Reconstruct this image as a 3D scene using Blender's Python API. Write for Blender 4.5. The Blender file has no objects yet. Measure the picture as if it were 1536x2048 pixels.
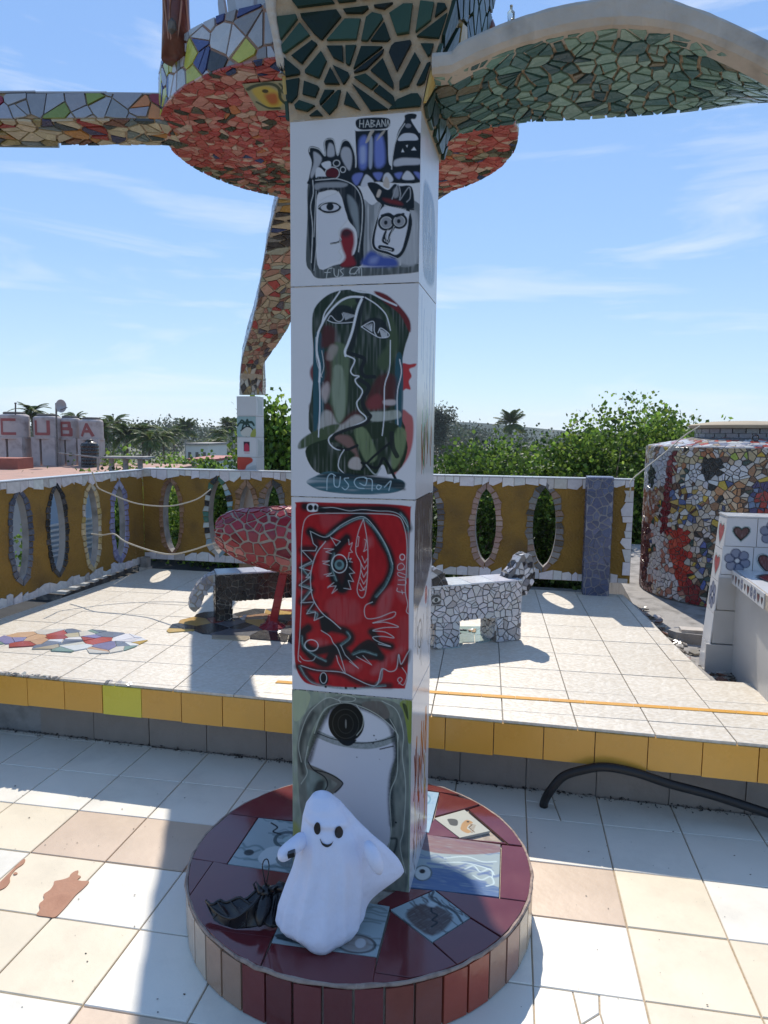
import bpy, bmesh, math, random
import numpy as np
from mathutils import Vector, Matrix

random.seed(7); np.random.seed(7)
S = bpy.context.scene
COL = S.collection
R = math.radians

# ------------------------------------------------------------------ camera
EYE = 1.5
F_PX, PITCH, ROLL = 1420.0, R(6.27), R(0.6)
cam_d = bpy.data.cameras.new('camera'); cam = bpy.data.objects.new('camera', cam_d)
COL.objects.link(cam); S.camera = cam
CM = Matrix.Rotation(math.pi/2 - PITCH, 3, 'X') @ Matrix.Rotation(ROLL, 3, 'Z')
cam.matrix_world = Matrix.Translation((0, 0, EYE)) @ CM.to_4x4()
cam_d.sensor_fit = 'VERTICAL'; cam_d.sensor_height = 24.0; cam_d.sensor_width = 18.0
cam_d.lens = F_PX/2048*24.0
cam_d.clip_start = 0.05; cam_d.clip_end = 2000

# ------------------------------------------------------------------ world and sun
SUN_T = 1.03            # tangent of the sun's elevation
SUN_SX = 0.02           # shadows drift slightly to the right
sdir = Vector((SUN_SX, -1.0, -SUN_T)).normalized()      # way the light travels
sun_d = bpy.data.lights.new('sun', 'SUN'); sun_d.energy = 3.95; sun_d.angle = R(0.55)
sun_d.color = (1.0, 0.93, 0.82)
sun = bpy.data.objects.new('sun', sun_d); COL.objects.link(sun)
sun.rotation_euler = sdir.to_track_quat('-Z', 'Y').to_euler(); sun.location = (0, 6, 9)

W = bpy.data.worlds.new('World'); S.world = W; W.use_nodes = True
nt = W.node_tree; nt.nodes.clear()
wo = nt.nodes.new('ShaderNodeOutputWorld'); bg = nt.nodes.new('ShaderNodeBackground')
sky = nt.nodes.new('ShaderNodeTexSky'); sky.sky_type = 'NISHITA'; sky.sun_disc = False
sky.sun_elevation = math.atan(SUN_T); sky.sun_rotation = math.atan2(-SUN_SX, 1.0)
sky.altitude = 0; sky.air_density = 1.0; sky.dust_density = 0.1; sky.ozone_density = 1.6
bg.inputs['Strength'].default_value = 0.112
tc = nt.nodes.new('ShaderNodeTexCoord')
mp = nt.nodes.new('ShaderNodeMapping'); mp.inputs['Rotation'].default_value = (0, R(-13), R(50))
mp.inputs['Scale'].default_value = (1.1, 1.6, 8.0)
nz = nt.nodes.new('ShaderNodeTexNoise'); nz.inputs['Scale'].default_value = 2.1
nz.inputs['Detail'].default_value = 7; nz.inputs['Roughness'].default_value = 0.58
nz.inputs['Distortion'].default_value = 0.6
rp = nt.nodes.new('ShaderNodeValToRGB')
rp.color_ramp.elements[0].position = 0.54; rp.color_ramp.elements[0].color = (0, 0, 0, 1)
rp.color_ramp.elements[1].position = 0.90; rp.color_ramp.elements[1].color = (1, 1, 1, 1)
mx = nt.nodes.new('ShaderNodeMix'); mx.data_type = 'RGBA'
mx.inputs[7].default_value = (6.3, 6.6, 7.0, 1)
nt.links.new(tc.outputs['Generated'], mp.inputs['Vector']); nt.links.new(mp.outputs[0], nz.inputs['Vector'])
nt.links.new(nz.outputs['Fac'], rp.inputs['Fac']); nt.links.new(rp.outputs['Color'], mx.inputs[0])
tint = nt.nodes.new('ShaderNodeMix'); tint.data_type = 'RGBA'; tint.blend_type = 'MULTIPLY'; tint.inputs[0].default_value = 1.0; tint.inputs[7].default_value = (.97, .92, 1.13, 1)
# a clear tropical sky: the physical sky blended with a smooth blue that pales only slightly towards the horizon
sep = nt.nodes.new('ShaderNodeSeparateXYZ'); nt.links.new(tc.outputs['Generated'], sep.inputs[0])
gr = nt.nodes.new('ShaderNodeValToRGB'); ce = gr.color_ramp.elements
ce[0].position = 0.0; ce[0].color = (.68, .90, 1.05, 1); ce[1].position = 0.75; ce[1].color = (.25, .48, .92, 1)
for q_, c_ in ((.06, (.58, .85, 1.06, 1)), (.22, (.40, .68, 1.05, 1)), (.42, (.31, .57, 1.02, 1))):
    e_ = ce.new(q_); e_.color = c_
sc = nt.nodes.new('ShaderNodeVectorMath'); sc.operation = 'SCALE'; sc.inputs['Scale'].default_value = 5.9
nt.links.new(sep.outputs['Z'], gr.inputs['Fac']); nt.links.new(gr.outputs['Color'], sc.inputs[0])
sm = nt.nodes.new('ShaderNodeMix'); sm.data_type = 'RGBA'; sm.inputs[0].default_value = .78
nt.links.new(sky.outputs[0], tint.inputs[6]); nt.links.new(tint.outputs[2], sm.inputs[6]); nt.links.new(sc.outputs[0], sm.inputs[7]); nt.links.new(sm.outputs[2], mx.inputs[6]); nt.links.new(mx.outputs[2], bg.inputs['Color'])
nt.links.new(bg.outputs[0], wo.inputs['Surface'])

S.view_settings.view_transform = 'Standard'; S.view_settings.look = 'None'
S.view_settings.gamma = 1.0; S.view_settings.use_curve_mapping = False
S.view_settings.exposure = 0.46
S.render.engine = 'CYCLES'
S.cycles.max_bounces = 6

# ------------------------------------------------------------------ coordinates
# the terrace, its fences and its steps share one turned frame: a runs along the step, b away from it
TURN = R(-12.3)
E1 = Vector((math.cos(TURN), math.sin(TURN), 0)); E2 = Vector((-math.sin(TURN), math.cos(TURN), 0))
def AB(a, b, z=0.0): return E1*a + E2*b + Vector((0, 0, z))
def ray(u, v): return CM @ Vector(((u-768)/F_PX, -(v-1024)/F_PX, -1.0))
EYEV = Vector((0, 0, EYE))
def gz(u, v, z): d = ray(u, v); return EYEV + d*((z-EYE)/d.z)
def gy(u, v, y): d = ray(u, v); return EYEV + d*(y/d.y)
def gb(u, v, b): d = ray(u, v); return EYEV + d*(b/d.dot(E2))
def ga(u, v, a): d = ray(u, v); return EYEV + d*(a/d.dot(E1))
def to_ab(P): return P.dot(E1), P.dot(E2), P.z
CMT = CM.transposed()
def shown(P):
    q = CMT @ (Vector(P)-EYEV)
    if q.z > -0.05: return None
    return (768 - q.x/q.z*F_PX, 1024 + q.y/q.z*F_PX)

# ------------------------------------------------------------------ materials
MATS = {}
def _rgba(c): return (c[0], c[1], c[2], 1.0)
def mat(name, color, rough=0.5, var=0.06, nscale=8.0, bump=0.0, bscale=40.0, color2=None, c2pos=(0.45, 0.7),
        attr=None, rnd=0.0, spec=0.5, coat=0.0, trans=0.0, detail=5.0, rvar=0.08, stretch=None, dirt=0.0):
    if name in MATS: return MATS[name]
    m = bpy.data.materials.new(name); m.use_nodes = True; t = m.node_tree; N = t.nodes; L = t.links
    b = N['Principled BSDF']
    tc = N.new('ShaderNodeTexCoord'); vec = tc.outputs['Object']
    if stretch:
        mp = N.new('ShaderNodeMapping'); mp.inputs['Scale'].default_value = stretch
        L.new(vec, mp.inputs['Vector']); vec = mp.outputs[0]
    n = N.new('ShaderNodeTexNoise'); n.inputs['Scale'].default_value = nscale; n.inputs['Detail'].default_value = detail
    L.new(vec, n.inputs['Vector'])
    if attr:
        at = N.new('ShaderNodeAttribute'); at.attribute_name = attr; base = at.outputs['Color']
    else:
        rg = N.new('ShaderNodeRGB'); rg.outputs[0].default_value = _rgba(color); base = rg.outputs[0]
    if color2:
        rp = N.new('ShaderNodeValToRGB'); rp.color_ramp.elements[0].position = c2pos[0]; rp.color_ramp.elements[1].position = c2pos[1]
        rp.color_ramp.elements[0].color = (0, 0, 0, 1); rp.color_ramp.elements[1].color = (1, 1, 1, 1)
        L.new(n.outputs['Fac'], rp.inputs['Fac'])
        x = N.new('ShaderNodeMix'); x.data_type = 'RGBA'; L.new(rp.outputs['Color'], x.inputs[0])
        L.new(base, x.inputs[6]); x.inputs[7].default_value = _rgba(color2); base = x.outputs[2]
    hs = N.new('ShaderNodeHueSaturation'); L.new(base, hs.inputs['Color'])
    mr = N.new('ShaderNodeMapRange'); mr.inputs['To Min'].default_value = 1-var*2; mr.inputs['To Max'].default_value = 1+var*2
    L.new(n.outputs['Fac'], mr.inputs['Value']); val = mr.outputs[0]
    if rnd:
        oi = N.new('ShaderNodeObjectInfo'); m2 = N.new('ShaderNodeMapRange')
        m2.inputs['To Min'].default_value = 1-rnd; m2.inputs['To Max'].default_value = 1+rnd
        L.new(oi.outputs['Random'], m2.inputs['Value'])
        mu = N.new('ShaderNodeMath'); mu.operation = 'MULTIPLY'; L.new(val, mu.inputs[0]); L.new(m2.outputs[0], mu.inputs[1]); val = mu.outputs[0]
    L.new(val, hs.inputs['Value']); out = hs.outputs['Color']
    if dirt:
        dn = N.new('ShaderNodeTexNoise'); dn.inputs['Scale'].default_value = 2.3; dn.inputs['Detail'].default_value = 9; dn.inputs['Roughness'].default_value = .72
        g = N.new('ShaderNodeNewGeometry'); L.new(g.outputs['Position'], dn.inputs['Vector'])
        dr = N.new('ShaderNodeValToRGB'); dr.color_ramp.elements[0].position = .5; dr.color_ramp.elements[1].position = .78
        dr.color_ramp.elements[0].color = (0, 0, 0, 1); dr.color_ramp.elements[1].color = (dirt, dirt, dirt, 1)
        L.new(dn.outputs['Fac'], dr.inputs['Fac'])
        x = N.new('ShaderNodeMix'); x.data_type = 'RGBA'; L.new(dr.outputs['Color'], x.inputs[0]); L.new(out, x.inputs[6])
        x.inputs[7].default_value = (.16, .13, .10, 1); out = x.outputs[2]
    L.new(out, b.inputs['Base Color'])
    rr = N.new('ShaderNodeMapRange'); rr.inputs['To Min'].default_value = max(0.02, rough-rvar); rr.inputs['To Max'].default_value = min(1, rough+rvar)
    L.new(n.outputs['Fac'], rr.inputs['Value']); L.new(rr.outputs[0], b.inputs['Roughness'])
    b.inputs['Specular IOR Level'].default_value = spec
    if coat: b.inputs['Coat Weight'].default_value = coat; b.inputs['Coat Roughness'].default_value = 0.05
    if trans:
        # leaves let some light through
        tr = N.new('ShaderNodeBsdfTranslucent'); L.new(out, tr.inputs['Color'])
        ms = N.new('ShaderNodeMixShader'); ms.inputs[0].default_value = trans
        L.new(b.outputs[0], ms.inputs[1]); L.new(tr.outputs[0], ms.inputs[2]); L.new(ms.outputs[0], N['Material Output'].inputs['Surface'])
    if bump:
        n2 = N.new('ShaderNodeTexNoise'); n2.inputs['Scale'].default_value = bscale; n2.inputs['Detail'].default_value = 6
        L.new(tc.outputs['Object'] if not stretch else vec, n2.inputs['Vector'])
        bp = N.new('ShaderNodeBump'); bp.inputs['Strength'].default_value = bump; bp.inputs['Distance'].default_value = 0.01
        L.new(n2.outputs['Fac'], bp.inputs['Height']); L.new(bp.outputs[0], b.inputs['Normal'])
    MATS[name] = m; return m

M_GLAZE = mat('glazed_ceramic', (1, 1, 1), .22, .05, 30, .12, 60, attr='Col', rvar=.1)
M_SHARD = mat('broken_ceramic', (1, 1, 1), .26, .07, 22, .25, 45, attr='Col', rvar=.12)
M_PAINT = mat('painted_glaze', (1, 1, 1), .16, .02, 12, .05, 25, attr='Col', rvar=.05, spec=.14)
M_DARKG = mat('dark_green_glaze', (1, 1, 1), .3, .08, 22, .2, 45, attr='Col', rvar=.1, spec=.16)
M_GROUT_L = mat('pale_grout', (.42, .36, .29), .9, .15, 25, .5, 60, color2=(.25, .21, .17))
M_GROUT_D = mat('dark_grout', (.10, .09, .085), .9, .15, 25, .5, 60, color2=(.2, .18, .16))
M_GROUT_T = mat('tan_grout', (.46, .36, .25), .9, .15, 20, .6, 70, color2=(.34, .26, .18))
M_PLASTER = mat('weathered_plaster', (.47, .42, .37), .85, .2, 7, .7, 30, color2=(.17, .15, .13), c2pos=(.55, .78))
M_OCHRE = mat('ochre_rough_render', (.27, .150, .026), .95, .20, 4, 1.0, 60, color2=(.115, .068, .022), c2pos=(.46, .74), detail=14)
M_CONC = mat('grey_concrete', (.30, .28, .26), .85, .15, 9, .6, 40, color2=(.14, .13, .12))
M_WHITE_T = mat('white_floor_tile', (.74, .70, .61), .32, .04, 5, .08, 30, rnd=.06, dirt=.26)
M_CREAM_T = mat('cream_floor_tile', (.70, .61, .46), .34, .05, 5, .08, 30, rnd=.07, dirt=.26)
M_BEIGE_T = mat('beige_floor_tile', (.55, .42, .31), .36, .05, 5, .08, 30, rnd=.07, dirt=.26)
M_PLAT_T = mat('speckled_platform_tile', (.57, .505, .41), .42, .05, 50, .32, 38, color2=(.62, .57, .49), c2pos=(.44, .58), rnd=.04, stretch=(1, 1.6, 1), dirt=.08)
M_YEL_T = mat('ochre_yellow_tile', (.68, .34, .055), .28, .04, 7, .08, 30, rnd=.05, dirt=.15)
M_LEM_T = mat('lemon_yellow_tile', (.62, .52, .05), .28, .03, 7, .08, 30)
M_PLINTH_T = mat('grey_brown_plinth_tile', (.27, .225, .19), .6, .08, 14, .3, 60, rnd=.05, dirt=.4)
M_MAROON = mat('maroon_glazed_tile', (.125, .022, .026), .12, .08, 9, .03, 25, rnd=.08, coat=.3)
M_RUBBER = mat('black_rubber', (.010, .010, .012), .27, .05, 12, .12, 30, spec=.5)
M_ROPE = mat('pale_rope', (.50, .44, .34), .9, .1, 60)
M_PLUSH = mat('white_plush_fabric', (.68, .71, .85), .95, .04, 14, .55, 26, spec=.12)
M_INK = mat('black_stitching', (.008, .008, .01), .5, .0, 10)

# ------------------------------------------------------------------ object helpers
WLOC = {}
def tag(o, label=None, cat=None, group=None, kind=None):
    if label: o['label'] = label
    if cat: o['category'] = cat
    if group: o['group'] = group
    if kind: o['kind'] = kind
    return o
def thing(name, loc, label, cat, group=None, kind=None):
    o = bpy.data.objects.new(name, None); COL.objects.link(o); o.location = loc; o.empty_display_size = .1
    WLOC[o.name] = Vector(loc); return tag(o, label, cat, group, kind)
def put(name, verts, faces, m, parent=None, cols=None, smooth=False, label=None, kind=None, mids=None):
    """a mesh object from world coordinates; its origin goes to the middle of its vertices"""
    if isinstance(verts, np.ndarray): V = verts.astype(float)
    else: V = np.array([tuple(v) for v in verts], dtype=float)
    c = (V.min(0)+V.max(0))/2
    me = bpy.data.meshes.new(name)
    me.from_pydata((V-c).tolist(), [], faces if isinstance(faces, list) else faces.tolist())
    for mm in (m if isinstance(m, (list, tuple)) else [m]): me.materials.append(mm)
    if mids is not None: me.polygons.foreach_set('material_index', np.array(mids, dtype=np.int32))
    if cols is not None:
        cols = np.asarray(cols, dtype=float)
        if cols.ndim == 1:
            cc = np.tile(np.append(cols, 1.0), (len(V), 1))
        else:
            cc = np.c_[cols, np.ones(len(cols))]
        a = me.color_attributes.new('Col', 'FLOAT_COLOR', 'POINT'); a.data.foreach_set('color', cc.astype(np.float32).ravel())
    if smooth: me.polygons.foreach_set('use_smooth', np.ones(len(me.polygons), dtype=bool))
    me.update()
    o = bpy.data.objects.new(name, me); COL.objects.link(o)
    return hang(o, Vector(c), parent, label, kind)
def hang(o, wloc, parent=None, label=None, kind=None):
    if parent is not None:
        o.parent = parent; o.location = wloc - WLOC[parent.name]
    else: o.location = wloc
    WLOC[o.name] = wloc
    if label: o['label'] = label
    if kind: o['kind'] = kind
    return o
class MB:
    """collects shapes in world coordinates into one mesh"""
    def __init__(s): s.v = []; s.f = []; s.c = []; s.m = []
    def add(s, vs, fs, col=None, mid=0):
        k = len(s.v); s.v += [tuple(p) for p in vs]; s.f += [tuple(i+k for i in q) for q in fs]
        s.c += [col if col is not None else (1, 1, 1)]*len(vs); s.m += [mid]*len(fs)
    def box(s, p, ex, ey, ez, col=None, mid=0):
        """corner p and three edge vectors"""
        p, ex, ey, ez = map(Vector, (p, ex, ey, ez))
        vs = [p, p+ex, p+ex+ey, p+ey, p+ez, p+ex+ez, p+ex+ey+ez, p+ey+ez]
        s.add(vs, [(0, 3, 2, 1), (4, 5, 6, 7), (0, 1, 5, 4), (1, 2, 6, 5), (2, 3, 7, 6), (3, 0, 4, 7)], col, mid)
    def abbox(s, a0, a1, b0, b1, z0, z1, col=None, mid=0):
        s.box(AB(a0, b0, z0), E1*(a1-a0), E2*(b1-b0), Vector((0, 0, z1-z0)), col, mid)
    def tube(s, pts, rad, n=8, col=None, mid=0, caps=True):
        pts = [Vector(p) for p in pts]; m = len(pts)
        rr = rad if isinstance(rad, (list, tuple)) else [rad]*m
        vs = []; up = Vector((0, 0, 1))
        for i, p in enumerate(pts):
            d = (pts[min(i+1, m-1)]-pts[max(i-1, 0)]).normalized()
            x = d.cross(up)
            if x.length < .05: x = d.cross(Vector((1, 0, 0)))
            x.normalize(); y = x.cross(d)
            for k in range(n):
                t = 2*math.pi*k/n; vs.append(p + (x*math.cos(t)+y*math.sin(t))*rr[i])
        fs = [(i*n+k, i*n+(k+1) % n, (i+1)*n+(k+1) % n, (i+1)*n+k) for i in range(m-1) for k in range(n)]
        if caps: fs += [tuple(range(n))[::-1], tuple((m-1)*n+k for k in range(n))]
        s.add(vs, fs, col, mid)
    def lathe(s, c, prof, n=32, col=None, mid=0, jitter=0):
        vs = []; c = Vector(c)
        for (r, z) in prof:
            for k in range(n):
                t = 2*math.pi*k/n; q = r*(1+random.uniform(-jitter, jitter)); vs.append(c+Vector((q*math.cos(t), q*math.sin(t), z)))
        m = len(prof)
        fs = [(i*n+k, i*n+(k+1) % n, (i+1)*n+(k+1) % n, (i+1)*n+k) for i in range(m-1) for k in range(n)]
        fs += [tuple(range(n))[::-1], tuple((m-1)*n+k for k in range(n))]
        s.add(vs, fs, col, mid)
    def build(s, name, m, parent=None, smooth=False, label=None, kind=None, cols=True):
        return put(name, s.v, s.f, m, parent, np.array(s.c) if cols else None, smooth, label, kind, s.m if isinstance(m, (list, tuple)) else None)

def spline(pts, n=8, closed=False):
    """Catmull-Rom through points of any dimension"""
    P = [np.array(p, float) for p in pts]
    if len(P) < 3: return np.array([P[0]*(1-t)+P[-1]*t for t in np.linspace(0, 1, n+1)])
    if closed: Q = [P[-1]]+P+[P[0], P[1]]; k = len(P)
    else: Q = [2*P[0]-P[1]]+P+[2*P[-1]-P[-2]]; k = len(P)-1
    out = []
    for i in range(k):
        p0, p1, p2, p3 = Q[i:i+4]
        for t in np.arange(n)/n:
            out.append(.5*((2*p1)+(-p0+p2)*t+(2*p0-5*p1+4*p2-p3)*t*t+(-p0+3*p1-3*p2+p3)*t**3))
    if not closed: out.append(P[-1])
    return np.array(out)

# ------------------------------------------------------------------ broken-tile mosaics
def clip_half(poly, nx, ny, d):
    """keep the side where nx*x+ny*y <= d"""
    out = []; n = len(poly)
    for i in range(n):
        x0, y0 = poly[i]; x1, y1 = poly[(i+1) % n]
        s0 = nx*x0+ny*y0-d; s1 = nx*x1+ny*y1-d
        if s0 <= 0: out.append((x0, y0))
        if (s0 < 0 < s1) or (s1 < 0 < s0):
            t = s0/(s0-s1); out.append((x0+(x1-x0)*t, y0+(y1-y0)*t))
    return out
def area(p): return .5*sum(p[i][0]*p[(i+1) % len(p)][1]-p[(i+1) % len(p)][0]*p[i][1] for i in range(len(p)))
def centroid(p): return (sum(q[0] for q in p)/len(p), sum(q[1] for q in p)/len(p))
def shrink(p, g):
    """move every edge of a counter-clockwise convex polygon inwards by g"""
    out = p
    for i in range(len(p)):
        x0, y0 = p[i]; x1, y1 = p[(i+1) % len(p)]; L = math.hypot(x1-x0, y1-y0)
        if L < 1e-9: continue
        nx, ny = (y1-y0)/L, -(x1-x0)/L
        out = clip_half(out, nx, ny, nx*x0+ny*y0-g)
        if len(out) < 3: return []
    return out
def cells(domain, size, gap=.004, jit=.42, aspect=1.0, sizefn=None, drop=0.0, margin=.5, thin=.18, crack=.38):
    """shrunken Voronoi cells over a convex counter-clockwise polygon"""
    if area(domain) < 0: domain = domain[::-1]
    xs = [p[0] for p in domain]; ys = [p[1] for p in domain]
    sx, sy = size*aspect, size/aspect
    x0, y0 = min(xs)-sx, min(ys)-sy; nx = int((max(xs)+sx-x0)/sx)+2; ny = int((max(ys)+sy-y0)/sy)+2
    G = {}
    for i in range(nx):
        for j in range(ny):
            if random.random() < thin: continue
            G[i, j] = (x0+(i+.5+(.5 if j % 2 else 0)*.6+random.uniform(-jit, jit))*sx, y0+(j+.5+random.uniform(-jit, jit))*sy)
    edges = []
    for i in range(len(domain)):
        ax, ay = domain[i]; bx, by = domain[(i+1) % len(domain)]; L = math.hypot(bx-ax, by-ay)
        if L > 1e-9: n_x, n_y = (by-ay)/L, -(bx-ax)/L; edges.append((n_x, n_y, n_x*ax+n_y*ay))
    out = []
    for (i, j), (px, py) in G.items():
        if any(ex*px+ey*py-ed > margin*max(sx, sy) for ex, ey, ed in edges): continue
        if drop and random.random() < drop: continue
        poly = [(px-2*sx, py-2*sy), (px+2*sx, py-2*sy), (px+2*sx, py+2*sy), (px-2*sx, py+2*sy)]
        g = gap*random.uniform(.3, .85)
        for di in (-2, -1, 0, 1, 2):
            for dj in (-2, -1, 0, 1, 2):
                q = G.get((i+di, j+dj))
                if q is None or (di == 0 and dj == 0): continue
                dx, dy = q[0]-px, q[1]-py; L = math.hypot(dx, dy)
                if L < 1e-9 or L > 3.2*max(sx, sy): continue
                dx /= L; dy /= L
                poly = clip_half(poly, dx, dy, dx*px+dy*py+L/2-g)
                if len(poly) < 3: break
            if len(poly) < 3: break
        if len(poly) < 3: continue
        for ex, ey, ed in edges:
            poly = clip_half(poly, ex, ey, ed-g*.5)
            if len(poly) < 3: break
        if len(poly) < 3: continue
        # drop slivers of an edge
        q = [poly[0]]
        for p in poly[1:]:
            if math.hypot(p[0]-q[-1][0], p[1]-q[-1][1]) > size*.06: q.append(p)
        if len(q) > 2 and area(q) > size*size*.04:
            # some shards are cracked in two
            if area(q) > size*size*.55 and random.random() < crack:
                cx, cy = centroid(q); t = random.uniform(0, math.pi); nx_, ny_ = math.cos(t), math.sin(t); d_ = nx_*cx+ny_*cy+random.uniform(-.12, .12)*size
                h1 = clip_half(q, nx_, ny_, d_-gap*.28); h2 = clip_half(q, -nx_, -ny_, -d_-gap*.28)
                for hh in (h1, h2):
                    if len(hh) > 2 and area(hh) > size*size*.06: out.append(hh)
            else: out.append(q)
    return out
def prism(poly, mapfn, h0, h1, bev=.0012, tilt=.0015):
    """a shard standing between two heights over a mapped surface, with a worn top edge"""
    n = len(poly); cx, cy = centroid(poly)
    ta, tb = random.uniform(-tilt, tilt), random.uniform(-tilt, tilt)
    ext = max(math.hypot(p[0]-cx, p[1]-cy) for p in poly) or 1
    def ins(p, k):
        d = math.hypot(p[0]-cx, p[1]-cy) or 1; f = max(0, d-k)/d; return (cx+(p[0]-cx)*f, cy+(p[1]-cy)*f)
    def hh(p, h): return h + (ta*(p[0]-cx)+tb*(p[1]-cy))/ext
    vs = [mapfn(p[0], p[1], h0) for p in poly]
    vs += [mapfn(p[0], p[1], hh(p, h1-bev)) for p in poly]
    vs += [mapfn(*ins(p, bev), hh(p, h1)) for p in poly]
    fs = []
    for r in (0, 1):
        for i in range(n): fs.append((r*n+i, r*n+(i+1) % n, (r+1)*n+(i+1) % n, (r+1)*n+i))
    fs.append(tuple(2*n+i for i in range(n)))
    return vs, fs
def mosaic(parent, groups, name='tile_piece', limit=300, m=None, h0=-.002):
    """groups: list of (polys, mapfn, thickness, colourfn). The largest pieces in view become parts, the rest one joined part"""
    m = m or M_SHARD; items = []
    for polys, mapfn, th, cf in groups:
        for p in polys:
            vs, fs = prism(p, mapfn, h0, th*random.uniform(.85, 1.15))
            col = cf(*centroid(p)) if callable(cf) else pick(cf)
            k = len(p); pr = [shown(q) for q in vs[2*k:]]
            sz = 0
            if all(pr):
                sz = area(pr)
                cx, cy = centroid(pr)
                # turned away or out of the picture
                nrm = (Vector(vs[2*k+1])-Vector(vs[2*k])).cross(Vector(vs[2*k+2])-Vector(vs[2*k+1]))
                if nrm.dot(EYEV-Vector(vs[2*k])) < 0: sz = -1
                else: sz = abs(sz)
                if not (-20 < cx < 1556 and -20 < cy < 2068): sz = 0
            items.append((sz, vs, fs, col))
    items.sort(key=lambda t: -t[0])
    rest = MB(); n = 0
    for sz, vs, fs, col in items:
        if n < limit and sz > 25:
            put(name, vs, fs, m, parent, np.array(col)); n += 1
        else: rest.add(vs, fs, col)
    if rest.v: rest.build('small_'+name+'s', m, parent, kind='stuff')
    return n
def pick(pal):
    """palette: list of (weight, colour)"""
    t = random.random()*sum(w for w, c in pal)
    for w, c in pal:
        t -= w
        if t <= 0: break
    k = random.uniform(.82, 1.12); return tuple(min(1, max(0, x*k*random.uniform(.97, 1.03))) for x in c)
def plane_map(o, ex, ey, n=None):
    o, ex, ey = Vector(o), Vector(ex).normalized(), Vector(ey).normalized(); nn = Vector(n) if n is not None else ex.cross(ey)
    return lambda u, v, h: o+ex*u+ey*v+nn*h
def inside(p, poly):
    x, y = p; c = False; n = len(poly)
    for i in range(n):
        x0, y0 = poly[i]; x1, y1 = poly[(i+1) % n]
        if (y0 > y) != (y1 > y) and x < (x1-x0)*(y-y0)/(y1-y0)+x0: c = not c
    return c
def cells_in(poly, size, gap, **k):
    xs = [p[0] for p in poly]; ys = [p[1] for p in poly]
    return [c for c in cells([(min(xs), min(ys)), (max(xs), min(ys)), (max(xs), max(ys)), (min(xs), max(ys))], size, gap, **k) if inside(centroid(c), poly) and sum(inside(q, poly) for q in c) >= .6*len(c)]
def rect(x0, y0, x1, y1): return [(x0, y0), (x1, y0), (x1, y1), (x0, y1)]
WHITE = (.62, .62, .63); BLACK = (.022, .024, .028); DGREEN = (.018, .052, .042); RED = (.42, .045, .035); CREAM = (.58, .47, .31)
# ================================================================== SETTING
def struct(o): o['kind'] = 'structure'; return o
# far ground
m_ground = mat('dry_grass_ground', (.07, .085, .035), .95, .2, .4, .0, 4, color2=(.16, .12, .07), c2pos=(.45, .75))
b_ = MB(); b_.box((-900, -300, -5.3), (1800, 0, 0), (0, 1900, 0), (0, 0, .3)); struct(b_.build('ground', m_ground, cols=False))
# lower terrace slab, on which everything in front stands
b_ = MB(); b_.abbox(-3.2, 5.0, -2.4, 2.955, -.30, -.006)
floor = struct(b_.build('terrace_floor', M_GROUT_T, cols=False))
b_ = MB(); b_.abbox(-3.2, 2.8, 2.3, 8.6, -5.0, -.31); b_.abbox(-3.15, 4.8, -2.2, 2.3, -5.0, -.31)
struct(b_.build('building_below', M_CONC, cols=False))

FT = R(2.3); FE1 = (math.cos(FT), math.sin(FT)); FE2 = (-math.sin(FT), math.cos(FT)); FO = (0.007, 2.429); FP = .292
def fnode(i, j): return (FO[0]+FP*(i*FE1[0]+j*FE2[0]), FO[1]+FP*(i*FE1[1]+j*FE2[1]))
beige = {(-6, -1), (-5, -1), (-4, -1), (-1, -1), (0, -1), (-4, -4), (4, -3), (-9, -2), (3, -5)}
cream = {(-7, -1), (1, -1), (-6, -2), (1, -2), (2, -2), (-6, -3), (-7, -3), (-5, -3), (-8, -2), (3, -1), (1, -3), (2, -3), (-3, -1), (-2, -1), (4, -2), (-8, -1)}
# whole tiles share one mesh per colour
def tile_mesh(name, w, d, h, m, bev=.002):
    me = bpy.data.meshes.new(name); x, y = w/2, d/2
    vs = [(-x, -y, -h), (x, -y, -h), (x, y, -h), (-x, y, -h), (-x, -y, -bev), (x, -y, -bev), (x, y, -bev), (-x, y, -bev),
          (-x+bev, -y+bev, 0), (x-bev, -y+bev, 0), (x-bev, y-bev, 0), (-x+bev, y-bev, 0)]
    fs = [(0, 1, 5, 4), (1, 2, 6, 5), (2, 3, 7, 6), (3, 0, 4, 7), (4, 5, 9, 8), (5, 6, 10, 9), (6, 7, 11, 10), (7, 4, 8, 11), (8, 9, 10, 11)]
    me.from_pydata(vs, [], fs); me.materials.append(m); me.update(); return me
ft = {m: tile_mesh('floor_tile', FP-.0045, FP-.0045, .008, m) for m in (M_WHITE_T, M_CREAM_T, M_BEIGE_T)}
def flat_tile(name, poly, z, h, m, parent, g=.0025, label=None, wrap=AB):
    if area(poly) < 0: poly = poly[::-1]
    p = shrink(poly, g)
    if len(p) < 3: return None
    vs, fs = prism(p, lambda u, v, hh: wrap(u, v, z+hh), -h, 0, .002, .0002)
    return put(name, vs, fs, m, parent, label=label)
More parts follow.
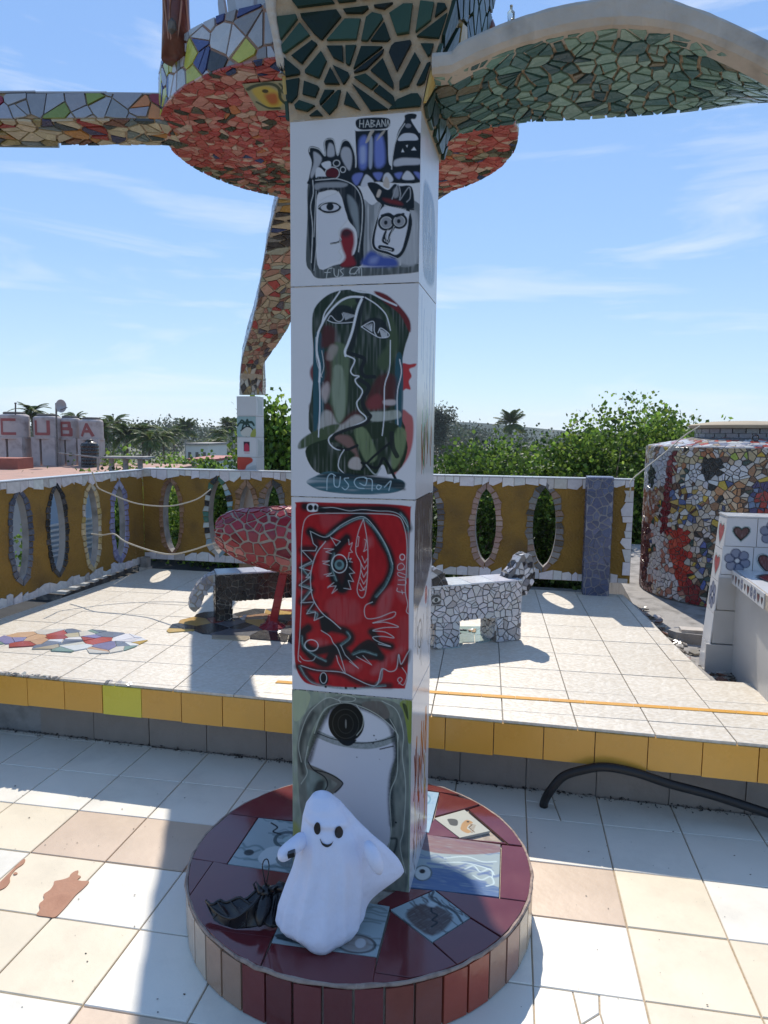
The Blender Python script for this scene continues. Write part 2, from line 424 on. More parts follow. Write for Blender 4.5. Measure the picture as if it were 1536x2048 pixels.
for i in range(-9, 8):
    for j in range(-6, 3):
        c = [fnode(i, j), fnode(i+1, j), fnode(i+1, j+1), fnode(i, j+1)]
        mid = centroid(c); P = AB(*mid, 0)
        s = [shown(AB(*q, 0)) for q in c]
        if P.y < .35 or not all(s) or max(q[0] for q in s) < -60 or min(q[0] for q in s) > 1600 or min(q[1] for q in s) > 2110: continue
        m = M_BEIGE_T if (i, j) in beige else M_CREAM_T if (i, j) in cream else M_WHITE_T
        if (i, j) == (0, 1):
            # cracked tile that the hose comes out of
            for p in [[(0, 0), (.46, 0), (.40, .42), (0, .45)], [(.46, 0), (1, 0), (1, 1), (.35, 1), (.40, .42)], [(0, .45), (.40, .42), (.35, 1), (0, 1)]]:
                q = [(c[0][0]+(c[1][0]-c[0][0])*x+(c[3][0]-c[0][0])*y, c[0][1]+(c[1][1]-c[0][1])*x+(c[3][1]-c[0][1])*y) for x, y in p]
                flat_tile('broken_floor_tile', q, random.uniform(-.002, .0), .007, M_WHITE_T, floor, .0022)
            continue
        if (i, j) == (0, -3):
            # the broken tile at the lower right
            for p in [[(0, 0), (.42, 0), (.4, .62), (.36, 1), (0, 1)], [(.42, 0), (.66, 0), (.4, .62)], [(.66, 0), (.62, .45), (.58, .78), (.4, .62)],
                      [(.36, 1), (.4, .62), (.58, .78), (.6, 1)], [(.66, 0), (1, 0), (1, .36), (.62, .45)], [(.62, .45), (1, .36), (1, 1), (.6, 1), (.58, .78)]]:
                q = [(c[0][0]+(c[1][0]-c[0][0])*x+(c[3][0]-c[0][0])*y, c[0][1]+(c[1][1]-c[0][1])*x+(c[3][1]-c[0][1])*y) for x, y in p]
                flat_tile('broken_floor_tile', q, random.uniform(-.002, .0), .007, M_WHITE_T, floor, .002)
            continue
        if max(q[1] for q in c) > 2.95:
            q = clip_half(c, 0, 1, 2.952)
            if len(q) > 2 and area(q) > .002: flat_tile('floor_tile', q, 0, .008, m, floor)
            continue
        o = bpy.data.objects.new('floor_tile', ft[m]); COL.objects.link(o)
        o.rotation_euler = (random.uniform(-.002, .002), random.uniform(-.002, .002), TURN+FT+random.choice((0, 1, 2, 3))*0)
        hang(o, P+Vector((0, 0, random.uniform(-.0012, .0008))), floor)
# rust coloured patches of old paint on the tiles
m_stain = mat('rust_brown_paint', (.36, .17, .10), .7, .12, 12, .2, 40, color2=(.27, .12, .07), c2pos=(.5, .7))
def floor_patch(pts, name, m, z=.003):
    P = [gz(x, y, z) for x, y in pts]; b = MB()
    sp = spline([(p.x, p.y) for p in P], 3, closed=True)
    b.add([(x, y, z) for x, y in sp]+[(x, y, 0.0) for x, y in sp], [tuple(range(len(sp)))[::-1]]+[(i, (i+1) % len(sp), len(sp)+(i+1) % len(sp), len(sp)+i) for i in range(len(sp))])
    return b.build(name, m, floor, cols=False)
k_ = .293
floor_patch([(x*k_, 1500+y*k_) for x, y in [(505, 830), (535, 822), (530, 850), (552, 862), (528, 885), (560, 893), (608, 897), (560, 950), (520, 985), (470, 1045), (425, 1095), (375, 1140), (320, 1136), (250, 1124), (272, 1090), (268, 1050), (300, 1020), (298, 985), (340, 955), (365, 920), (372, 895), (420, 885), (470, 868), (480, 850)]], 'paint_stain', m_stain)
floor_patch([(x*k_, 1500+y*k_) for x, y in [(-40, 930), (0, 900), (50, 850), (100, 800), (150, 750), (172, 745), (160, 775), (110, 810), (70, 862), (66, 900), (30, 940), (-30, 960)]], 'paint_stain', m_stain)
floor_patch([(x*k_, 1500+y*k_) for x, y in [(92, 840), (108, 833), (120, 840), (110, 848), (96, 850)]], 'paint_stain', m_stain)

# ---- raised platform
ZP = .36
PLAT = [(-3.17, 2.80), (2.3, 2.80), (2.3, 3.30), (.87, 3.45), (.763, 4.07), (.704, 4.80), (.63, 5.33), (-3.15, 5.31)]
def extr(b, poly, z0, z1, wrap=AB):
    n = len(poly)
    b.add([wrap(x, y, z0) for x, y in poly]+[wrap(x, y, z1) for x, y in poly], [tuple(range(n))[::-1], tuple(range(n, 2*n))]+[(i, (i+1) % n, n+(i+1) % n, n+i) for i in range(n)])
b_ = MB(); extr(b_, PLAT, .215, ZP-.010); extr(b_, [(-3.10, 2.968), (2.28, 2.968), (2.28, 3.25), (.82, 3.4), (.66, 4.8), (.58, 5.25), (-3.1, 5.25)], -.30, .2149)
plat = struct(b_.build('raised_platform', M_CONC, cols=False))
PT = R(2.6); PO = (.09, 4.04); PW, PD = .290, .283
def pnode(i, j):
    x, y = i*PW, j*PD; return (PO[0]+x*math.cos(PT)-y*math.sin(PT*1.6), PO[1]+x*math.sin(PT)+y*math.cos(PT))
for i in range(-13, 9):
    for j in range(-5, 6):
        c = [pnode(i, j), pnode(i+1, j), pnode(i+1, j+1), pnode(i, j+1)]
        mid = centroid(c); q = c
        for nx, ny, d in ((0, -1, -2.789), (-1, 0, 3.17), (0, 1, 5.318)): q = clip_half(q, nx, ny, d) if len(q) > 2 else q
        if mid[1] > 3.42 and len(q) > 2:
            nx, ny = 1.86, .21; L = math.hypot(nx, ny); nx /= L; ny /= L; q = clip_half(q, nx, ny, nx*.80+ny*3.75)
        if len(q) < 3 or area(q) < .0002: continue
        P = shown(AB(*mid, ZP))
        if P is None or not -150 < P[0] < 1690: continue
        flat_tile('platform_tile', q, ZP+random.uniform(-.0012, .0008), .011, M_PLAT_T, plat, .0018)
# the thin yellow line let into the platform
x = -1.15
while x < 1.9:
    w = random.choice((.12, .145, .15, .2)); y0 = 3.022+.060*(x+.3); y1 = 3.022+.060*(x+w+.3)
    m = M_YEL_T if random.random() < .85 else M_CREAM_T
    b_ = MB(); extr(b_, [(x+.001, y0), (x+w-.001, y1), (x+w-.001, y1+.03), (x+.001, y0+.03)], ZP-.004, ZP+.0032); b_.build('yellow_strip_tile', M_YEL_T, plat, cols=False); x += w
# yellow facing tiles along the front edge
for k in range(-14, 14):
    a0 = -.344+.1965*k+.004; a1 = a0+.1965-.0016
    m = M_LEM_T if k == -8 else M_YEL_T
    b_ = MB(); z0 = .214+random.uniform(-.003, .002); z1 = ZP-.011
    y0 = 2.783+random.uniform(-.0015, .0015)
    b_.add([AB(a0, 2.7995, z0), AB(a1, 2.7995, z0), AB(a1, 2.7995, z1), AB(a0, 2.7995, z1), AB(a0+.001, y0, z0+.001), AB(a1-.001, y0, z0+.001), AB(a1-.001, y0, z1-.001), AB(a0+.001, y0, z1-.001)],
           [(4, 5, 6, 7), (0, 1, 5, 4), (1, 2, 6, 5), (2, 3, 7, 6), (3, 0, 4, 7)]); b_.build('edge_tile', m, plat, cols=False, label='lemon yellow facing tile' if k == -8 else None)
# grey brown tiles of the recessed plinth
for k in range(-8, 9):
    a0 = -.012+.288*k+.002 if k >= 0 else -1.19+.2985*(k+4)+.002
    a1 = (-.012+.288*(k+1) if k >= 0 else (-1.19+.2985*(k+5) if k < -1 else -.012))-.002
    b_ = MB(); b_.abbox(a0, a1, 2.957+random.uniform(-.001, .001), 2.9675, -.004, .2125); b_.build('plinth_tile', M_PLINTH_T, plat, cols=False)
# grit and rubble gathered along the foot of the plinth
b_ = MB()
for k in range(1500):
    a = random.uniform(-2.9, 1.9); b = 2.956-abs(random.gauss(0, .016)); r = random.choice((.0022, .003, .0045, .006, .009))*random.uniform(.6, 1.2)
    c = AB(a, b, r*.3); g = random.choice(((.05, .045, .04), (.09, .08, .07), (.035, .03, .028), (.22, .20, .18)))
    vs = [c+Vector((random.uniform(-r, r), random.uniform(-r, r), random.uniform(-.2, 1)*r)) for _ in range(5)]
    b_.add(vs, [(0, 1, 2), (0, 2, 3), (0, 3, 4), (1, 2, 4), (2, 3, 4), (0, 1, 4)], g)
tag(b_.build('loose_grit', mat('grit', (1, 1, 1), .95, .1, 50, attr='Col')), 'dark grit and crumbs lying along the foot of the yellow edged platform', 'grit', kind='stuff')
# specks and crumbs on the floor tiles
b_ = MB()
for k in range(420):
    P = Vector((random.uniform(-1.8, 2.0), random.uniform(1.1, 2.9), 0)); a, b, _ = to_ab(P)
    if b > 2.93 or (P.x+.063)**2+(P.y-2.15)**2 < .36: continue
    r = random.choice((.0012, .0016, .002, .0035))*random.uniform(.7, 1.2); P.z = .0012
    vs = [P+Vector((r*math.cos(t), r*.7*math.sin(t), random.uniform(0, .4)*r)) for t in (0, 1.2, 2.4, 3.9, 5.1)]
    b_.add(vs, [(0, 1, 2, 3, 4)], random.choice(((.03, .028, .025), (.10, .07, .05), (.2, .18, .15))))
tag(b_.build('floor_specks', MATS['grit']), 'small dark specks scattered over the white floor tiles', 'specks', kind='stuff')

# mosaics let into the platform
PAL_IN = [(2.2, (.36, .08, .065)), (4, WHITE), (2, (.16, .19, .24)), (2, (.52, .33, .21)), (2, (.42, .38, .28)), (1.5, (.22, .21, .36)), (.7, (.20, .28, .24)), (1, (.55, .38, .12)), (2, (.55, .52, .46))]
def inlay(px, pal, size, gap=.003, asp=1.3):
    poly = [to_ab(gz(x, y, ZP))[:2] for x, y in px]
    if area(poly) < 0: poly = poly[::-1]
    mosaic(plat, [(cells(poly, size, gap, aspect=asp, margin=0), lambda u, v, h: AB(u, v, ZP+.001+h), .004, pal)], 'inlaid_tile_piece', 60, M_GLAZE)
inlay([(-30, 1266), (60, 1262), (150, 1257), (250, 1266), (282, 1275), (300, 1284), (270, 1295), (238, 1311), (100, 1303), (-30, 1296)], PAL_IN, .085, .003, 1.25)
PAL_B = [(4, (.03, .03, .035)), (3, (.13, .13, .14)), (2.2, (.38, .31, .22)), (1.5, (.5, .32, .10)), (1, (.20, .04, .03)), (1, (.30, .17, .10))]
inlay([(325, 1272), (352, 1240), (400, 1222), (640, 1215), (680, 1270), (640, 1296), (500, 1287), (420, 1278)], PAL_B, .15, .003, 1.2)
inlay([(860, 1262), (900, 1254), (990, 1254), (990, 1283), (940, 1292), (870, 1310)], [(3, (.28, .36, .33)), (2, (.5, .38, .18)), (1, (.10, .07, .06))], .16)

# ---- ledge on the right that carries the tank and the tiled seat
b_ = MB(); b_.abbox(.70, 4.4, 3.32, 8.4, -.30, .285); struct(b_.build('side_ledge', M_CONC, cols=False))

# ================================================================== FENCES
from mathutils.geometry import tessellate_polygon
def mandorla(cx, cz, w, h, n=22, blunt=.62):
    L = [(cx+w*(max(0, 1-s*s))**blunt, cz+h*s) for s in np.linspace(-1, 1, n)]
    Rr = [(cx-w*(max(0, 1-s*s))**blunt, cz+h*s) for s in np.linspace(1, -1, n)]
    return L[:-1]+Rr[:-1]
def fence(name, wrap, x0, x1, z0, z1, th, holes, label, right_edge):
    """wrap(x, z, h): point at x along the wall and z up, h proud of its front face"""
    T = thing(name, wrap((x0+x1)/2, z0, 0), label, 'wall')
    loops = [[(x0, z0), (x1, z0), (x1, z1), (x0, z1)]]+[mandorla(*h[:4])[::-1] for h in holes]
    flat = [p for l in loops for p in l]
    tri = tessellate_polygon([[Vector((p[0], p[1], 0)) for p in l] for l in loops])
    n = len(flat); b = MB()
    def orient(t, up):
        A_, B_, C_ = (flat[i] for i in t); s = (B_[0]-A_[0])*(C_[1]-A_[1])-(C_[0]-A_[0])*(B_[1]-A_[1])
        return tuple(t) if (s > 0) == up else tuple(t)[::-1]
    fs = [orient(t, True) for t in tri]+[tuple(i+n for i in orient(t, False)) for t in tri]
    b.add([wrap(p[0], p[1], 0) for p in flat]+[wrap(p[0], p[1], -th) for p in flat], fs, mid=0)
    k = 0; sides = []
    for l in loops:
        m = len(l)
        sides += [(k+i, n+k+i, n+k+(i+1) % m, k+(i+1) % m) for i in range(m)]; k += m
    b.f += sides; b.m += [1]*len(sides)
    b.build('panel', [M_OCHRE, M_CONC], T, cols=False)
    pc = []
    def strip(xa, xb, zbase, sgn, vert=False):
        x = xa
        while x < xb-.015:
            w = min(random.uniform(.045, .115), xb-x); hA, hB, hM = (random.uniform(.032, .075) for _ in range(3))
            q = [(x+.0015, 0), (x+w-.0015, 0), (x+w-.0015, hB)]+([(x+w*random.uniform(.3, .7), max(hA, hB)+random.uniform(-.02, .02))] if random.random() < .5 else [])+[(x+.0015, hA)]
            if vert: P = [(zbase-p[1], p[0]) for p in q]
            else: P = [(p[0], zbase+sgn*p[1]) for p in q]
            if area(P) < 0: P = P[::-1]
            pc.append((P, pick([(6, (.62, .60, .60)), (1, (.50, .47, .44))]), 'edge_tile')); x += w
    strip(x0+.002, x1-.002, z1-.002, -1); strip(x0+.002, x1-.002, z0+.002, 1)
    if right_edge: strip(z0+.06, z1-.07, x1-.002, 0, True)
    for h in holes:
        L = mandorla(*h[:4], n=h[6] if len(h) > 6 else 15); m = len(L); cx, cz = h[0], h[1]
        rw = h[5]; out = []
        for i in range(m):
            t = Vector((L[(i+1) % m][0]-L[i-1][0], L[(i+1) % m][1]-L[i-1][1])); nn = Vector((t.y, -t.x)).normalized()
            w = rw*random.uniform(.75, 1.2); out.append((L[i][0]+nn.x*w, L[i][1]+nn.y*w, nn))
        for i in range(m):
            j = (i+1) % m
            def lerp(a, c, t): return (a[0]+(c[0]-a[0])*t, a[1]+(c[1]-a[1])*t)
            s = random.uniform(.03, .09); w1, w2 = random.uniform(.85, 1.15), random.uniform(.85, 1.15)
            a_, c_ = lerp(L[i], L[j], s), lerp(L[i], L[j], 1-s); d_, e_ = lerp(out[j], out[i], s), lerp(out[j], out[i], 1-s)
            d_ = lerp(c_, d_, w1); e_ = lerp(a_, e_, w2)
            P = [a_, c_, d_, e_]
            if area(P) < 0: P = P[::-1]
            pc.append((P, pick(h[4]), 'rim_tile'))
    for P, col, nm in pc:
        if len(P) < 3: continue
        vs, fs = prism(P, wrap, .0008, random.uniform(.006, .010), .0012, .002)
        put(nm, vs, fs, M_SHARD, T, np.array(col))
    # flat cap tiles along the top
    x = x0
    while x < x1-.01:
        w = min(random.uniform(.18, .3), x1-x); b = MB()
        p = [wrap(x+.001, z1+.0006, .012), wrap(x+w-.001, z1+.0006, .012), wrap(x+w-.001, z1+.0006, -th-.01), wrap(x+.001, z1+.0006, -th-.01)]
        q = [v+Vector((0, 0, .008)) for v in p]
        b.add(p+q, [(0, 3, 2, 1), (4, 5, 6, 7), (0, 1, 5, 4), (1, 2, 6, 5), (2, 3, 7, 6), (3, 0, 4, 7)], (.55, .56, .58)); b.build('cap_tile', M_GLAZE, T); x += w
    return T
FBB = 5.40; FLA = -3.26; kb = FBB/5.32; kl = 3.26/3.12
def zc(z, k): return EYE+(z-EYE)*k
def wrapB(x, z, h): return AB(x, FBB-h, z)
def wrapL(x, z, h): return AB(FLA+h, x, z)
P_BR = [(3, (.26, .15, .09)), (1, (.17, .09, .05))]; P_MIX = [(2, (.45, .47, .44)), (2, (.06, .16, .12)), (1.5, BLACK), (1, (.2, .3, .33))]
P_BK = [(3, (.07, .07, .075)), (2, (.14, .14, .14)), (1, (.22, .21, .2))]; P_PK = [(4, (.30, .19, .155)), (1, (.24, .165, .14)), (1, (.34, .24, .19))]
P_GY = [(3, (.13, .125, .125)), (1, (.04, .04, .04)), (1, (.20, .13, .10)), (1, (.2, .19, .18))]
hB = []
for cx, zt, zb, hw, pal, rw in [(-2.957, 1.094, .502, .077, P_BR, .035), (-2.538, 1.116, .509, .087, P_MIX, .045), (-2.29, 1.082, .52, .069, P_BR, .05), (-2.074, 1.095, .53, .074, P_GY, .05),
                                (-.803, 1.10, .524, .062, P_BK, .05), (-.38, 1.104, .545, .078, P_PK, .047), (.05, 1.123, .529, .084, P_GY, .050)]:
    zt, zb = zc(zt, kb), zc(zb, kb); hB.append((cx*kb, (zt+zb)/2, hw*kb, (zt-zb)/2, pal, rw))
# one more opening stands behind the painted pillar
hB.insert(4, (-1.62, hB[4][1], .078, .30, P_PK, .05)); hB.insert(5, (-1.2, hB[5][1], .078, .30, P_BR, .05))
fenceB = fence('ochre_wall', wrapB, FLA+.002, .675, .425, 1.186, .085, hB, 'ochre rendered parapet across the back with white tile edging and almond openings', True)
P_DB = [(3, (.075, .085, .12)), (2, (.11, .12, .15))]; P_LV = [(3, (.25, .25, .40)), (1, (.33, .33, .46))]; P_CR = [(3, (.52, .42, .24)), (1, (.5, .46, .38)), (.6, (.45, .33, .12))]
hL = []
for cx, zt, zb, hw, pal, rw in [(3.767, 1.118, .567, .072, P_DB, .04), (4.113, 1.124, .551, .078, [(4, BLACK), (1, (.06, .06, .065))], .035), (4.483, 1.109, .517, .078, P_CR, .038), (4.828, 1.093, .53, .075, P_LV, .052)]:
    zt, zb = zc(zt, kl), zc(zb, kl); hL.append((cx*kl, (zt+zb)/2, hw*kl, (zt-zb)/2, pal, rw))
hL.insert(0, (3.50, hL[0][1], .075, .28, P_PK, .04)); hL.insert(0, (3.05, hL[0][1], .075, .28, P_DB, .04))
fenceL = fence('ochre_wall', wrapL, 2.5, FBB-.002, .388, 1.176, .050, hL, 'ochre rendered parapet running up the left side with blue, black, cream and lilac rimmed openings', False)
b_ = MB(); b_.abbox(-5.2, -3.19, 1.5, 7.2, -.5, .10); struct(b_.build('gap_dark_box', mat('gap_black', (.012, .012, .012), .9, .1, 8), cols=False))  # black box added to keep the gap below the left parapet dark
# short stub posts holding the parapets off the platform
for nm, p, lab in (('stub_post', AB(-3.215, 5.335, .30), 'small grey stub post holding up the corner where the two ochre parapets meet'), ('stub_post', AB(-.95, 5.37, .30), 'small grey stub post under the back parapet behind the white bench animal'), ('stub_post', AB(-3.22, 3.0, .30), 'small grey stub post under the near end of the left parapet')):
    T = thing(nm, p, lab, 'post'); b = MB(); b.box(p-E1*.03-E2*.03, E1*.06, E2*.06, Vector((0, 0, .15))); b.build('shaft', M_CONC, T, cols=False)
    b = MB(); b.box(p-E1*.04-E2*.034+Vector((0, 0, .02)), E1*.08, E2*.068, Vector((0, 0, .045))); b.build('base', M_PLASTER, T, cols=False)

# blue mosaic post
pz0, pz1, pa0, pa1, pb0, pb1 = ZP-.002, 1.205, .338, .512, 5.225, 5.375
T = thing('mosaic_post', AB((pa0+pa1)/2, pb0, ZP), 'square post covered in violet blue broken tiles standing against the back parapet', 'post')
b = MB(); b.abbox(pa0, pa1, pb0, pb1, pz0, pz1); b.build('core', mat('post_grout', (.27, .26, .27), .9, .1, 20, .4, 60), T, cols=False)
P_VB = [(5, (.055, .07, .135)), (2, (.07, .088, .165)), (1, (.09, .105, .18))]
def grid_map(o, ex, ez, n): return lambda u, v, h: Vector(o)+ex*u+ez*v+n*h
g1 = cells(rect(0, 0, pa1-pa0, pz1-pz0), .050, .0065, aspect=.85); g2 = cells(rect(0, 0, pb1-pb0, pz1-pz0), .050, .0065)
mosaic(T, [(g1, grid_map(AB(pa0, pb0, pz0), E1, Vector((0, 0, 1)), -E2), .005, P_VB), (g2, grid_map(AB(pa0, pb1, pz0), -E2, Vector((0, 0, 1)), -E1), .005, P_VB),
           (g2, grid_map(AB(pa1, pb0, pz0), E2, Vector((0, 0, 1)), E1), .005, P_VB)], limit=120)
b = MB(); b.abbox(pa0-.004, pa1+.004, pb0-.004, pb1+.004, pz1, pz1+.008, (.2, .22, .36)); b.build('cap_tile', M_GLAZE, T)
# ================================================================== HAND-PAINTED TILES
def blur_noise(h, w, sy, sx, seed):
    r = np.random.RandomState(seed); a = r.rand(int(h/sy)+3, int(w/sx)+3)
    yy = np.linspace(0, a.shape[0]-1.001, h); xx = np.linspace(0, a.shape[1]-1.001, w)
    y0 = yy.astype(int); x0 = xx.astype(int); fy = (yy-y0)[:, None]; fx = (xx-x0)[None, :]
    fy = fy*fy*(3-2*fy); fx = fx*fx*(3-2*fx)
    return (a[y0][:, x0]*(1-fy)*(1-fx)+a[y0+1][:, x0]*fy*(1-fx)+a[y0][:, x0+1]*(1-fy)*fx+a[y0+1][:, x0+1]*fy*fx)
class Canvas:
    """a grid of glaze colours; shapes are given in any units that the four corners are given in"""
    def __init__(s, W_, H_, tl, tr, br, bl, base=(.60, .59, .61), seed=1):
        s.w, s.h = W_, H_; u = (np.arange(W_)/(W_-1.0))[None, :, None]; v = (np.arange(H_)/(H_-1.0))[:, None, None]
        tl, tr, br, bl = (np.array(p, float) for p in (tl, tr, br, bl))
        s.P = tl*(1-u)*(1-v)+tr*u*(1-v)+br*u*v+bl*(1-u)*v
        s.px = abs(tr[0]-tl[0])/W_
        s.c = np.ones((H_, W_, 3))*np.array(base); s.seed = seed
    def noise(s, sy, sx):
        s.seed += 1; return blur_noise(s.h, s.w, sy, sx, s.seed)
    def seg(s, pts, closed=False):
        X, Y = s.P[..., 0], s.P[..., 1]; D = np.full(X.shape, 1e9); pts = np.array(pts, float); n = len(pts)
        for i in range(n if closed else n-1):
            a, b = pts[i], pts[(i+1) % n]; d = b-a; L = d@d+1e-9
            t = np.clip(((X-a[0])*d[0]+(Y-a[1])*d[1])/L, 0, 1)
            D = np.minimum(D, (X-a[0]-t*d[0])**2+(Y-a[1]-t*d[1])**2)
        return np.sqrt(D)
    def mix(s, m, col):
        m = np.clip(m, 0, 1)[..., None]; s.c = s.c*(1-m)+np.array(col)*m
    def stroke(s, pts, w, col, a=1.0, soft=None, smooth=True, closed=False, streak=0.0):
        p = spline(pts, 5, closed) if smooth and len(pts) > 2 else pts
        d = s.seg(p, closed and not smooth); soft = soft if soft is not None else s.px*.8
        m = a*np.clip((w/2+soft/2-d)/soft, 0, 1)
        if streak: m = m*(1-streak*s.noise(2, 2))
        s.mix(m, col)
    def inside(s, pts):
        X, Y = s.P[..., 0], s.P[..., 1]; c = np.zeros(X.shape, bool); n = len(pts)
        for i in range(n):
            x0, y0 = pts[i]; x1, y1 = pts[(i+1) % n]
            if y0 == y1: continue
            c ^= ((y0 > Y) != (y1 > Y)) & (X < (x1-x0)*(Y-y0)/(y1-y0)+x0)
        return c
    def fill(s, pts, col, a=1.0, soft=None, streak=0.0, dirn='v', smooth=True, col2=None):
        p = spline(pts, 4, True) if smooth else np.array(pts, float)
        soft = soft if soft is not None else s.px*1.0
        d = s.seg(p, True); i = s.inside(p)
        m = np.where(i, np.clip(.5+d/soft, 0, 1), np.clip(.5-d/soft, 0, 1))*a
        if streak:
            k = s.w/118.0; n = s.noise(18*k, 1.5*k) if dirn == 'v' else (s.noise(1.5*k, 18*k) if dirn == 'h' else s.noise(5*k, 5*k))
            m = m*(1-streak*n**4)
        if col2 is not None:
            n = s.noise(14, 6)[..., None]; cc = np.array(col)*(1-n)+np.array(col2)*n
            m = np.clip(m, 0, 1)[..., None]; s.c = s.c*(1-m)+cc*m
        else: s.mix(m, col)
    def disc(s, cx, cy, rx, ry, col, a=1.0, ring=None):
        t = np.linspace(0, 2*np.pi, 17)[:-1]; pts = [(cx+rx*np.cos(q), cy+ry*np.sin(q)) for q in t]
        if ring: s.stroke(pts, ring, col, a, closed=True)
        else: s.fill(pts, col, a)
    def sheet(s, name, o, ex, ez, n, parent, m=None, relief=.0004):
        """the painted glaze as a real sheet: o top left corner, ex to the right, ez downwards"""
        o, ex, ez, n = map(Vector, (o, ex, ez, n)); H, W_ = s.h, s.w
        u = np.tile(np.arange(W_)/(W_-1.0), H); v = np.repeat(np.arange(H)/(H-1.0), W_)
        lum = s.c.mean(2).ravel(); hgt = relief*(1-np.clip(lum*1.6, 0, 1))
        V = np.array(o)+np.outer(u, np.array(ex))+np.outer(v, np.array(ez))+np.outer(hgt, np.array(n))
        i = (np.arange(H-1)[:, None]*W_+np.arange(W_-1)[None, :]).ravel()
        F = np.c_[i, i+W_, i+W_+1, i+1]
        # rim down to the wall
        ring = list(range(W_))+[W_-1+k*W_ for k in range(1, H)]+[(H-1)*W_+k for k in range(W_-2, -1, -1)]+[k*W_ for k in range(H-2, 0, -1)]
        k0 = len(V); V = np.vstack([V, V[ring]-np.array(n)*.006]); m_ = len(ring)
        F = F.tolist()+[(ring[k], ring[(k+1) % m_], k0+(k+1) % m_, k0+k) for k in range(m_)]
        C = np.clip(s.c.reshape(-1, 3), 0, 1); C = np.vstack([C, C[ring]])
        return put(name, V, F, m or M_PAINT, parent, C, smooth=False)
K = (.012, .016, .02); INK2 = (.02, .05, .055); SCR = (.50, .50, .50); SC2 = (.60, .62, .63); GRY = (.16, .17, .18); BLU = (.055, .085, .30); DRED = (.22, .018, .025)
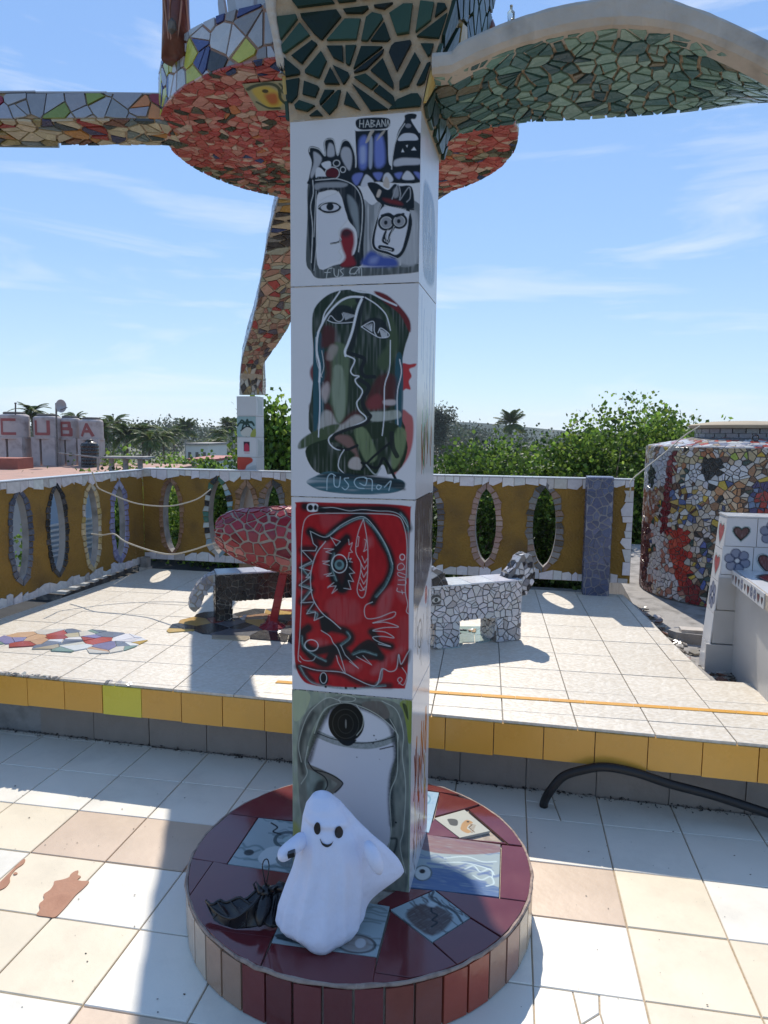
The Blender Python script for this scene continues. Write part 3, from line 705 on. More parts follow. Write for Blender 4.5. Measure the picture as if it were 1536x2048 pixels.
# ---------- first tile: a crowned profile beside a harbour town
def art_one():
    c = Canvas(215, 255, (110, 130), (1290, 60), (1275, 1625), (110, 1640), seed=10)
    c.fill([(275, 700), (270, 1000), (255, 1400), (300, 1500), (370, 1570), (600, 1560), (900, 1555), (1280, 1530), (1280, 1455), (1080, 1470), (780, 1475), (560, 1440), (380, 1480), (350, 1200), (350, 720)], (.07, .08, .08), streak=.45)
    c.fill([(760, 860), (860, 900), (960, 860), (1280, 900), (1280, 1450), (780, 1420), (740, 1300)], (.20, .21, .22), streak=.9, dirn='v')
    c.fill([(900, 900), (1000, 900), (1240, 960), (1270, 1100), (1262, 1440), (1100, 1440), (900, 1300)], (.42, .42, .44), .7, soft=30)
    c.fill([(280, 400), (300, 350), (380, 370), (430, 430), (422, 320), (460, 280), (520, 300), (548, 430), (590, 310), (650, 310), (700, 400), (710, 560), (690, 700), (300, 700), (285, 640), (312, 500)], K)
    for p in ([(330, 400), (405, 460), (360, 560), (312, 640), (300, 600), (330, 500)], [(470, 330), (512, 350), (520, 440), (455, 440)], [(600, 370), (660, 380), (682, 470), (655, 580), (580, 450)]): c.fill(p, (.40, .40, .43), .9, soft=14)
    for p in ([(352, 645), (352, 560), (385, 545), (430, 590), (430, 645)], [(400, 510), (480, 490), (485, 560), (440, 560)]): c.fill(p, (.55, .55, .58))
    c.disc(500, 600, 58, 50, (.09, .012, .016)); c.disc(500, 600, 66, 56, SCR, ring=8); c.disc(540, 510, 30, 28, SCR, ring=8); c.disc(598, 570, 24, 26, SCR, ring=8)
    c.fill([(300, 680), (640, 675), (745, 740), (790, 860), (800, 1000), (785, 1250), (765, 1460), (560, 1455), (700, 1350), (725, 1150), (640, 1020), (565, 780), (420, 765), (352, 860), (345, 1460), (300, 1400)], K, streak=.22)
    c.fill([(350, 690), (540, 680), (640, 700), (600, 730), (420, 730), (350, 750)], (.30, .31, .33), .8, soft=16)
    c.fill([(640, 800), (720, 880), (745, 1050), (740, 1200), (700, 1060), (660, 950)], (.24, .27, .29), .8, soft=20, streak=.5)
    face = [(365, 900), (400, 820), (480, 800), (550, 800), (602, 900), (642, 1030), (600, 1080), (560, 1130), (560, 1170), (582, 1210), (568, 1232), (582, 1290), (560, 1320), (587, 1370), (560, 1410), (480, 1440), (390, 1475), (365, 1300), (372, 1150)]
    c.fill(face, (.56, .56, .60))
    c.fill([(590, 1130), (640, 1110), (692, 1150), (702, 1250), (684, 1350), (712, 1450), (580, 1460), (620, 1380), (594, 1300), (572, 1200)], DRED, soft=26)
    c.fill([(585, 1130), (640, 1115), (680, 1150), (640, 1190), (590, 1180)], K, .8, soft=40)
    c.disc(475, 912, 108, 54, K); c.disc(478, 912, 84, 34, (.5, .5, .54)); c.disc(480, 906, 34, 34, K); c.stroke([(372, 910), (420, 872), (480, 860), (540, 870), (585, 905)], 8, SCR)
    c.stroke([(372, 930), (430, 965), (500, 975), (560, 955), (590, 915)], 8, SCR); c.stroke([(390, 850), (450, 815), (520, 790), (560, 770)], 7, SCR)
    c.stroke([(488, 1248), (530, 1242), (562, 1232), (582, 1212)], 17, K); c.stroke([(484, 1250), (536, 1246), (574, 1236)], 5, SCR)
    c.stroke(face[5:15], 7, SCR); c.stroke([(320, 660), (325, 780), (300, 900), (318, 1100), (305, 1420)], 8, SCR); c.stroke([(352, 760), (345, 880), (330, 1180)], 6, SCR); c.stroke([(368, 1130), (350, 1300), (330, 1500)], 6, SCR)
    c.stroke([(290, 400), (300, 360), (380, 380), (436, 440), (430, 320), (460, 290), (516, 306), (550, 440), (590, 322), (650, 312), (700, 410), (722, 540)], 8, SCR); c.stroke([(345, 660), (440, 655), (560, 655), (700, 720), (770, 860), (770, 1100), (740, 1330)], 8, SCR)
    c.fill([(710, 235), (730, 225), (985, 222), (1000, 240), (1008, 500), (1035, 560), (1030, 610), (650, 610), (700, 560), (722, 520)], K)
    c.fill([(745, 310), (815, 285), (815, 540), (748, 552)], (.12, .16, .42), soft=30); c.fill([(755, 380), (800, 370), (800, 500), (760, 510)], (.33, .38, .56), .8, soft=30)
    c.fill([(888, 285), (958, 290), (975, 520), (890, 545)], (.14, .18, .46), soft=30); c.fill([(838, 300), (866, 300), (862, 540), (832, 545)], (.30, .33, .42), soft=14)
    c.fill([(800, 330), (850, 220), (900, 190), (860, 260), (830, 320)], (.42, .36, .30), streak=.3); c.fill([(900, 320), (930, 260), (985, 210), (960, 260)], (.42, .36, .30), .8)
    c.fill([(712, 150), (760, 110), (980, 112), (1022, 150), (985, 208), (760, 212)], K); c.stroke([(720, 190), (760, 218), (870, 215), (985, 214), (1022, 165)], 5, SCR)
    for L in ([(752, 125), (748, 190)], [(785, 128), (782, 192)], [(752, 160), (785, 160)], [(800, 192), (820, 128), (838, 190)], [(806, 168), (834, 168)], [(852, 128), (850, 192)], [(852, 130), (884, 138), (856, 158), (888, 176), (852, 192)],
              [(898, 192), (916, 130), (934, 190)], [(904, 168), (930, 168)], [(948, 190), (948, 130), (978, 188), (980, 128)], [(990, 188), (1002, 132), (1012, 180)]): c.stroke(L, 6, (.52, .52, .5), smooth=False)
    c.fill([(1150, 95), (1200, 80), (1252, 92), (1240, 130), (1205, 140), (1270, 250), (1290, 290), (1290, 650), (1040, 650), (1034, 560), (1082, 270), (1132, 170), (1150, 130)], K)
    c.fill([(1090, 320), (1120, 270), (1170, 255), (1240, 268), (1265, 318), (1180, 322)], (.5, .5, .54)); c.fill([(1060, 500), (1120, 478), (1200, 480), (1285, 492), (1285, 540), (1150, 545), (1060, 550)], (.42, .42, .46), soft=14)
    for p in ([(1120, 425), (1132, 395), (1146, 425)], [(1205, 412), (1232, 380), (1252, 412)], [(1160, 365), (1178, 362), (1170, 385)]): c.fill(p, (.6, .6, .62), smooth=False)
    c.disc(1180, 190, 26, 20, (.2, .2, .22)); c.stroke([(1150, 170), (1100, 250), (1050, 400), (1034, 600)], 8, SCR)
    c.fill([(680, 600), (1285, 590), (1285, 705), (1000, 700), (900, 690), (720, 722)], K)
    for p in ([(680, 650), (710, 610), (780, 610), (740, 700), (710, 710)], [(870, 610), (955, 610), (920, 680)], [(1060, 620), (1130, 610), (1100, 670)], [(1230, 610), (1285, 620), (1285, 680)]): c.fill(p, (.14, .17, .42), soft=16)
    for p in ([(760, 730), (790, 640), (820, 622), (880, 690), (830, 720)], [(960, 690), (970, 625), (1010, 610), (1050, 670), (1020, 700)], [(1130, 670), (1160, 602), (1200, 610), (1235, 675)]): c.fill(p, (.50, .50, .54), soft=10)
    c.fill([(820, 700), (900, 700), (1000, 765), (1060, 712), (1110, 732), (1212, 742), (1235, 900), (1200, 945), (940, 885), (870, 800)], K)
    c.fill([(960, 840), (1100, 870), (1130, 910), (1000, 880)], (.16, .02, .02), .9, soft=26); c.stroke([(1040, 850), (1090, 720), (1115, 800), (1110, 860), (1190, 745), (1200, 840), (1170, 880)], 8, (.34, .34, .36)); c.fill([(1050, 770), (1090, 740), (1100, 820), (1060, 840)], (.3, .3, .32), .8, soft=16)
    c.fill([(900, 820), (920, 760), (945, 775), (925, 830)], (.45, .38, .33)); c.fill([(960, 720), (985, 640), (1015, 690), (1010, 750)], (.45, .38, .33))
    c.stroke([(940, 880), (1040, 920), (1130, 945), (1230, 950)], 14, K); c.stroke([(940, 890), (1040, 925), (1200, 960)], 6, SCR)
    c.stroke([(955, 900), (900, 1090), (872, 1230), (900, 1310), (1000, 1350), (1080, 1385), (1145, 1310), (1200, 1090), (1180, 960)], 34, K); c.fill([(962, 920), (1180, 965), (1190, 1010), (1138, 1290), (1080, 1362), (1000, 1332), (905, 1300), (885, 1230), (905, 1100)], (.55, .55, .59))
    c.stroke([(945, 900), (885, 1090), (858, 1240), (890, 1320), (1000, 1362), (1085, 1400)], 6, SCR)
    for x, y, r in ((990, 1065, 52), (1105, 1055, 48)): c.disc(x, y, r+24, r+24, K); c.disc(x, y, r-4, r-4, (.26, .26, .28)); c.disc(x, y, r, r, SCR, ring=7); c.disc(x-5, y, 16, 20, K)
    c.stroke([(950, 1000), (1010, 985), (1060, 1010), (1140, 990)], 22, K)
    c.stroke([(1060, 1110), (1020, 1180), (1010, 1245), (980, 1210), (985, 1150), (960, 1230), (1000, 1262)], 20, K); c.stroke([(1005, 1130), (985, 1190), (1000, 1250), (1022, 1200), (1060, 1100)], 5, SCR)
    c.stroke([(935, 1290), (990, 1300), (1045, 1318)], 38, K); c.stroke([(945, 1298), (1035, 1318)], 12, (.4, .4, .42))
    c.fill([(800, 1372), (860, 1325), (960, 1380), (1060, 1395), (1095, 1450), (1040, 1478), (780, 1462)], BLU, soft=34); c.fill([(850, 1390), (920, 1380), (900, 1440), (840, 1440)], (.25, .29, .5), .7, soft=40)
    for L in ([(445, 1570), (460, 1490), (500, 1475)], [(430, 1515), (480, 1515)], [(515, 1480), (520, 1540), (550, 1555), (560, 1490)], [(605, 1480), (575, 1500), (600, 1540), (570, 1560)],
              [(720, 1530), (660, 1530), (680, 1480), (740, 1475), (745, 1530)], [(700, 1540), (760, 1475), (770, 1560)]): c.stroke(L, 6, (.55, .56, .55))
    return c
# ---------- second tile: a dark green double face
def art_two():
    c = Canvas(215, 350, (110, 60), (1275, 25), (1230, 1985), (110, 1945), seed=40)
    G = (.016, .030, .018); G2 = (.055, .080, .042); TE = (.02, .075, .10)
    c.fill([(1120, 750), (1190, 745), (1250, 738), (1240, 765), (1190, 790), (1210, 850), (1185, 900), (1200, 970), (1160, 965), (1120, 970)], (.42, .035, .04), soft=10)
    c.fill([(1100, 1190), (1190, 1195), (1222, 1260), (1215, 1450), (1170, 1600), (1080, 1720), (1040, 1730)], (.40, .11, .11), soft=16)
    c.fill([(290, 790), (330, 730), (420, 700), (420, 900), (340, 920), (295, 860)], (.17, .05, .055), soft=20); c.fill([(275, 1120), (310, 1075), (400, 1060), (470, 1150), (400, 1230), (300, 1190)], (.20, .17, .17), soft=20)
    c.fill([(310, 420), (330, 250), (450, 130), (600, 82), (760, 90), (900, 120), (1060, 210), (1170, 340), (1195, 450), (1150, 600), (1120, 800), (1115, 1200), (1090, 1380), (330, 1420), (315, 900), (320, 600)], G, streak=.25)
    c.fill([(330, 520), (420, 560), (410, 1300), (360, 1450), (320, 1400)], TE, streak=.35); c.fill([(1070, 700), (1130, 690), (1130, 1180), (1090, 1400), (1060, 1250)], TE, streak=.4)
    c.fill([(880, 95), (1000, 130), (1130, 250), (1200, 360), (1195, 460), (1110, 300), (960, 180)], (.13, .018, .02), soft=14)
    c.fill([(560, 170), (700, 150), (760, 160), (700, 220), (560, 260), (480, 260)], G2, soft=30, streak=.3); c.fill([(940, 200), (1040, 320), (1090, 480), (1080, 640), (980, 800), (900, 720), (1000, 560), (1010, 400)], G2, soft=30, streak=.5)
    c.fill([(480, 560), (640, 600), (640, 900), (620, 1180), (560, 1290), (490, 1180), (470, 850)], (.10, .135, .08), streak=.75, soft=20)
    c.fill([(500, 780), (600, 790), (610, 1150), (560, 1270), (500, 1100)], (.26, .30, .23), .7, streak=.8, soft=20)
    for p in ([(420, 400), (520, 420), (520, 560), (440, 590), (390, 580)], [(420, 650), (480, 650), (490, 800), (470, 980), (410, 1050), (390, 950), (440, 820)], [(880, 900), (960, 830), (1070, 860), (1060, 1060), (960, 1150), (820, 1130), (800, 1080)],
              [(560, 1300), (600, 1240), (700, 1160), (760, 1200), (720, 1290), (640, 1280)], [(430, 1100), (490, 1130), (520, 1270), (560, 1310), (500, 1310), (440, 1240)]): c.fill(p, (.075, .018, .02), .9, soft=36, streak=.3)
    c.fill([(810, 1080), (900, 1010), (950, 1060), (930, 1140), (830, 1150)], (.17, .035, .04), soft=36)
    c.fill([(480, 570), (550, 590), (500, 700), (440, 690)], (.34, .28, .26), .7, streak=.6, soft=24); c.fill([(390, 980), (450, 900), (470, 980), (430, 1090)], (.42, .36, .35), .8, soft=30); c.fill([(960, 1070), (1060, 1065), (1060, 1110), (970, 1110)], (.45, .38, .38), .9, soft=16)
    c.fill([(400, 1180), (480, 1170), (560, 1290), (700, 1200), (780, 1240), (700, 1300), (500, 1380), (360, 1380)], (.40, .38, .36), .85, streak=.6, soft=24)
    c.fill([(830, 1180), (960, 1170), (1090, 1160), (1100, 1230), (860, 1260)], (.34, .36, .32), .9, streak=.4, soft=14)
    c.fill([(180, 1510), (190, 1440), (300, 1360), (480, 1290), (560, 1300), (440, 1430), (300, 1480)], G2, soft=14, streak=.3)
    c.fill([(250, 1500), (440, 1420), (620, 1400), (700, 1340), (860, 1270), (1050, 1280), (1110, 1340), (1170, 1500), (1080, 1720), (820, 1760), (600, 1745), (380, 1740), (280, 1650)], G, streak=.3)
    c.fill([(690, 1340), (800, 1330), (900, 1580), (820, 1640), (760, 1560)], (.16, .21, .11), .9, streak=.7, soft=16); c.fill([(1070, 1330), (1160, 1360), (1130, 1560), (1050, 1700), (1020, 1600)], (.15, .20, .10), .9, streak=.6, soft=16)
    c.fill([(500, 1400), (640, 1390), (700, 1480), (740, 1640), (690, 1700), (640, 1640), (700, 1560)], (.20, .11, .10), .9, soft=24); c.fill([(640, 1640), (680, 1590), (740, 1600), (756, 1700), (650, 1690)], (.42, .38, .36), .9, streak=.4, soft=14)
    c.fill([(920, 1690), (955, 1660), (985, 1740), (1000, 1790), (900, 1780)], (.56, .55, .58))
    c.stroke([(740, 170), (800, 150)], 60, K, soft=14); c.stroke([(770, 160), (740, 300), (700, 460), (660, 600)], 66, K, .85, soft=20)
    c.fill([(455, 330), (520, 230), (640, 220), (715, 290), (690, 380), (560, 380)], K, .9, soft=14); c.fill([(770, 390), (850, 330), (960, 350), (1015, 470), (980, 520), (860, 480)], K, .9, soft=14)
    W1 = (.62, .63, .66)
    c.stroke([(768, 165), (735, 240), (710, 330), (680, 450), (640, 560), (615, 620), (618, 665)], 22, W1)
    c.stroke([(618, 660), (690, 690), (700, 720), (665, 800), (690, 840), (740, 850), (705, 880), (720, 920), (770, 980), (750, 1040), (718, 1090), (740, 1160), (800, 1220), (780, 1260), (620, 1330), (480, 1390), (462, 1450), (520, 1510), (600, 1520)], 11, W1)
    c.stroke([(640, 640), (740, 670), (790, 700), (760, 790), (790, 850), (880, 856)], 34, K); c.stroke([(740, 880), (820, 930), (820, 980), (770, 1060), (790, 1150), (840, 1210)], 36, K); c.stroke([(840, 1220), (790, 1280), (640, 1330), (520, 1380), (495, 1420)], 30, K); c.stroke([(540, 1500), (620, 1520), (700, 1490), (720, 1480)], 26, K)
    c.stroke([(600, 1520), (560, 1590), (548, 1680), (600, 1740)], 8, W1)
    c.stroke([(570, 95), (500, 190), (430, 280), (400, 380), (362, 460)], 12, W1); c.stroke([(780, 145), (660, 145), (560, 190), (460, 290), (410, 370), (365, 470), (352, 620), (380, 760), (375, 900)], 18, W1); c.stroke([(375, 880), (380, 1100), (365, 1400)], 11, W1); c.stroke([(345, 500), (350, 700), (400, 860)], 6, SCR)
    c.stroke([(400, 620), (418, 760), (390, 850)], 6, SCR); c.stroke([(410, 900), (405, 1060), (410, 1330)], 4, SCR, .6)
    c.stroke([(800, 148), (900, 210), (980, 290), (1010, 370), (1025, 440)], 10, W1); c.stroke([(1025, 530), (1015, 780), (970, 940), (965, 1200), (945, 1390)], 9, W1); c.stroke([(1105, 700), (1120, 820), (1085, 980), (1080, 1150), (1085, 1290)], 9, W1)
    c.stroke([(680, 82), (760, 100), (850, 110), (960, 165), (1080, 220)], 16, W1, .9)
    c.stroke([(455, 350), (485, 308), (530, 350), (570, 360), (600, 330), (590, 290)], 6, W1); c.stroke([(455, 350), (520, 372), (620, 372), (690, 366)], 6, W1)
    for k in range(9): c.stroke([(600+k*13, 280+k*3), (622+k*10, 345-k*4)], 6, W1, .9)
    c.stroke([(765, 408), (850, 362), (880, 372), (880, 445), (900, 490)], 7, W1); c.stroke([(765, 408), (860, 470), (930, 505), (1000, 500), (1010, 470), (940, 420), (915, 460)], 7, W1)
    for k in range(6): c.stroke([(790+k*14, 400-k*4), (860, 450-k*8)], 6, W1, .85); c.stroke([(930+k*12, 430+k*6), (950+k*9, 500)], 7, W1, .9)
    c.stroke([(1030, 1370), (1040, 1500), (1075, 1580)], 42, K, .9); c.stroke([(1010, 1460), (860, 1590), (760, 1700)], 22, K); c.stroke([(760, 1640), (900, 1690), (960, 1600), (1060, 1790)], 24, K); c.stroke([(800, 1660), (880, 1750), (930, 1690)], 12, (.3, .33, .33))
    c.fill([(250, 1810), (340, 1760), (450, 1720), (620, 1740), (900, 1780), (1100, 1795), (1145, 1860), (1080, 1910), (900, 1935), (620, 1930), (400, 1900), (300, 1860)], (.05, .12, .15), streak=.55, dirn='h')
    c.fill([(350, 1760), (600, 1730), (1090, 1800), (1140, 1870), (1110, 1895), (800, 1820), (500, 1790)], K, .85, soft=24, streak=.3, dirn='h')
    for L in ([(440, 1890), (445, 1780), (480, 1740), (520, 1760)], [(505, 1760), (510, 1850), (550, 1860), (565, 1770)], [(640, 1780), (600, 1790), (640, 1850), (610, 1890), (580, 1870)],
              [(780, 1880), (720, 1870), (690, 1820), (720, 1780), (800, 1780), (790, 1850), (740, 1830)], [(790, 1785), (850, 1800), (850, 1900)], [(900, 1850), (890, 1870), (910, 1890), (935, 1860), (905, 1845)], [(960, 1870), (1020, 1810), (1000, 1900)]): c.stroke(L, 7, (.42, .55, .62))
    return c
# ---------- third tile: a red field with a spiked profile
def art_three():
    c = Canvas(215, 345, (108, 55), (1228, 90), (1195, 1870), (108, 1810), seed=70)
    RD = (.37, .018, .024); TQ = (.10, .19, .20); PK = (.34, .16, .17)
    c.fill([(150, 130), (180, 100), (600, 110), (980, 120), (1180, 140), (1190, 180), (1175, 600), (1170, 1200), (1165, 1500), (1140, 1740), (1060, 1775), (500, 1780), (300, 1770), (200, 1720), (135, 1560), (135, 1200), (150, 700), (145, 250)], RD, soft=8, col2=(.30, .014, .02))
    for p, a in (([(400, 480), (460, 470), (470, 700), (390, 790), (370, 700)], .6), ([(380, 170), (560, 220), (540, 300), (400, 330)], .35), ([(200, 700), (280, 760), (270, 1000), (180, 900)], .6), ([(480, 960), (700, 980), (740, 1160), (560, 1200), (420, 1080)], .45),
                 ([(960, 880), (1040, 860), (1000, 1060), (900, 1180), (900, 1000)], .7), ([(1070, 640), (1140, 600), (1150, 980), (1060, 900)], .6), ([(880, 1560), (1080, 1400), (1120, 1440), (900, 1640), (830, 1640)], .7), ([(780, 430), (840, 410), (850, 490), (780, 500)], .7),
                 ([(600, 1570), (760, 1560), (700, 1640), (560, 1640)], .6), ([(330, 1340), (440, 1360), (400, 1440), (350, 1440)], .6), ([(1080, 1150), (1160, 1130), (1160, 1400), (1080, 1400)], .3)): c.fill(p, (.36, .11, .12), a*.75, soft=40, streak=.9)
    bk = lambda P, w=60, a=.97, s=40: c.stroke(P, w*1.45, K, a, soft=34)
    bk([(230, 140), (400, 165), (600, 170), (900, 165), (1060, 180), (1130, 240), (1165, 330)], 50)
    bk([(280, 360), (420, 420), (520, 340), (640, 260), (760, 225), (850, 300), (940, 450), (1000, 560), (1020, 680), (980, 800), (900, 900), (850, 990)], 52)
    bk([(280, 370), (330, 460), (330, 520), (210, 530), (300, 620), (200, 690), (280, 780), (200, 850), (290, 890), (200, 1000), (310, 1010), (270, 1100), (380, 1130), (410, 1230)], 48, .9)
    bk([(620, 420), (540, 500), (480, 600), (490, 760), (550, 870), (600, 870), (640, 760), (630, 640)], 56); c.fill([(500, 620), (620, 620), (630, 800), (560, 900), (490, 780)], K, .9, soft=30)
    bk([(410, 1130), (450, 1220), (600, 1260), (650, 1320), (600, 1380), (480, 1420), (330, 1450), (230, 1400), (210, 1290), (260, 1240)], 56); c.fill([(380, 1120), (480, 1160), (520, 1210), (430, 1290), (380, 1240)], K, .95, soft=20)
    bk([(230, 1430), (320, 1520), (430, 1560), (500, 1450), (600, 1460), (650, 1500), (760, 1440), (840, 1400), (920, 1490)], 60); c.fill([(660, 1460), (760, 1350), (850, 1340), (930, 1490), (800, 1520)], K, .95, soft=20); c.fill([(520, 1380), (600, 1400), (610, 1500), (560, 1530)], K, .9, soft=14)
    bk([(840, 1260), (870, 1300), (900, 1360), (1010, 1390)], 50); bk([(160, 1600), (360, 1630), (560, 1650), (760, 1740), (1000, 1750)], 40, .8); c.disc(400, 1710, 46, 60, K); c.fill([(170, 1580), (250, 1640), (330, 1740), (260, 1730), (180, 1660)], K, .8, soft=24)
    bk([(1080, 1480), (1090, 1570), (1150, 1520), (1170, 1430)], 26, .8, 20)
    tq = lambda P, w=14, a=.9: (c.stroke(P, w*1.7, TQ, .8, soft=14, streak=.7), c.stroke([(x+6, y+5) for x, y in P], 5, (.25, .36, .36), .8))
    for P in ([(440, 400), (560, 320), (700, 250), (780, 240)], [(790, 260), (880, 350), (960, 480), (1010, 600), (1020, 700), (960, 840), (880, 940)], [(1100, 200), (1160, 300), (1165, 600), (1160, 760)], [(300, 640), (210, 690), (280, 780)], [(220, 850), (280, 880), (210, 990)],
              [(500, 560), (480, 680), (520, 800)], [(620, 1270), (640, 1320), (560, 1390)], [(200, 1320), (210, 1400), (300, 1480), (420, 1540)], [(180, 1600), (240, 1700), (340, 1760), (640, 1790), (960, 1750)], [(930, 1600), (920, 1690), (880, 1740)], [(260, 1080), (340, 1100), (330, 1150)], [(670, 1470), (760, 1440), (880, 1470)]): tq(P)
    c.disc(550, 660, 44, 46, (.13, .22, .23)); c.disc(550, 655, 24, 24, (.04, .06, .07)); c.disc(550, 650, 70, 82, SC2, ring=7)
    w = lambda P, k=6, sm=True: c.stroke(P, k*.82, (.46, .49, .50), smooth=sm)
    w([(190, 1560), (165, 1520), (180, 1320), (200, 900), (200, 500), (215, 320), (250, 240), (340, 205), (600, 200), (900, 205), (1060, 220), (1120, 280), (1155, 450), (1150, 700), (1140, 880), (1160, 1000), (1150, 1070), (1175, 1095)], 7)
    w([(360, 155), (500, 150), (640, 178), (760, 168), (900, 180), (1020, 185), (1100, 220), (1165, 320)], 6)
    w([(425, 450), (340, 560), (290, 720), (285, 850), (310, 980), (390, 1100), (480, 1170), (560, 1240)], 9)
    w([(280, 360), (430, 412), (560, 310), (700, 240), (790, 240), (890, 350), (980, 500), (1030, 650)], 6)
    w([(285, 370), (310, 470), (345, 500), (330, 535), (205, 535), (300, 630), (180, 690), (290, 720), (240, 780), (285, 770), (175, 850), (300, 890), (190, 1010), (320, 1000), (245, 1110), (330, 1090), (315, 1170), (400, 1130)], 7, False)
    w([(770, 250), (720, 380), (700, 540), (745, 640), (740, 740), (710, 880), (740, 950), (780, 930), (800, 800), (810, 600), (800, 420), (770, 250)], 7)
    for P in ([(755, 580), (780, 640), (805, 600)], [(750, 650), (775, 700), (800, 660)], [(745, 700), (770, 770), (800, 720)], [(740, 770), (770, 830), (795, 790)], [(735, 820), (765, 880), (790, 850)], [(730, 880), (745, 890), (780, 880)], [(780, 430), (795, 440), (785, 500), (770, 540), (800, 520)], [(715, 400), (730, 410), (720, 490), (700, 500)],
              [(470, 410), (520, 490), (560, 450), (480, 420)], [(410, 515), (500, 520), (425, 545), (480, 560)], [(395, 630), (460, 625), (400, 650), (460, 665)], [(410, 750), (480, 735), (430, 765), (500, 755)], [(440, 870), (500, 820), (445, 860), (520, 850), (480, 920), (530, 880)],
              [(635, 430), (640, 480), (670, 460), (650, 520), (670, 545), (640, 550), (630, 610), (660, 600), (640, 630), (670, 635)], [(640, 680), (690, 730), (640, 740), (680, 810), (630, 800), (655, 880), (590, 870)]): w(P, 6, False)
    w([(850, 990), (790, 1020), (775, 1080), (800, 1140), (900, 1130), (1020, 1080), (1055, 1085), (1020, 1130), (850, 1180), (960, 1170), (1080, 1210), (950, 1220), (850, 1250), (960, 1260), (1040, 1310), (940, 1300), (850, 1310), (900, 1350), (1010, 1390), (900, 1370)], 7)
    c.disc(290, 1400, 62, 52, SC2, ring=7); w([(380, 1260), (460, 1310), (490, 1370), (540, 1440), (600, 1650), (540, 1560), (520, 1490)], 7); w([(560, 1390), (600, 1480), (720, 1600), (640, 1540)], 6, False); w([(760, 1480), (840, 1565), (700, 1490)], 6, False)
    w([(180, 1500), (220, 1540), (300, 1540), (330, 1500)], 6); w([(190, 1590), (340, 1630), (560, 1640), (700, 1700), (820, 1750), (890, 1740), (930, 1600), (1000, 1620), (1060, 1590), (1080, 1460), (1100, 1550), (1150, 1460), (1180, 1410)], 8); w([(1110, 1580), (1150, 1650), (1120, 1740), (1070, 1700), (1090, 1670), (1110, 1690), (1080, 1730)], 6)
    c.disc(400, 1700, 30, 50, SC2, ring=5); c.disc(1115, 585, 22, 26, SC2, ring=6)
    for P in ([(1140, 690), (1080, 700), (1075, 660), (1110, 640), (1135, 670), (1110, 700)], [(1140, 740), (1080, 720), (1080, 750), (1140, 770)], [(1080, 790), (1140, 790), (1140, 830), (1075, 830)], [(1135, 900), (1070, 890), (1070, 860)], [(1110, 880), (1115, 915)]): w(P, 6)
    c.fill([(250, 150), (270, 115), (350, 120), (352, 180), (270, 185)], (.6, .6, .62)); c.disc(285, 150, 24, 26, K); c.disc(332, 150, 16, 24, K); c.fill([(355, 140), (430, 165), (420, 195), (360, 190)], K, .9, soft=16)
    for x, y in ((420, 1782), (605, 1786), (690, 1782)): c.disc(x, y, 12, 10, K)
    return c
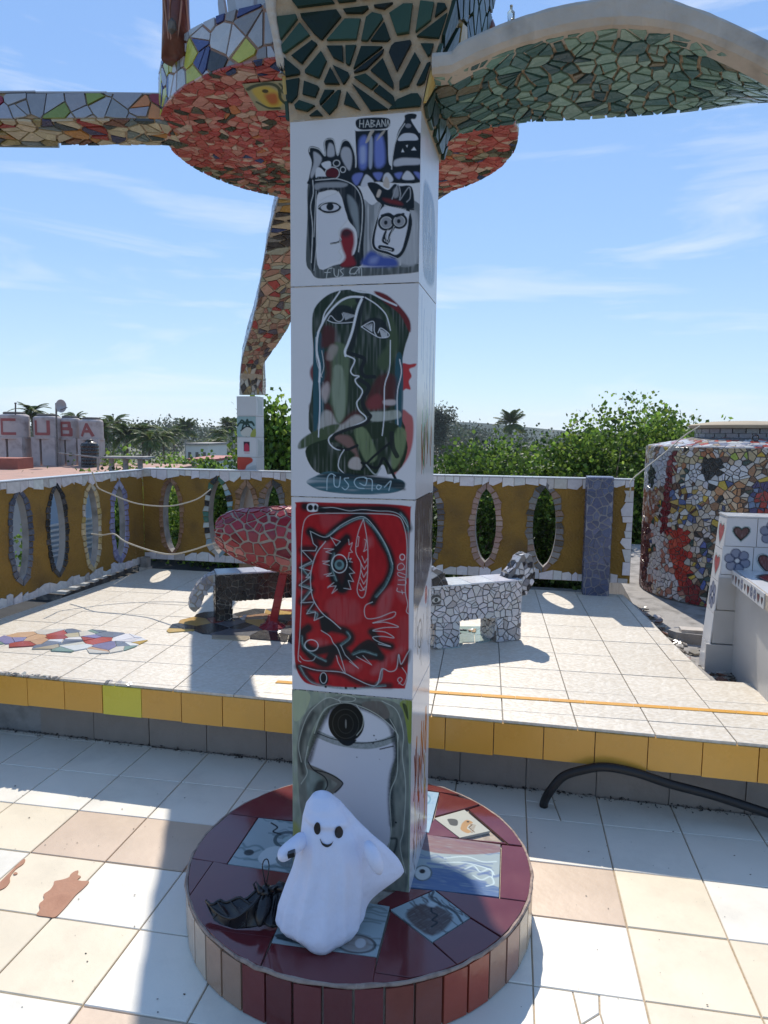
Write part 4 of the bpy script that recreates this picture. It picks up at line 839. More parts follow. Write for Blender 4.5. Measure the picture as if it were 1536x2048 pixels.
# ---------- lowest tile: a huge eye over a bent nose
def art_four():
    c = Canvas(215, 345, (105, 55), (1195, 130), (1170, 1880), (95, 1745), seed=110)
    SG = (.20, .235, .19); DK = (.025, .03, .027); GG = (.10, .115, .105); YG = (.20, .24, .05)
    c.fill([(90, 40), (640, 90), (1200, 130), (1190, 1890), (80, 1760)], SG, smooth=False, streak=.2, col2=(.29, .33, .24))
    c.fill([(1090, 150), (1200, 150), (1195, 470), (1160, 500), (1120, 300)], YG, streak=.5); c.fill([(1110, 160), (1150, 180), (1165, 300), (1140, 260)], K, .8, streak=.3)
    c.fill([(120, 70), (270, 90), (240, 220), (160, 330), (110, 300)], (.36, .40, .26), .9, streak=.3); c.fill([(100, 1250), (160, 1300), (170, 1400), (100, 1450)], (.30, .30, .08), .8, soft=40)
    c.fill([(560, 100), (760, 120), (900, 120), (1080, 170), (1140, 330), (1170, 700), (1165, 1400), (1140, 1880), (960, 1860), (980, 1400), (1000, 900), (1050, 600), (1000, 380), (800, 240), (600, 170), (450, 190), (360, 280), (260, 500), (230, 680), (300, 760), (420, 780), (520, 840), (560, 890), (520, 960), (400, 1000), (330, 1080), (230, 1250), (180, 1180), (150, 800), (160, 450), (230, 260), (380, 150)], GG, streak=.25, col2=(.20, .21, .18))
    c.fill([(240, 660), (230, 760), (250, 1020), (390, 1010), (420, 900), (330, 800)], (.10, .14, .12), soft=16, col2=(.22, .26, .24)); c.fill([(330, 880), (400, 870), (370, 980), (300, 990)], K, .8, soft=30)
    face = [(260, 640), (330, 480), (410, 300), (520, 210), (780, 260), (900, 310), (1010, 380), (1052, 600), (1010, 780), (995, 1000), (1000, 1200), (990, 1420), (900, 1500), (700, 1500), (500, 1400), (480, 1000), (560, 900), (520, 830), (430, 790), (340, 760), (250, 710)]
    c.fill(face, (.50, .50, .54))
    c.fill([(430, 300), (470, 220), (620, 170), (800, 230), (1010, 350), (1020, 440), (860, 510), (600, 500), (350, 440)], (.55, .55, .58))
    c.stroke([(350, 450), (480, 500), (620, 530), (800, 540), (940, 510), (1030, 470)], 64, (.19, .215, .205), soft=8, streak=.3); c.stroke([(340, 440), (500, 492), (700, 520), (900, 500), (1040, 455)], 8, K); c.stroke([(910, 570), (1030, 540)], 10, K)
    c.stroke([(255, 680), (320, 470), (400, 300), (470, 220), (560, 190)], 60, K, .85, soft=30, streak=.2); c.stroke([(560, 180), (760, 200), (900, 260), (1000, 340), (1040, 460), (1060, 640), (1020, 800), (1005, 1000), (1020, 1250)], 56, K, .8, soft=24, streak=.25)
    c.stroke([(300, 260), (210, 420), (170, 620), (200, 800)], 46, K, .7, soft=34); c.stroke([(250, 740), (380, 790), (500, 850), (545, 890), (500, 950), (430, 980)], 44, (.13, .125, .11), soft=10); c.stroke([(300, 770), (440, 800), (560, 870), (560, 910), (500, 970)], 12, K); c.stroke([(250, 700), (300, 770), (400, 830), (430, 900), (390, 980)], 12, K)
    c.fill([(770, 150), (930, 150), (1000, 260), (940, 300), (800, 220), (750, 190)], (.13, .115, .10), streak=.5)
    c.disc(605, 340, 165, 172, (.012, .013, .012)); c.disc(600, 350, 120, 130, (.05, .055, .045), .8, ring=6); c.disc(600, 350, 70, 85, (.05, .055, .045), .7, ring=5); c.disc(602, 350, 6, 40, (.2, .2, .18)); c.fill([(520, 480), (620, 500), (700, 490), (640, 545), (570, 535)], K)
    L = (.44, .46, .40)
    for P in ([(310, 440), (360, 300), (430, 210), (560, 165), (700, 180), (900, 270), (1060, 420), (1070, 500)], [(560, 150), (440, 120), (330, 190), (250, 280), (190, 420), (160, 560), (185, 700)], [(555, 165), (540, 130), (600, 100), (690, 120), (660, 150), (560, 150)], [(1000, 300), (1060, 420), (1070, 600), (1060, 800), (1000, 980), (1010, 1300), (980, 1500)],
              [(930, 140), (1060, 220), (1120, 420), (1110, 620), (1140, 900), (1120, 1300), (1090, 1450), (1140, 1700)], [(250, 560), (220, 700), (240, 800), (180, 900)], [(700, 180), (760, 280), (750, 380), (700, 450)]): c.stroke(P, 6, L, .9)
    c.stroke([(1010, 1380), (1060, 1390), (1040, 1500), (1000, 1560)], 20, K, .8, soft=16)
    for x, y, r in ((857, 449, 7), (875, 484, 5), (849, 518, 7), (701, 648, 5), (1053, 1233, 9), (907, 662, 3)): c.disc(x, y, r, r, K)
    return c
# ---------- the tiles round the right-hand side
def art_side(kind, seed):
    c = Canvas(90, 150, (0, 0), (360, 0), (360, 600), (0, 600), seed=seed); r = random.Random(seed)
    def scr(n, col, w, x0, x1, y0, y1, dy):
        for _ in range(n):
            x, y = r.uniform(x0, x1), r.uniform(y0, y1); c.stroke([(x+r.uniform(-12, 12), y+k*dy) for k in range(4)], w*r.uniform(.6, 1.4), col)
    if kind == 0: c.fill([(60, 230), (200, 200), (290, 260), (300, 520), (120, 560), (60, 480)], K, .85, soft=20, streak=.5); scr(14, SCR, 5, 80, 280, 240, 420, 35)
    if kind == 1: scr(20, (.16, .22, .36), 6, 30, 330, 20, 300, 60); scr(9, (.08, .26, .16), 10, 60, 300, 300, 420, 40); scr(8, (.34, .10, .06), 9, 60, 300, 330, 420, 40)
    if kind == 2:
        c.fill([(10, 0), (350, 0), (350, 230), (10, 330)], (.07, .045, .04), .95, soft=14, streak=.35); scr(12, (.4, .36, .3), 5, 30, 330, 10, 150, 30); scr(10, K, 7, 30, 330, 320, 480, 30); c.disc(120, 430, 34, 44, K, ring=8); c.disc(240, 330, 26, 30, (.4, .03, .03))
    if kind == 3: scr(12, (.42, .13, .04), 16, 60, 300, 80, 260, 45); scr(10, (.22, .05, .03), 12, 60, 300, 160, 360, 45); scr(8, (.45, .30, .07), 14, 60, 300, 260, 420, 45); scr(12, (.10, .07, .06), 8, 40, 320, 380, 520, 25)
    return c

# ================================================================== THE PAINTED PILLAR, ITS CROWN AND ARMS
PA0, PA1, PB0, PB1 = -.698, -.334, 1.940, 2.274
PZ = [.150, .742, 1.318, 1.906, 2.345]
T_P = thing('painted_pillar', AB((PA0+PA1)/2, (PB0+PB1)/2, .15), 'tall square pillar faced with four large hand-painted tiles under a dark green mosaic crown and arm', 'pillar')
b = MB(); b.abbox(PA0+.008, PA1-.008, PB0+.008, PB1-.008, .10, 3.2); b.build('core', M_GROUT_L, T_P, cols=False)
Z = Vector((0, 0, 1))
arts = [art_four, art_three, art_two, art_one]
for k in range(4):
    z0, z1 = PZ[k]+.0015, PZ[k+1]-.0015
    labs = ['tile painted with a huge black eye above a bent grey nose', 'red tile with a spiked black profile and saw-toothed eye', 'tile painted with a dark green face split by a white nose line', 'tile painted with a crowned white profile and a blue harbour town']
    c = arts[k](); o = c.sheet('painted_tile', AB(PA0+.001, PB0, z1), E1*(PA1-PA0-.002), Vector((0, 0, z0-z1)), -E2, T_P); o['label'] = labs[k]
    c = art_side(3-k, 300+k); c.sheet('painted_tile', AB(PA1, PB0+.001, z1), E2*(PB1-PB0-.002), Vector((0, 0, z0-z1)), E1, T_P)
    for nm, p, ex, n in (('plain_tile', AB(PA0, PB1, z0), -E2, -E1), ('plain_tile', AB(PA1, PB1, z0), -E1, E2)):
        vs, fs = prism(rect(.002, 0, (.332 if nm == 'plain_tile' and ex == -E2 else .362), z1-z0), grid_map(p, ex, Z, n), -.006, 0); put(nm, vs, fs, M_GLAZE, T_P, np.array((.58, .58, .60)))
# beads of grout along the tile joints
b = MB()
for z in PZ[1:]:
    for k in range(46):
        a = PA0+(PA1-PA0)*random.random(); b.tube([AB(a, PB0-.0002, z), AB(a+random.uniform(.004, .012), PB0-.0002, z+random.uniform(-.0006, .0006))], random.uniform(.0008, .0018), 5, (.42, .38, .33))
b.build('grout_line', mat('grout_bead', (1, 1, 1), .9, .2, 60, attr='Col'), T_P, kind='stuff')

# crown: sections given as (z, a-left, a-right, b-front, b-back)
CR = [(2.343, -.702, -.330, 1.936, 2.308), (2.42, -.705, -.315, 1.930, 2.33), (2.50, -.712, -.285, 1.925, 2.37), (2.58, -.725, -.255, 1.915, 2.42), (2.70, -.735, -.235, 1.88, 2.48), (2.95, -.79, -.20, 1.80, 2.56), (3.25, -.88, -.12, 1.68, 2.70)]
def crown_sec(z):
    for i in range(len(CR)-1):
        if CR[i][0] <= z <= CR[i+1][0]:
            t = (z-CR[i][0])/(CR[i+1][0]-CR[i][0]); return [CR[i][k]+(CR[i+1][k]-CR[i][k])*t for k in range(1, 5)]
    return list(CR[-1][1:]) if z > CR[-1][0] else list(CR[0][1:])
b = MB(); rows = []
for z, *s in CR: rows += [AB(s[0]+.004, s[2]+.004, z), AB(s[1]-.004, s[2]+.004, z), AB(s[1]-.004, s[3]-.004, z), AB(s[0]+.004, s[3]-.004, z)]
n = len(CR); b.add(rows, [(i*4+k, i*4+(k+1) % 4, i*4+4+(k+1) % 4, i*4+4+k) for i in range(n-1) for k in range(4)]+[(3, 2, 1, 0), (4*n-4, 4*n-3, 4*n-2, 4*n-1)])
crown = b.build('crown', M_GROUT_T, T_P, cols=False)
def cr_front(u, v, h):
    s = crown_sec(v); w = s[1]-s[0]; return AB(s[0]+w*u/.37, s[2]-h, v)
def cr_right(u, v, h):
    s = crown_sec(v); w = s[3]-s[2]; return AB(s[1]+h, s[2]+w*u/.37, v)
def cr_left(u, v, h):
    s = crown_sec(v); w = s[3]-s[2]; return AB(s[0]-h, s[3]-w*u/.37, v)
def cr_back(u, v, h):
    s = crown_sec(v); w = s[1]-s[0]; return AB(s[1]-w*u/.37, s[3]+h, v)
PAL_DG = [(5, (.008, .022, .019)), (3, (.012, .034, .027)), (1.2, (.012, .02, .022)), (1, (.03, .07, .055))]
PAL_CR2 = [(5, (.012, .034, .028)), (3, (.03, .06, .045)), (1.2, (.07, .11, .08)), (1, (.012, .02, .022)), (.4, (.5, .35, .12))]
low = cells(rect(0.002, 2.347, .368, 2.60), .058, .0125, jit=.48); up = cells(rect(0, 2.61, .37, 3.24), .058, .009, jit=.46)
sd = cells(rect(0, 2.347, .37, 3.24), .060, .010, jit=.42)
mosaic(crown, [(low, cr_front, .007, PAL_DG), (up, cr_front, .008, PAL_CR2), (sd, cr_right, .007, PAL_CR2), (sd, cr_left, .007, PAL_CR2), (sd, cr_back, .007, PAL_CR2)], limit=260, m=M_DARKG)
# plaster lip down the left edge of the crown
b = MB(); L = []
for z in np.linspace(2.46, 3.24, 26):
    s = crown_sec(z); L.append(AB(s[0]-.006+random.uniform(-.004, .004), s[2]+.004+random.uniform(-.004, .004), z))
b.tube(L, [random.uniform(.012, .021) for _ in L], 8); b.build('plaster_lip', mat('pale_plaster', (.55, .50, .45), .9, .15, 20, .8, 50, color2=(.35, .28, .22), c2pos=(.5, .75)), crown, smooth=True, cols=False)

# the arm that reaches to the right: a warped slab with a plaster edge
NE = [(905, 146), (915, 140), (960, 118), (1040, 88), (1140, 62), (1240, 50), (1330, 58), (1400, 78), (1470, 108), (1536, 142), (1620, 190), (1760, 250)]
RT = [(905, 108), (918, 92), (1000, 55), (1100, 22), (1200, 3), (1290, -6), (1400, 26), (1480, 60), (1536, 88), (1620, 130), (1760, 190)]
FE = [(872, 320), (880, 300), (905, 277), (945, 262), (1040, 246), (1140, 240), (1240, 234), (1380, 223), (1440, 213), (1536, 202), (1700, 190)]
def curve_ab(px, bb, n=40, sm=True):
    p = [to_ab(gb(x, y, bb)) for x, y in px]; c = spline([(q[0], q[2]) for q in p], 5)
    return c
ne = curve_ab(NE, 1.935); rt = curve_ab(RT, 1.935); fe = curve_ab(FE, 2.36)
def at_a(c, a): return float(np.interp(a, c[:, 0], c[:, 1]))
A0, A1 = -.315, .62
def arm(u, v, h):
    """u along the arm in metres, v 0..1 from near to far edge; h below the underside"""
    a = A0+u; t = v/.42
    zn, zf = at_a(ne, a), at_a(fe, a); zz = zn*(1-t)+zf*t
    # the root of the arm sweeps down into the crown
    return AB(a, 1.937+v, zz-h)
Arm = MB(); us = np.linspace(0, A1-A0+.25, 40); vs_ = np.linspace(0, .42, 8)
G = [[arm(u, v, -.006) for v in vs_] for u in us]; top = [[Vector((p.x, p.y, max(at_a(rt, A0+u), p.z+.05)-.012)) for p in row] for u, row in zip(us, G)]
flat = [p for r_ in G for p in r_]+[p for r_ in top for p in r_]; nv = 8; nu = 40; off = nu*nv; fs = []
for i in range(nu-1):
    for j in range(nv-1): fs += [(i*nv+j, i*nv+j+1, (i+1)*nv+j+1, (i+1)*nv+j), (off+i*nv+j, off+(i+1)*nv+j, off+(i+1)*nv+j+1, off+i*nv+j+1)]
    fs += [(i*nv, (i+1)*nv, off+(i+1)*nv, off+i*nv), (i*nv+nv-1, off+i*nv+nv-1, off+(i+1)*nv+nv-1, (i+1)*nv+nv-1)]
for j in range(nv-1): fs += [((nu-1)*nv+j, (nu-1)*nv+j+1, off+(nu-1)*nv+j+1, off+(nu-1)*nv+j), (j, off+j, off+j+1, j+1)]
Arm.add(flat, fs); arm_o = Arm.build('arm', M_GROUT_T, T_P, cols=False)
Rim = MB(); ra = np.linspace(A0+.01, A1+.25, 70)
P0 = []; 
for a in ra:
    zb, zt = at_a(ne, a), at_a(rt, a); j = random.uniform(-.002, .002)
    P0 += [AB(a, 1.925+j, zb-.004+j), AB(a, 1.916+j, zb+.010), AB(a, 1.916+j, zt-.01), AB(a, 1.922+j, zt+j), AB(a, 1.99, zt+.002), AB(a, 1.99, zb-.002)]
k6 = 6; fs = [(i*k6+k, (i+1)*k6+k, (i+1)*k6+(k+1) % k6, i*k6+(k+1) % k6)[::-1] for i in range(len(ra)-1) for k in range(k6)]+[tuple(range(6)), tuple(range((len(ra)-1)*6, len(ra)*6))[::-1]]
Rim.add(P0, fs); Rim.build('plaster_edge', M_PLASTER, arm_o, cols=False)
PAL_ARM = [(4, (.05, .125, .125)), (3, (.065, .155, .16)), (2.5, (.135, .26, .235)), (1.5, (.21, .34, .29)), (1.5, (.035, .085, .10)), (.6, (.15, .13, .09))]
def arm_col(u, v):
    if u > .30 and random.random() < .5: return pick([(3, (.20, .33, .29)), (1, (.135, .26, .235))])
    return pick(PAL_ARM)
def arm_m(u, v, h): return arm(u, v, h)
ac = cells(rect(.0, .006, A1-A0+.12, .418), .040, .0065, aspect=1.30, jit=.46)
# seen from below, so the outline is turned over
mosaic(arm_o, [([[(x, .424-y) for x, y in p][::1] for p in ac], lambda u, v, h: arm(u, .424-v if False else v, h), .0045, arm_col)], limit=300)
# yellow shard and the small glass figure on top
vs, fs = prism([(0, 0), (.05, .01), (.055, .09), (.01, .10)], grid_map(AB(-.275, 1.90, 2.60), E1, Z, -E2), 0, .006); put('yellow_tile_piece', vs, fs, M_GLAZE, crown, np.array((.6, .38, .07)))
# ================================================================== ROUND PLINTH UNDER THE PILLAR
ZB = .152; BC = Vector((-.063, 2.150, 0)); BR = .543
T_B = thing('round_plinth', (BC.x, BC.y, 0), 'low round plinth tiled in dark maroon with painted tiles let into its top', 'plinth')
b = MB(); b.lathe(BC, [(BR-.012, -.02), (BR-.012, ZB-.010)], 72); b.build('core', M_GROUT_L, T_B, cols=False)
# uneven band of mortar round the top edge
b = MB(); n = 110; pts = []
for k in range(n):
    t = 2*math.pi*k/n; r = BR-.004+random.uniform(-.002, .002); pts.append(BC+Vector((r*math.cos(t), r*math.sin(t), ZB-.006+random.uniform(-.0015, .0015))))
b.tube(pts+[pts[0]], [random.uniform(.0045, .007) for _ in range(n+1)], 6, caps=False); b.build('mortar_band', mat('pinkish_mortar', (.36, .27, .22), .9, .2, 30, .6, 60, color2=(.16, .11, .09)), T_B, cols=False)
def c5(x, y): return (350+x*.46875, 1500+y*.46875)
circ = [(BC.x+(BR-.006)*math.cos(2*math.pi*k/72), BC.y+(BR-.006)*math.sin(2*math.pi*k/72)) for k in range(72)]
def clip_circle(poly):
    for i in range(72):
        (x0, y0), (x1, y1) = circ[i], circ[(i+1) % 72]; L = math.hypot(x1-x0, y1-y0); nx, ny = (y1-y0)/L, -(x1-x0)/L
        poly = clip_half(poly, nx, ny, nx*x0+ny*y0)
        if len(poly) < 3: return []
    return poly
def top_px(pts):
    P = [gz(*c5(x, y), ZB) for x, y in pts]; p = [(q.x, q.y) for q in P]
    return p if area(p) > 0 else p[::-1]
XY = lambda u, v, z: Vector((u, v, z))
mar = [[(20, 455), (165, 475), (50, 640)], [(20, 455), (232, 272), (355, 288), (222, 487)], [(232, 272), (330, 60), (520, 60), (520, 302), (355, 288)],
       [(165, 475), (222, 487), (560, 535), (440, 760), (412, 800), (105, 757), (0, 745), (45, 645)], [(0, 745), (105, 757), (412, 800), (345, 968), (150, 1050), (0, 900)],
       [(412, 822), (860, 885), (835, 1060), (600, 1120), (330, 1040), (345, 968)], [(918, 682), (1098, 820), (1230, 935), (1000, 970), (848, 948)], [(848, 948), (1000, 972), (1000, 1060), (832, 1060)],
       [(1098, 820), (1260, 716), (1420, 815), (1215, 925)], [(1107, 597), (1520, 650), (1420, 812), (1260, 714)], [(1392, 402), (1520, 415), (1520, 648), (1384, 630)], [(1250, 253), (1328, 228), (1520, 300), (1520, 414), (1422, 402)],
       [(1128, 180), (1328, 228), (1237, 251), (1105, 290)], [(1105, 291), (1215, 376), (1060, 362)], [(1215, 376), (1345, 346), (1420, 402), (1060, 362)], [(1000, 60), (1240, 60), (1390, 228), (1128, 180), (1000, 166)], [(960, 585), (1105, 597), (920, 680), (860, 650)],
       [(520, 60), (1000, 60), (1000, 168), (1060, 172), (1058, 360), (520, 302)]]
for p in mar:
    q = clip_circle(top_px(p))
    if len(q) < 3: continue
    q = shrink(q, .0018) if len(p) <= 5 else q
    if len(q) < 3: continue
    vs, fs = prism(q, lambda u, v, h: XY(u, v, ZB+h), -.009, random.uniform(-.0006, .0006), .0015, .0006); put('top_tile', vs, fs, M_MAROON, T_B)
def base_art(kind, seed):
    c = Canvas(90, 90, (0, 0), (100, 0), (100, 100), (0, 100), base=(.30, .36, .37), seed=seed); r = random.Random(seed)
    for _ in range(26):
        y = r.uniform(0, 100); x = r.uniform(-10, 80); c.stroke([(x+k*9, y+r.uniform(-4, 4)) for k in range(5)], r.uniform(1.2, 4), {0: (.10, .16, .17), 1: (.09, .14, .30), 2: (.06, .05, .05), 3: (.15, .18, .18)}[kind], .7, soft=2)
    return c
def art_sheet(pts, c, nm='painted_tile', z=ZB+.001, lab=None):
    P = [gz(*c5(x, y), z) for x, y in pts]      # tl tr br bl
    H, W_ = c.h, c.w; u = np.tile(np.arange(W_)/(W_-1.0), H)[:, None]; v = np.repeat(np.arange(H)/(H-1.0), W_)[:, None]
    tl, tr, br, bl = (np.array(p) for p in P); V = tl*(1-u)*(1-v)+tr*u*(1-v)+br*u*v+bl*(1-u)*v
    i = (np.arange(H-1)[:, None]*W_+np.arange(W_-1)[None, :]).ravel(); F = np.c_[i, i+W_, i+W_+1, i+1]
    ring = list(range(W_))+[W_-1+k*W_ for k in range(1, H)]+[(H-1)*W_+k for k in range(W_-2, -1, -1)]+[k*W_ for k in range(H-2, 0, -1)]
    k0 = len(V); V = np.vstack([V, V[ring]-np.array((0, 0, .009))]); m_ = len(ring)
    F = F.tolist()+[(ring[k], ring[(k+1) % m_], k0+(k+1) % m_, k0+k) for k in range(m_)]
    C = np.clip(c.c.reshape(-1, 3), 0, 1); C = np.vstack([C, C[ring]]); return put(nm, V, F, M_PAINT, T_B, C, label=lab)
c = base_art(0, 5); c.disc(70, 40, 22, 16, (.04, .07, .08), .9, ring=6); c.disc(70, 40, 9, 7, (.3, .4, .4), .9); c.disc(18, 74, 7, 6, K, .9); c.fill([(40, 62), (60, 55), (70, 74), (50, 92), (34, 84)], (.5, .55, .56), .8); c.fill([(58, 76), (90, 70), (98, 84), (70, 92)], (.10, .12, .12), .8, streak=.6); c.stroke([(30, 8), (45, 16), (40, 26), (55, 30)], 3, K)
art_sheet([(357, 290), (560, 312), (560, 533), (226, 485)], c, lab='pale blue-green painted tile with dark swirls')
c = base_art(3, 6); c.disc(78, 82, 18, 16, K, .8, ring=3); c.fill([(66, 72), (88, 68), (92, 90), (70, 96)], (.24, .18, .15), .7, soft=8); c.disc(82, 80, 5, 9, (.45, .45, .45), .9); c.disc(14, 88, 14, 5, K, .8); c.stroke([(4, 92), (30, 96), (50, 98)], 3, K, .8)
art_sheet([(500, 600), (916, 668), (860, 882), (413, 820)], c, lab='grey painted tile half under the plush ghost')
c = base_art(2, 7); c.fill([(30, 30), (80, 25), (90, 90), (30, 92), (16, 60)], (.075, .05, .045), .95, soft=6, streak=.3); c.stroke([(36, 38), (46, 46), (58, 44), (62, 60), (72, 58), (74, 74)], 3.5, K); c.fill([(22, 28), (34, 24), (38, 34), (26, 40)], (.45, .5, .5), .8, soft=5); c.stroke([(2, 4), (20, 20), (70, 12), (98, 20)], 5, K, .8)
art_sheet([(1107, 599), (1258, 715), (1098, 818), (921, 681)], c, lab='dark diamond shaped painted tile')
c = base_art(1, 8); c.fill([(0, 0), (100, 0), (100, 16), (60, 30), (20, 34), (0, 26)], (.22, .12, .12), .9, streak=.5, dirn='h'); c.fill([(0, 70), (40, 62), (70, 76), (100, 84), (100, 100), (0, 100)], (.08, .14, .28), .9, streak=.7, dirn='h'); c.disc(12, 74, 10, 13, (.5, .52, .5)); c.disc(12, 74, 10, 13, (.1, .13, .13), ring=2); c.disc(11, 71, 3.5, 4, K)
for q in ([(34, 42), (60, 34), (80, 40), (96, 36)], [(30, 52), (60, 46), (90, 54), (92, 66)], [(60, 58), (70, 50), (78, 60), (88, 52), (94, 62)], [(70, 68), (80, 74), (90, 66), (94, 78), (86, 84)]): c.stroke(q, 1.6, (.5, .6, .6))
art_sheet([(1049, 358), (1388, 403), (1381, 626), (1000, 584)], c, lab='blue painted tile with a round white eye')
c = base_art(1, 9); c.fill([(0, 0), (100, 0), (100, 100), (0, 100)], (.30, .44, .55), .8, streak=.4, smooth=False); c.disc(50, 22, 26, 14, (.12, .25, .33), .8, ring=5)
art_sheet([(1000, 166), (1126, 182), (1083, 352), (1000, 345)], c, lab='pale blue painted tile behind the pillar')
c = Canvas(70, 70, (0, 0), (100, 0), (100, 100), (0, 100), base=(.42, .42, .36), seed=31)
c.fill([(20, 60), (30, 50), (44, 58), (52, 70), (44, 82), (30, 78), (18, 72)], (.09, .09, .08)); c.fill([(40, 24), (56, 18), (60, 34), (72, 52), (86, 50), (90, 66), (72, 72), (58, 60), (46, 44)], (.40, .24, .11)); c.stroke([(62, 26), (70, 44), (92, 44)], 3, (.12, .08, .04), smooth=False)
for k in range(7): c.stroke([(60+k*5, 30+k*4), (68+k*4, 20+k*5)], 2.6, (.2, .12, .06))
c.disc(48, 28, 3, 4, K)
art_sheet([(1235, 255), (1343, 345), (1215, 374), (1107, 291)], c, lab='small cream tile painted with a brown bird')
# tiles round the rim
n = 44
for k in range(n):
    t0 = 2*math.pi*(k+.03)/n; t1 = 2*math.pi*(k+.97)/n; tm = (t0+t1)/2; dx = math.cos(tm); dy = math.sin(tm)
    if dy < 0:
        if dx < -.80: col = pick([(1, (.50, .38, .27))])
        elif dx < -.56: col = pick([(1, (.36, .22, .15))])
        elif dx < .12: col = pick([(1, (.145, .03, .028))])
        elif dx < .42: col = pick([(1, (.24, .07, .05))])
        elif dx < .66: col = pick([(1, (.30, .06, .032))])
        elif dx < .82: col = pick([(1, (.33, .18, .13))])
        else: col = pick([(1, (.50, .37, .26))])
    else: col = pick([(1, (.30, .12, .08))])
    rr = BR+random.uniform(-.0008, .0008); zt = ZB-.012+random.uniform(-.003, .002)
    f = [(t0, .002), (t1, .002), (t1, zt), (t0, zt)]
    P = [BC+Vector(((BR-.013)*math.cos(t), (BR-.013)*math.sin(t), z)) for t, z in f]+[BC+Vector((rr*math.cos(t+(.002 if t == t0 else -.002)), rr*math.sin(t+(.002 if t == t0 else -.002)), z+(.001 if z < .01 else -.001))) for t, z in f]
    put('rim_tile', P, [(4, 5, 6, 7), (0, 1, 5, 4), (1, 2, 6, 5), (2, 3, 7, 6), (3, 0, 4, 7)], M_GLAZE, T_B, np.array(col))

# ================================================================== PLUSH GHOST
def catm(xs, ys):
    p = spline(list(zip(xs, ys)), 10); return lambda x: float(np.interp(x, p[:, 0], p[:, 1]))
GX, GY = -.150, 1.800
T_G = thing('plush_ghost', (GX, GY, ZB), 'white plush ghost with two black eyes and a small smile standing against the pillar', 'toy')
# silhouette: height -> (left, right) seen from the front, and the depth
zs = [.0, .03, .08, .13, .18, .23, .28, .33, .365, .390, .402]
lf = [.098, .116, .112, .101, .088, .078, .068, .060, .047, .026, .0015]
rt_ = [.098, .112, .108, .104, .100, .094, .082, .063, .045, .024, .0015]
dp = [.085, .092, .088, .083, .078, .072, .064, .054, .042, .024, .0015]
cxs = [-.012, -.012, -.008, -.002, .004, .006, .004, .0, -.004, -.008, -.010]
nT, nZ = 96, 70; V = []; Zs = [(.402)*(1-(1-i/(nZ-1))**1.0) for i in range(nZ)]
Zs = [.402*math.sin(math.pi/2*i/(nZ-1))**.9 for i in range(nZ)]
for z in Zs:
    l, r_, d, cx = (np.interp(z, zs, q) for q in (lf, rt_, dp, cxs))
    fold = (1-z/.402)**1.1
    for k in range(nT):
        t = 2*math.pi*k/nT; ct, st = math.cos(t), math.sin(t)
        R0 = (r_ if ct > 0 else l)
        w = 1+fold*(.055*math.sin(4*t+1.0+z*7)+.05*(abs(math.sin(3.5*t+.6-z*4))-.5)+.022*math.sin(11*t+2+z*12))+.012*math.sin(3*t+z*22)
        x = cx+R0*ct*w; y = d*st*w
        # the cape swings out to the lower right, behind
        g = math.exp(-((t-.22)/.42)**2)*math.exp(-((z-.135)/(.125 if z > .135 else .042))**2); x += .112*g; y += .038*g
        g2 = math.exp(-((t-.30)/.34)**2)*math.exp(-((z-.085)/.05)**2); x += .012*g2; y += .02*g2
        # hem drops unevenly
        zz = z+(.007*math.sin(2*t+.4)+.004*math.sin(5*t) + .008)*math.exp(-(z/.03)**2)
        for t0, am, sh in ((-2.55, .009, .5), (-2.0, .012, .35), (-1.45, .010, -.3), (-.95, .013, -.7), (-.45, .010, -.5), (.9, .012, .2)):
            tt = t if t < math.pi else t-2*math.pi; dt = (tt-t0-sh*(z-.1)); am2 = am*max(0, 1-z/.33)**.8*min(1, .35+z/.06)*(math.exp(-(dt/.13)**2)-.45*math.exp(-((dt-.26)/.15)**2))
            x += ct*am2; y += st*am2
        # a soft crease round the brow
        y -= .005*math.exp(-((z-.335+.01*ct)/.009)**2)*(st < 0); y += .004*math.exp(-((z-.318+.012*ct)/.008)**2)*(st < 0)
        V.append((GX+x, GY+y, ZB+max(zz, .001)))
F = [(i*nT+k, i*nT+(k+1) % nT, (i+1)*nT+(k+1) % nT, (i+1)*nT+k) for i in range(nZ-1) for k in range(nT)]+[tuple((nZ-1)*nT+k for k in range(nT)), tuple(range(nT))[::-1]]
ghost = put('body', V, F, M_PLUSH, T_G, smooth=True)
def g_surf(px, py, lift=.0012):
    """the point of the front of the body seen at a picture position, in the ghost's own space"""
    d = ray(px, py); best = None
    from mathutils.bvhtree import BVHTree
    global _bvh
    try: _bvh
    except NameError: _bvh = BVHTree.FromPolygons([Vector(v) for v in V], F)
    h = _bvh.ray_cast(EYEV, d.normalized())
    if h[0] is None: return None
    nn = h[1] if h[1].dot(d) < 0 else -h[1]
    return h[0]+nn*lift
def face_patch(name, pts):
    p = [g_surf(x, y, .0030) for x, y in pts]
    if any(q is None for q in p): return
    c_ = g_surf(sum(x for x, y in pts)/len(pts), sum(y for x, y in pts)/len(pts), .0055); n_ = len(p)
    put(name, p+[c_], [(i, (i+1) % n_, n_)[::-1] for i in range(n_)], M_INK, T_G, smooth=True)
for cx, cy, rx, ry in ((635, 1657, 6.6, 12.2), (677, 1664, 8.2, 12.4)): face_patch('eye', [(cx+rx*math.cos(t), cy+ry*math.sin(t)) for t in np.linspace(0, 2*math.pi, 21)[:-1]])
up = spline([(640, 1677), (645, 1687), (654, 1692), (662, 1688), (666, 1681)], 5); top = [(x+.6, y-2.6*math.sin(math.pi*i/(len(up)-1))-.9) for i, (x, y) in enumerate(up)]; bot = [(x, y+1.0*math.sin(math.pi*i/(len(up)-1))+.9) for i, (x, y) in enumerate(up)]
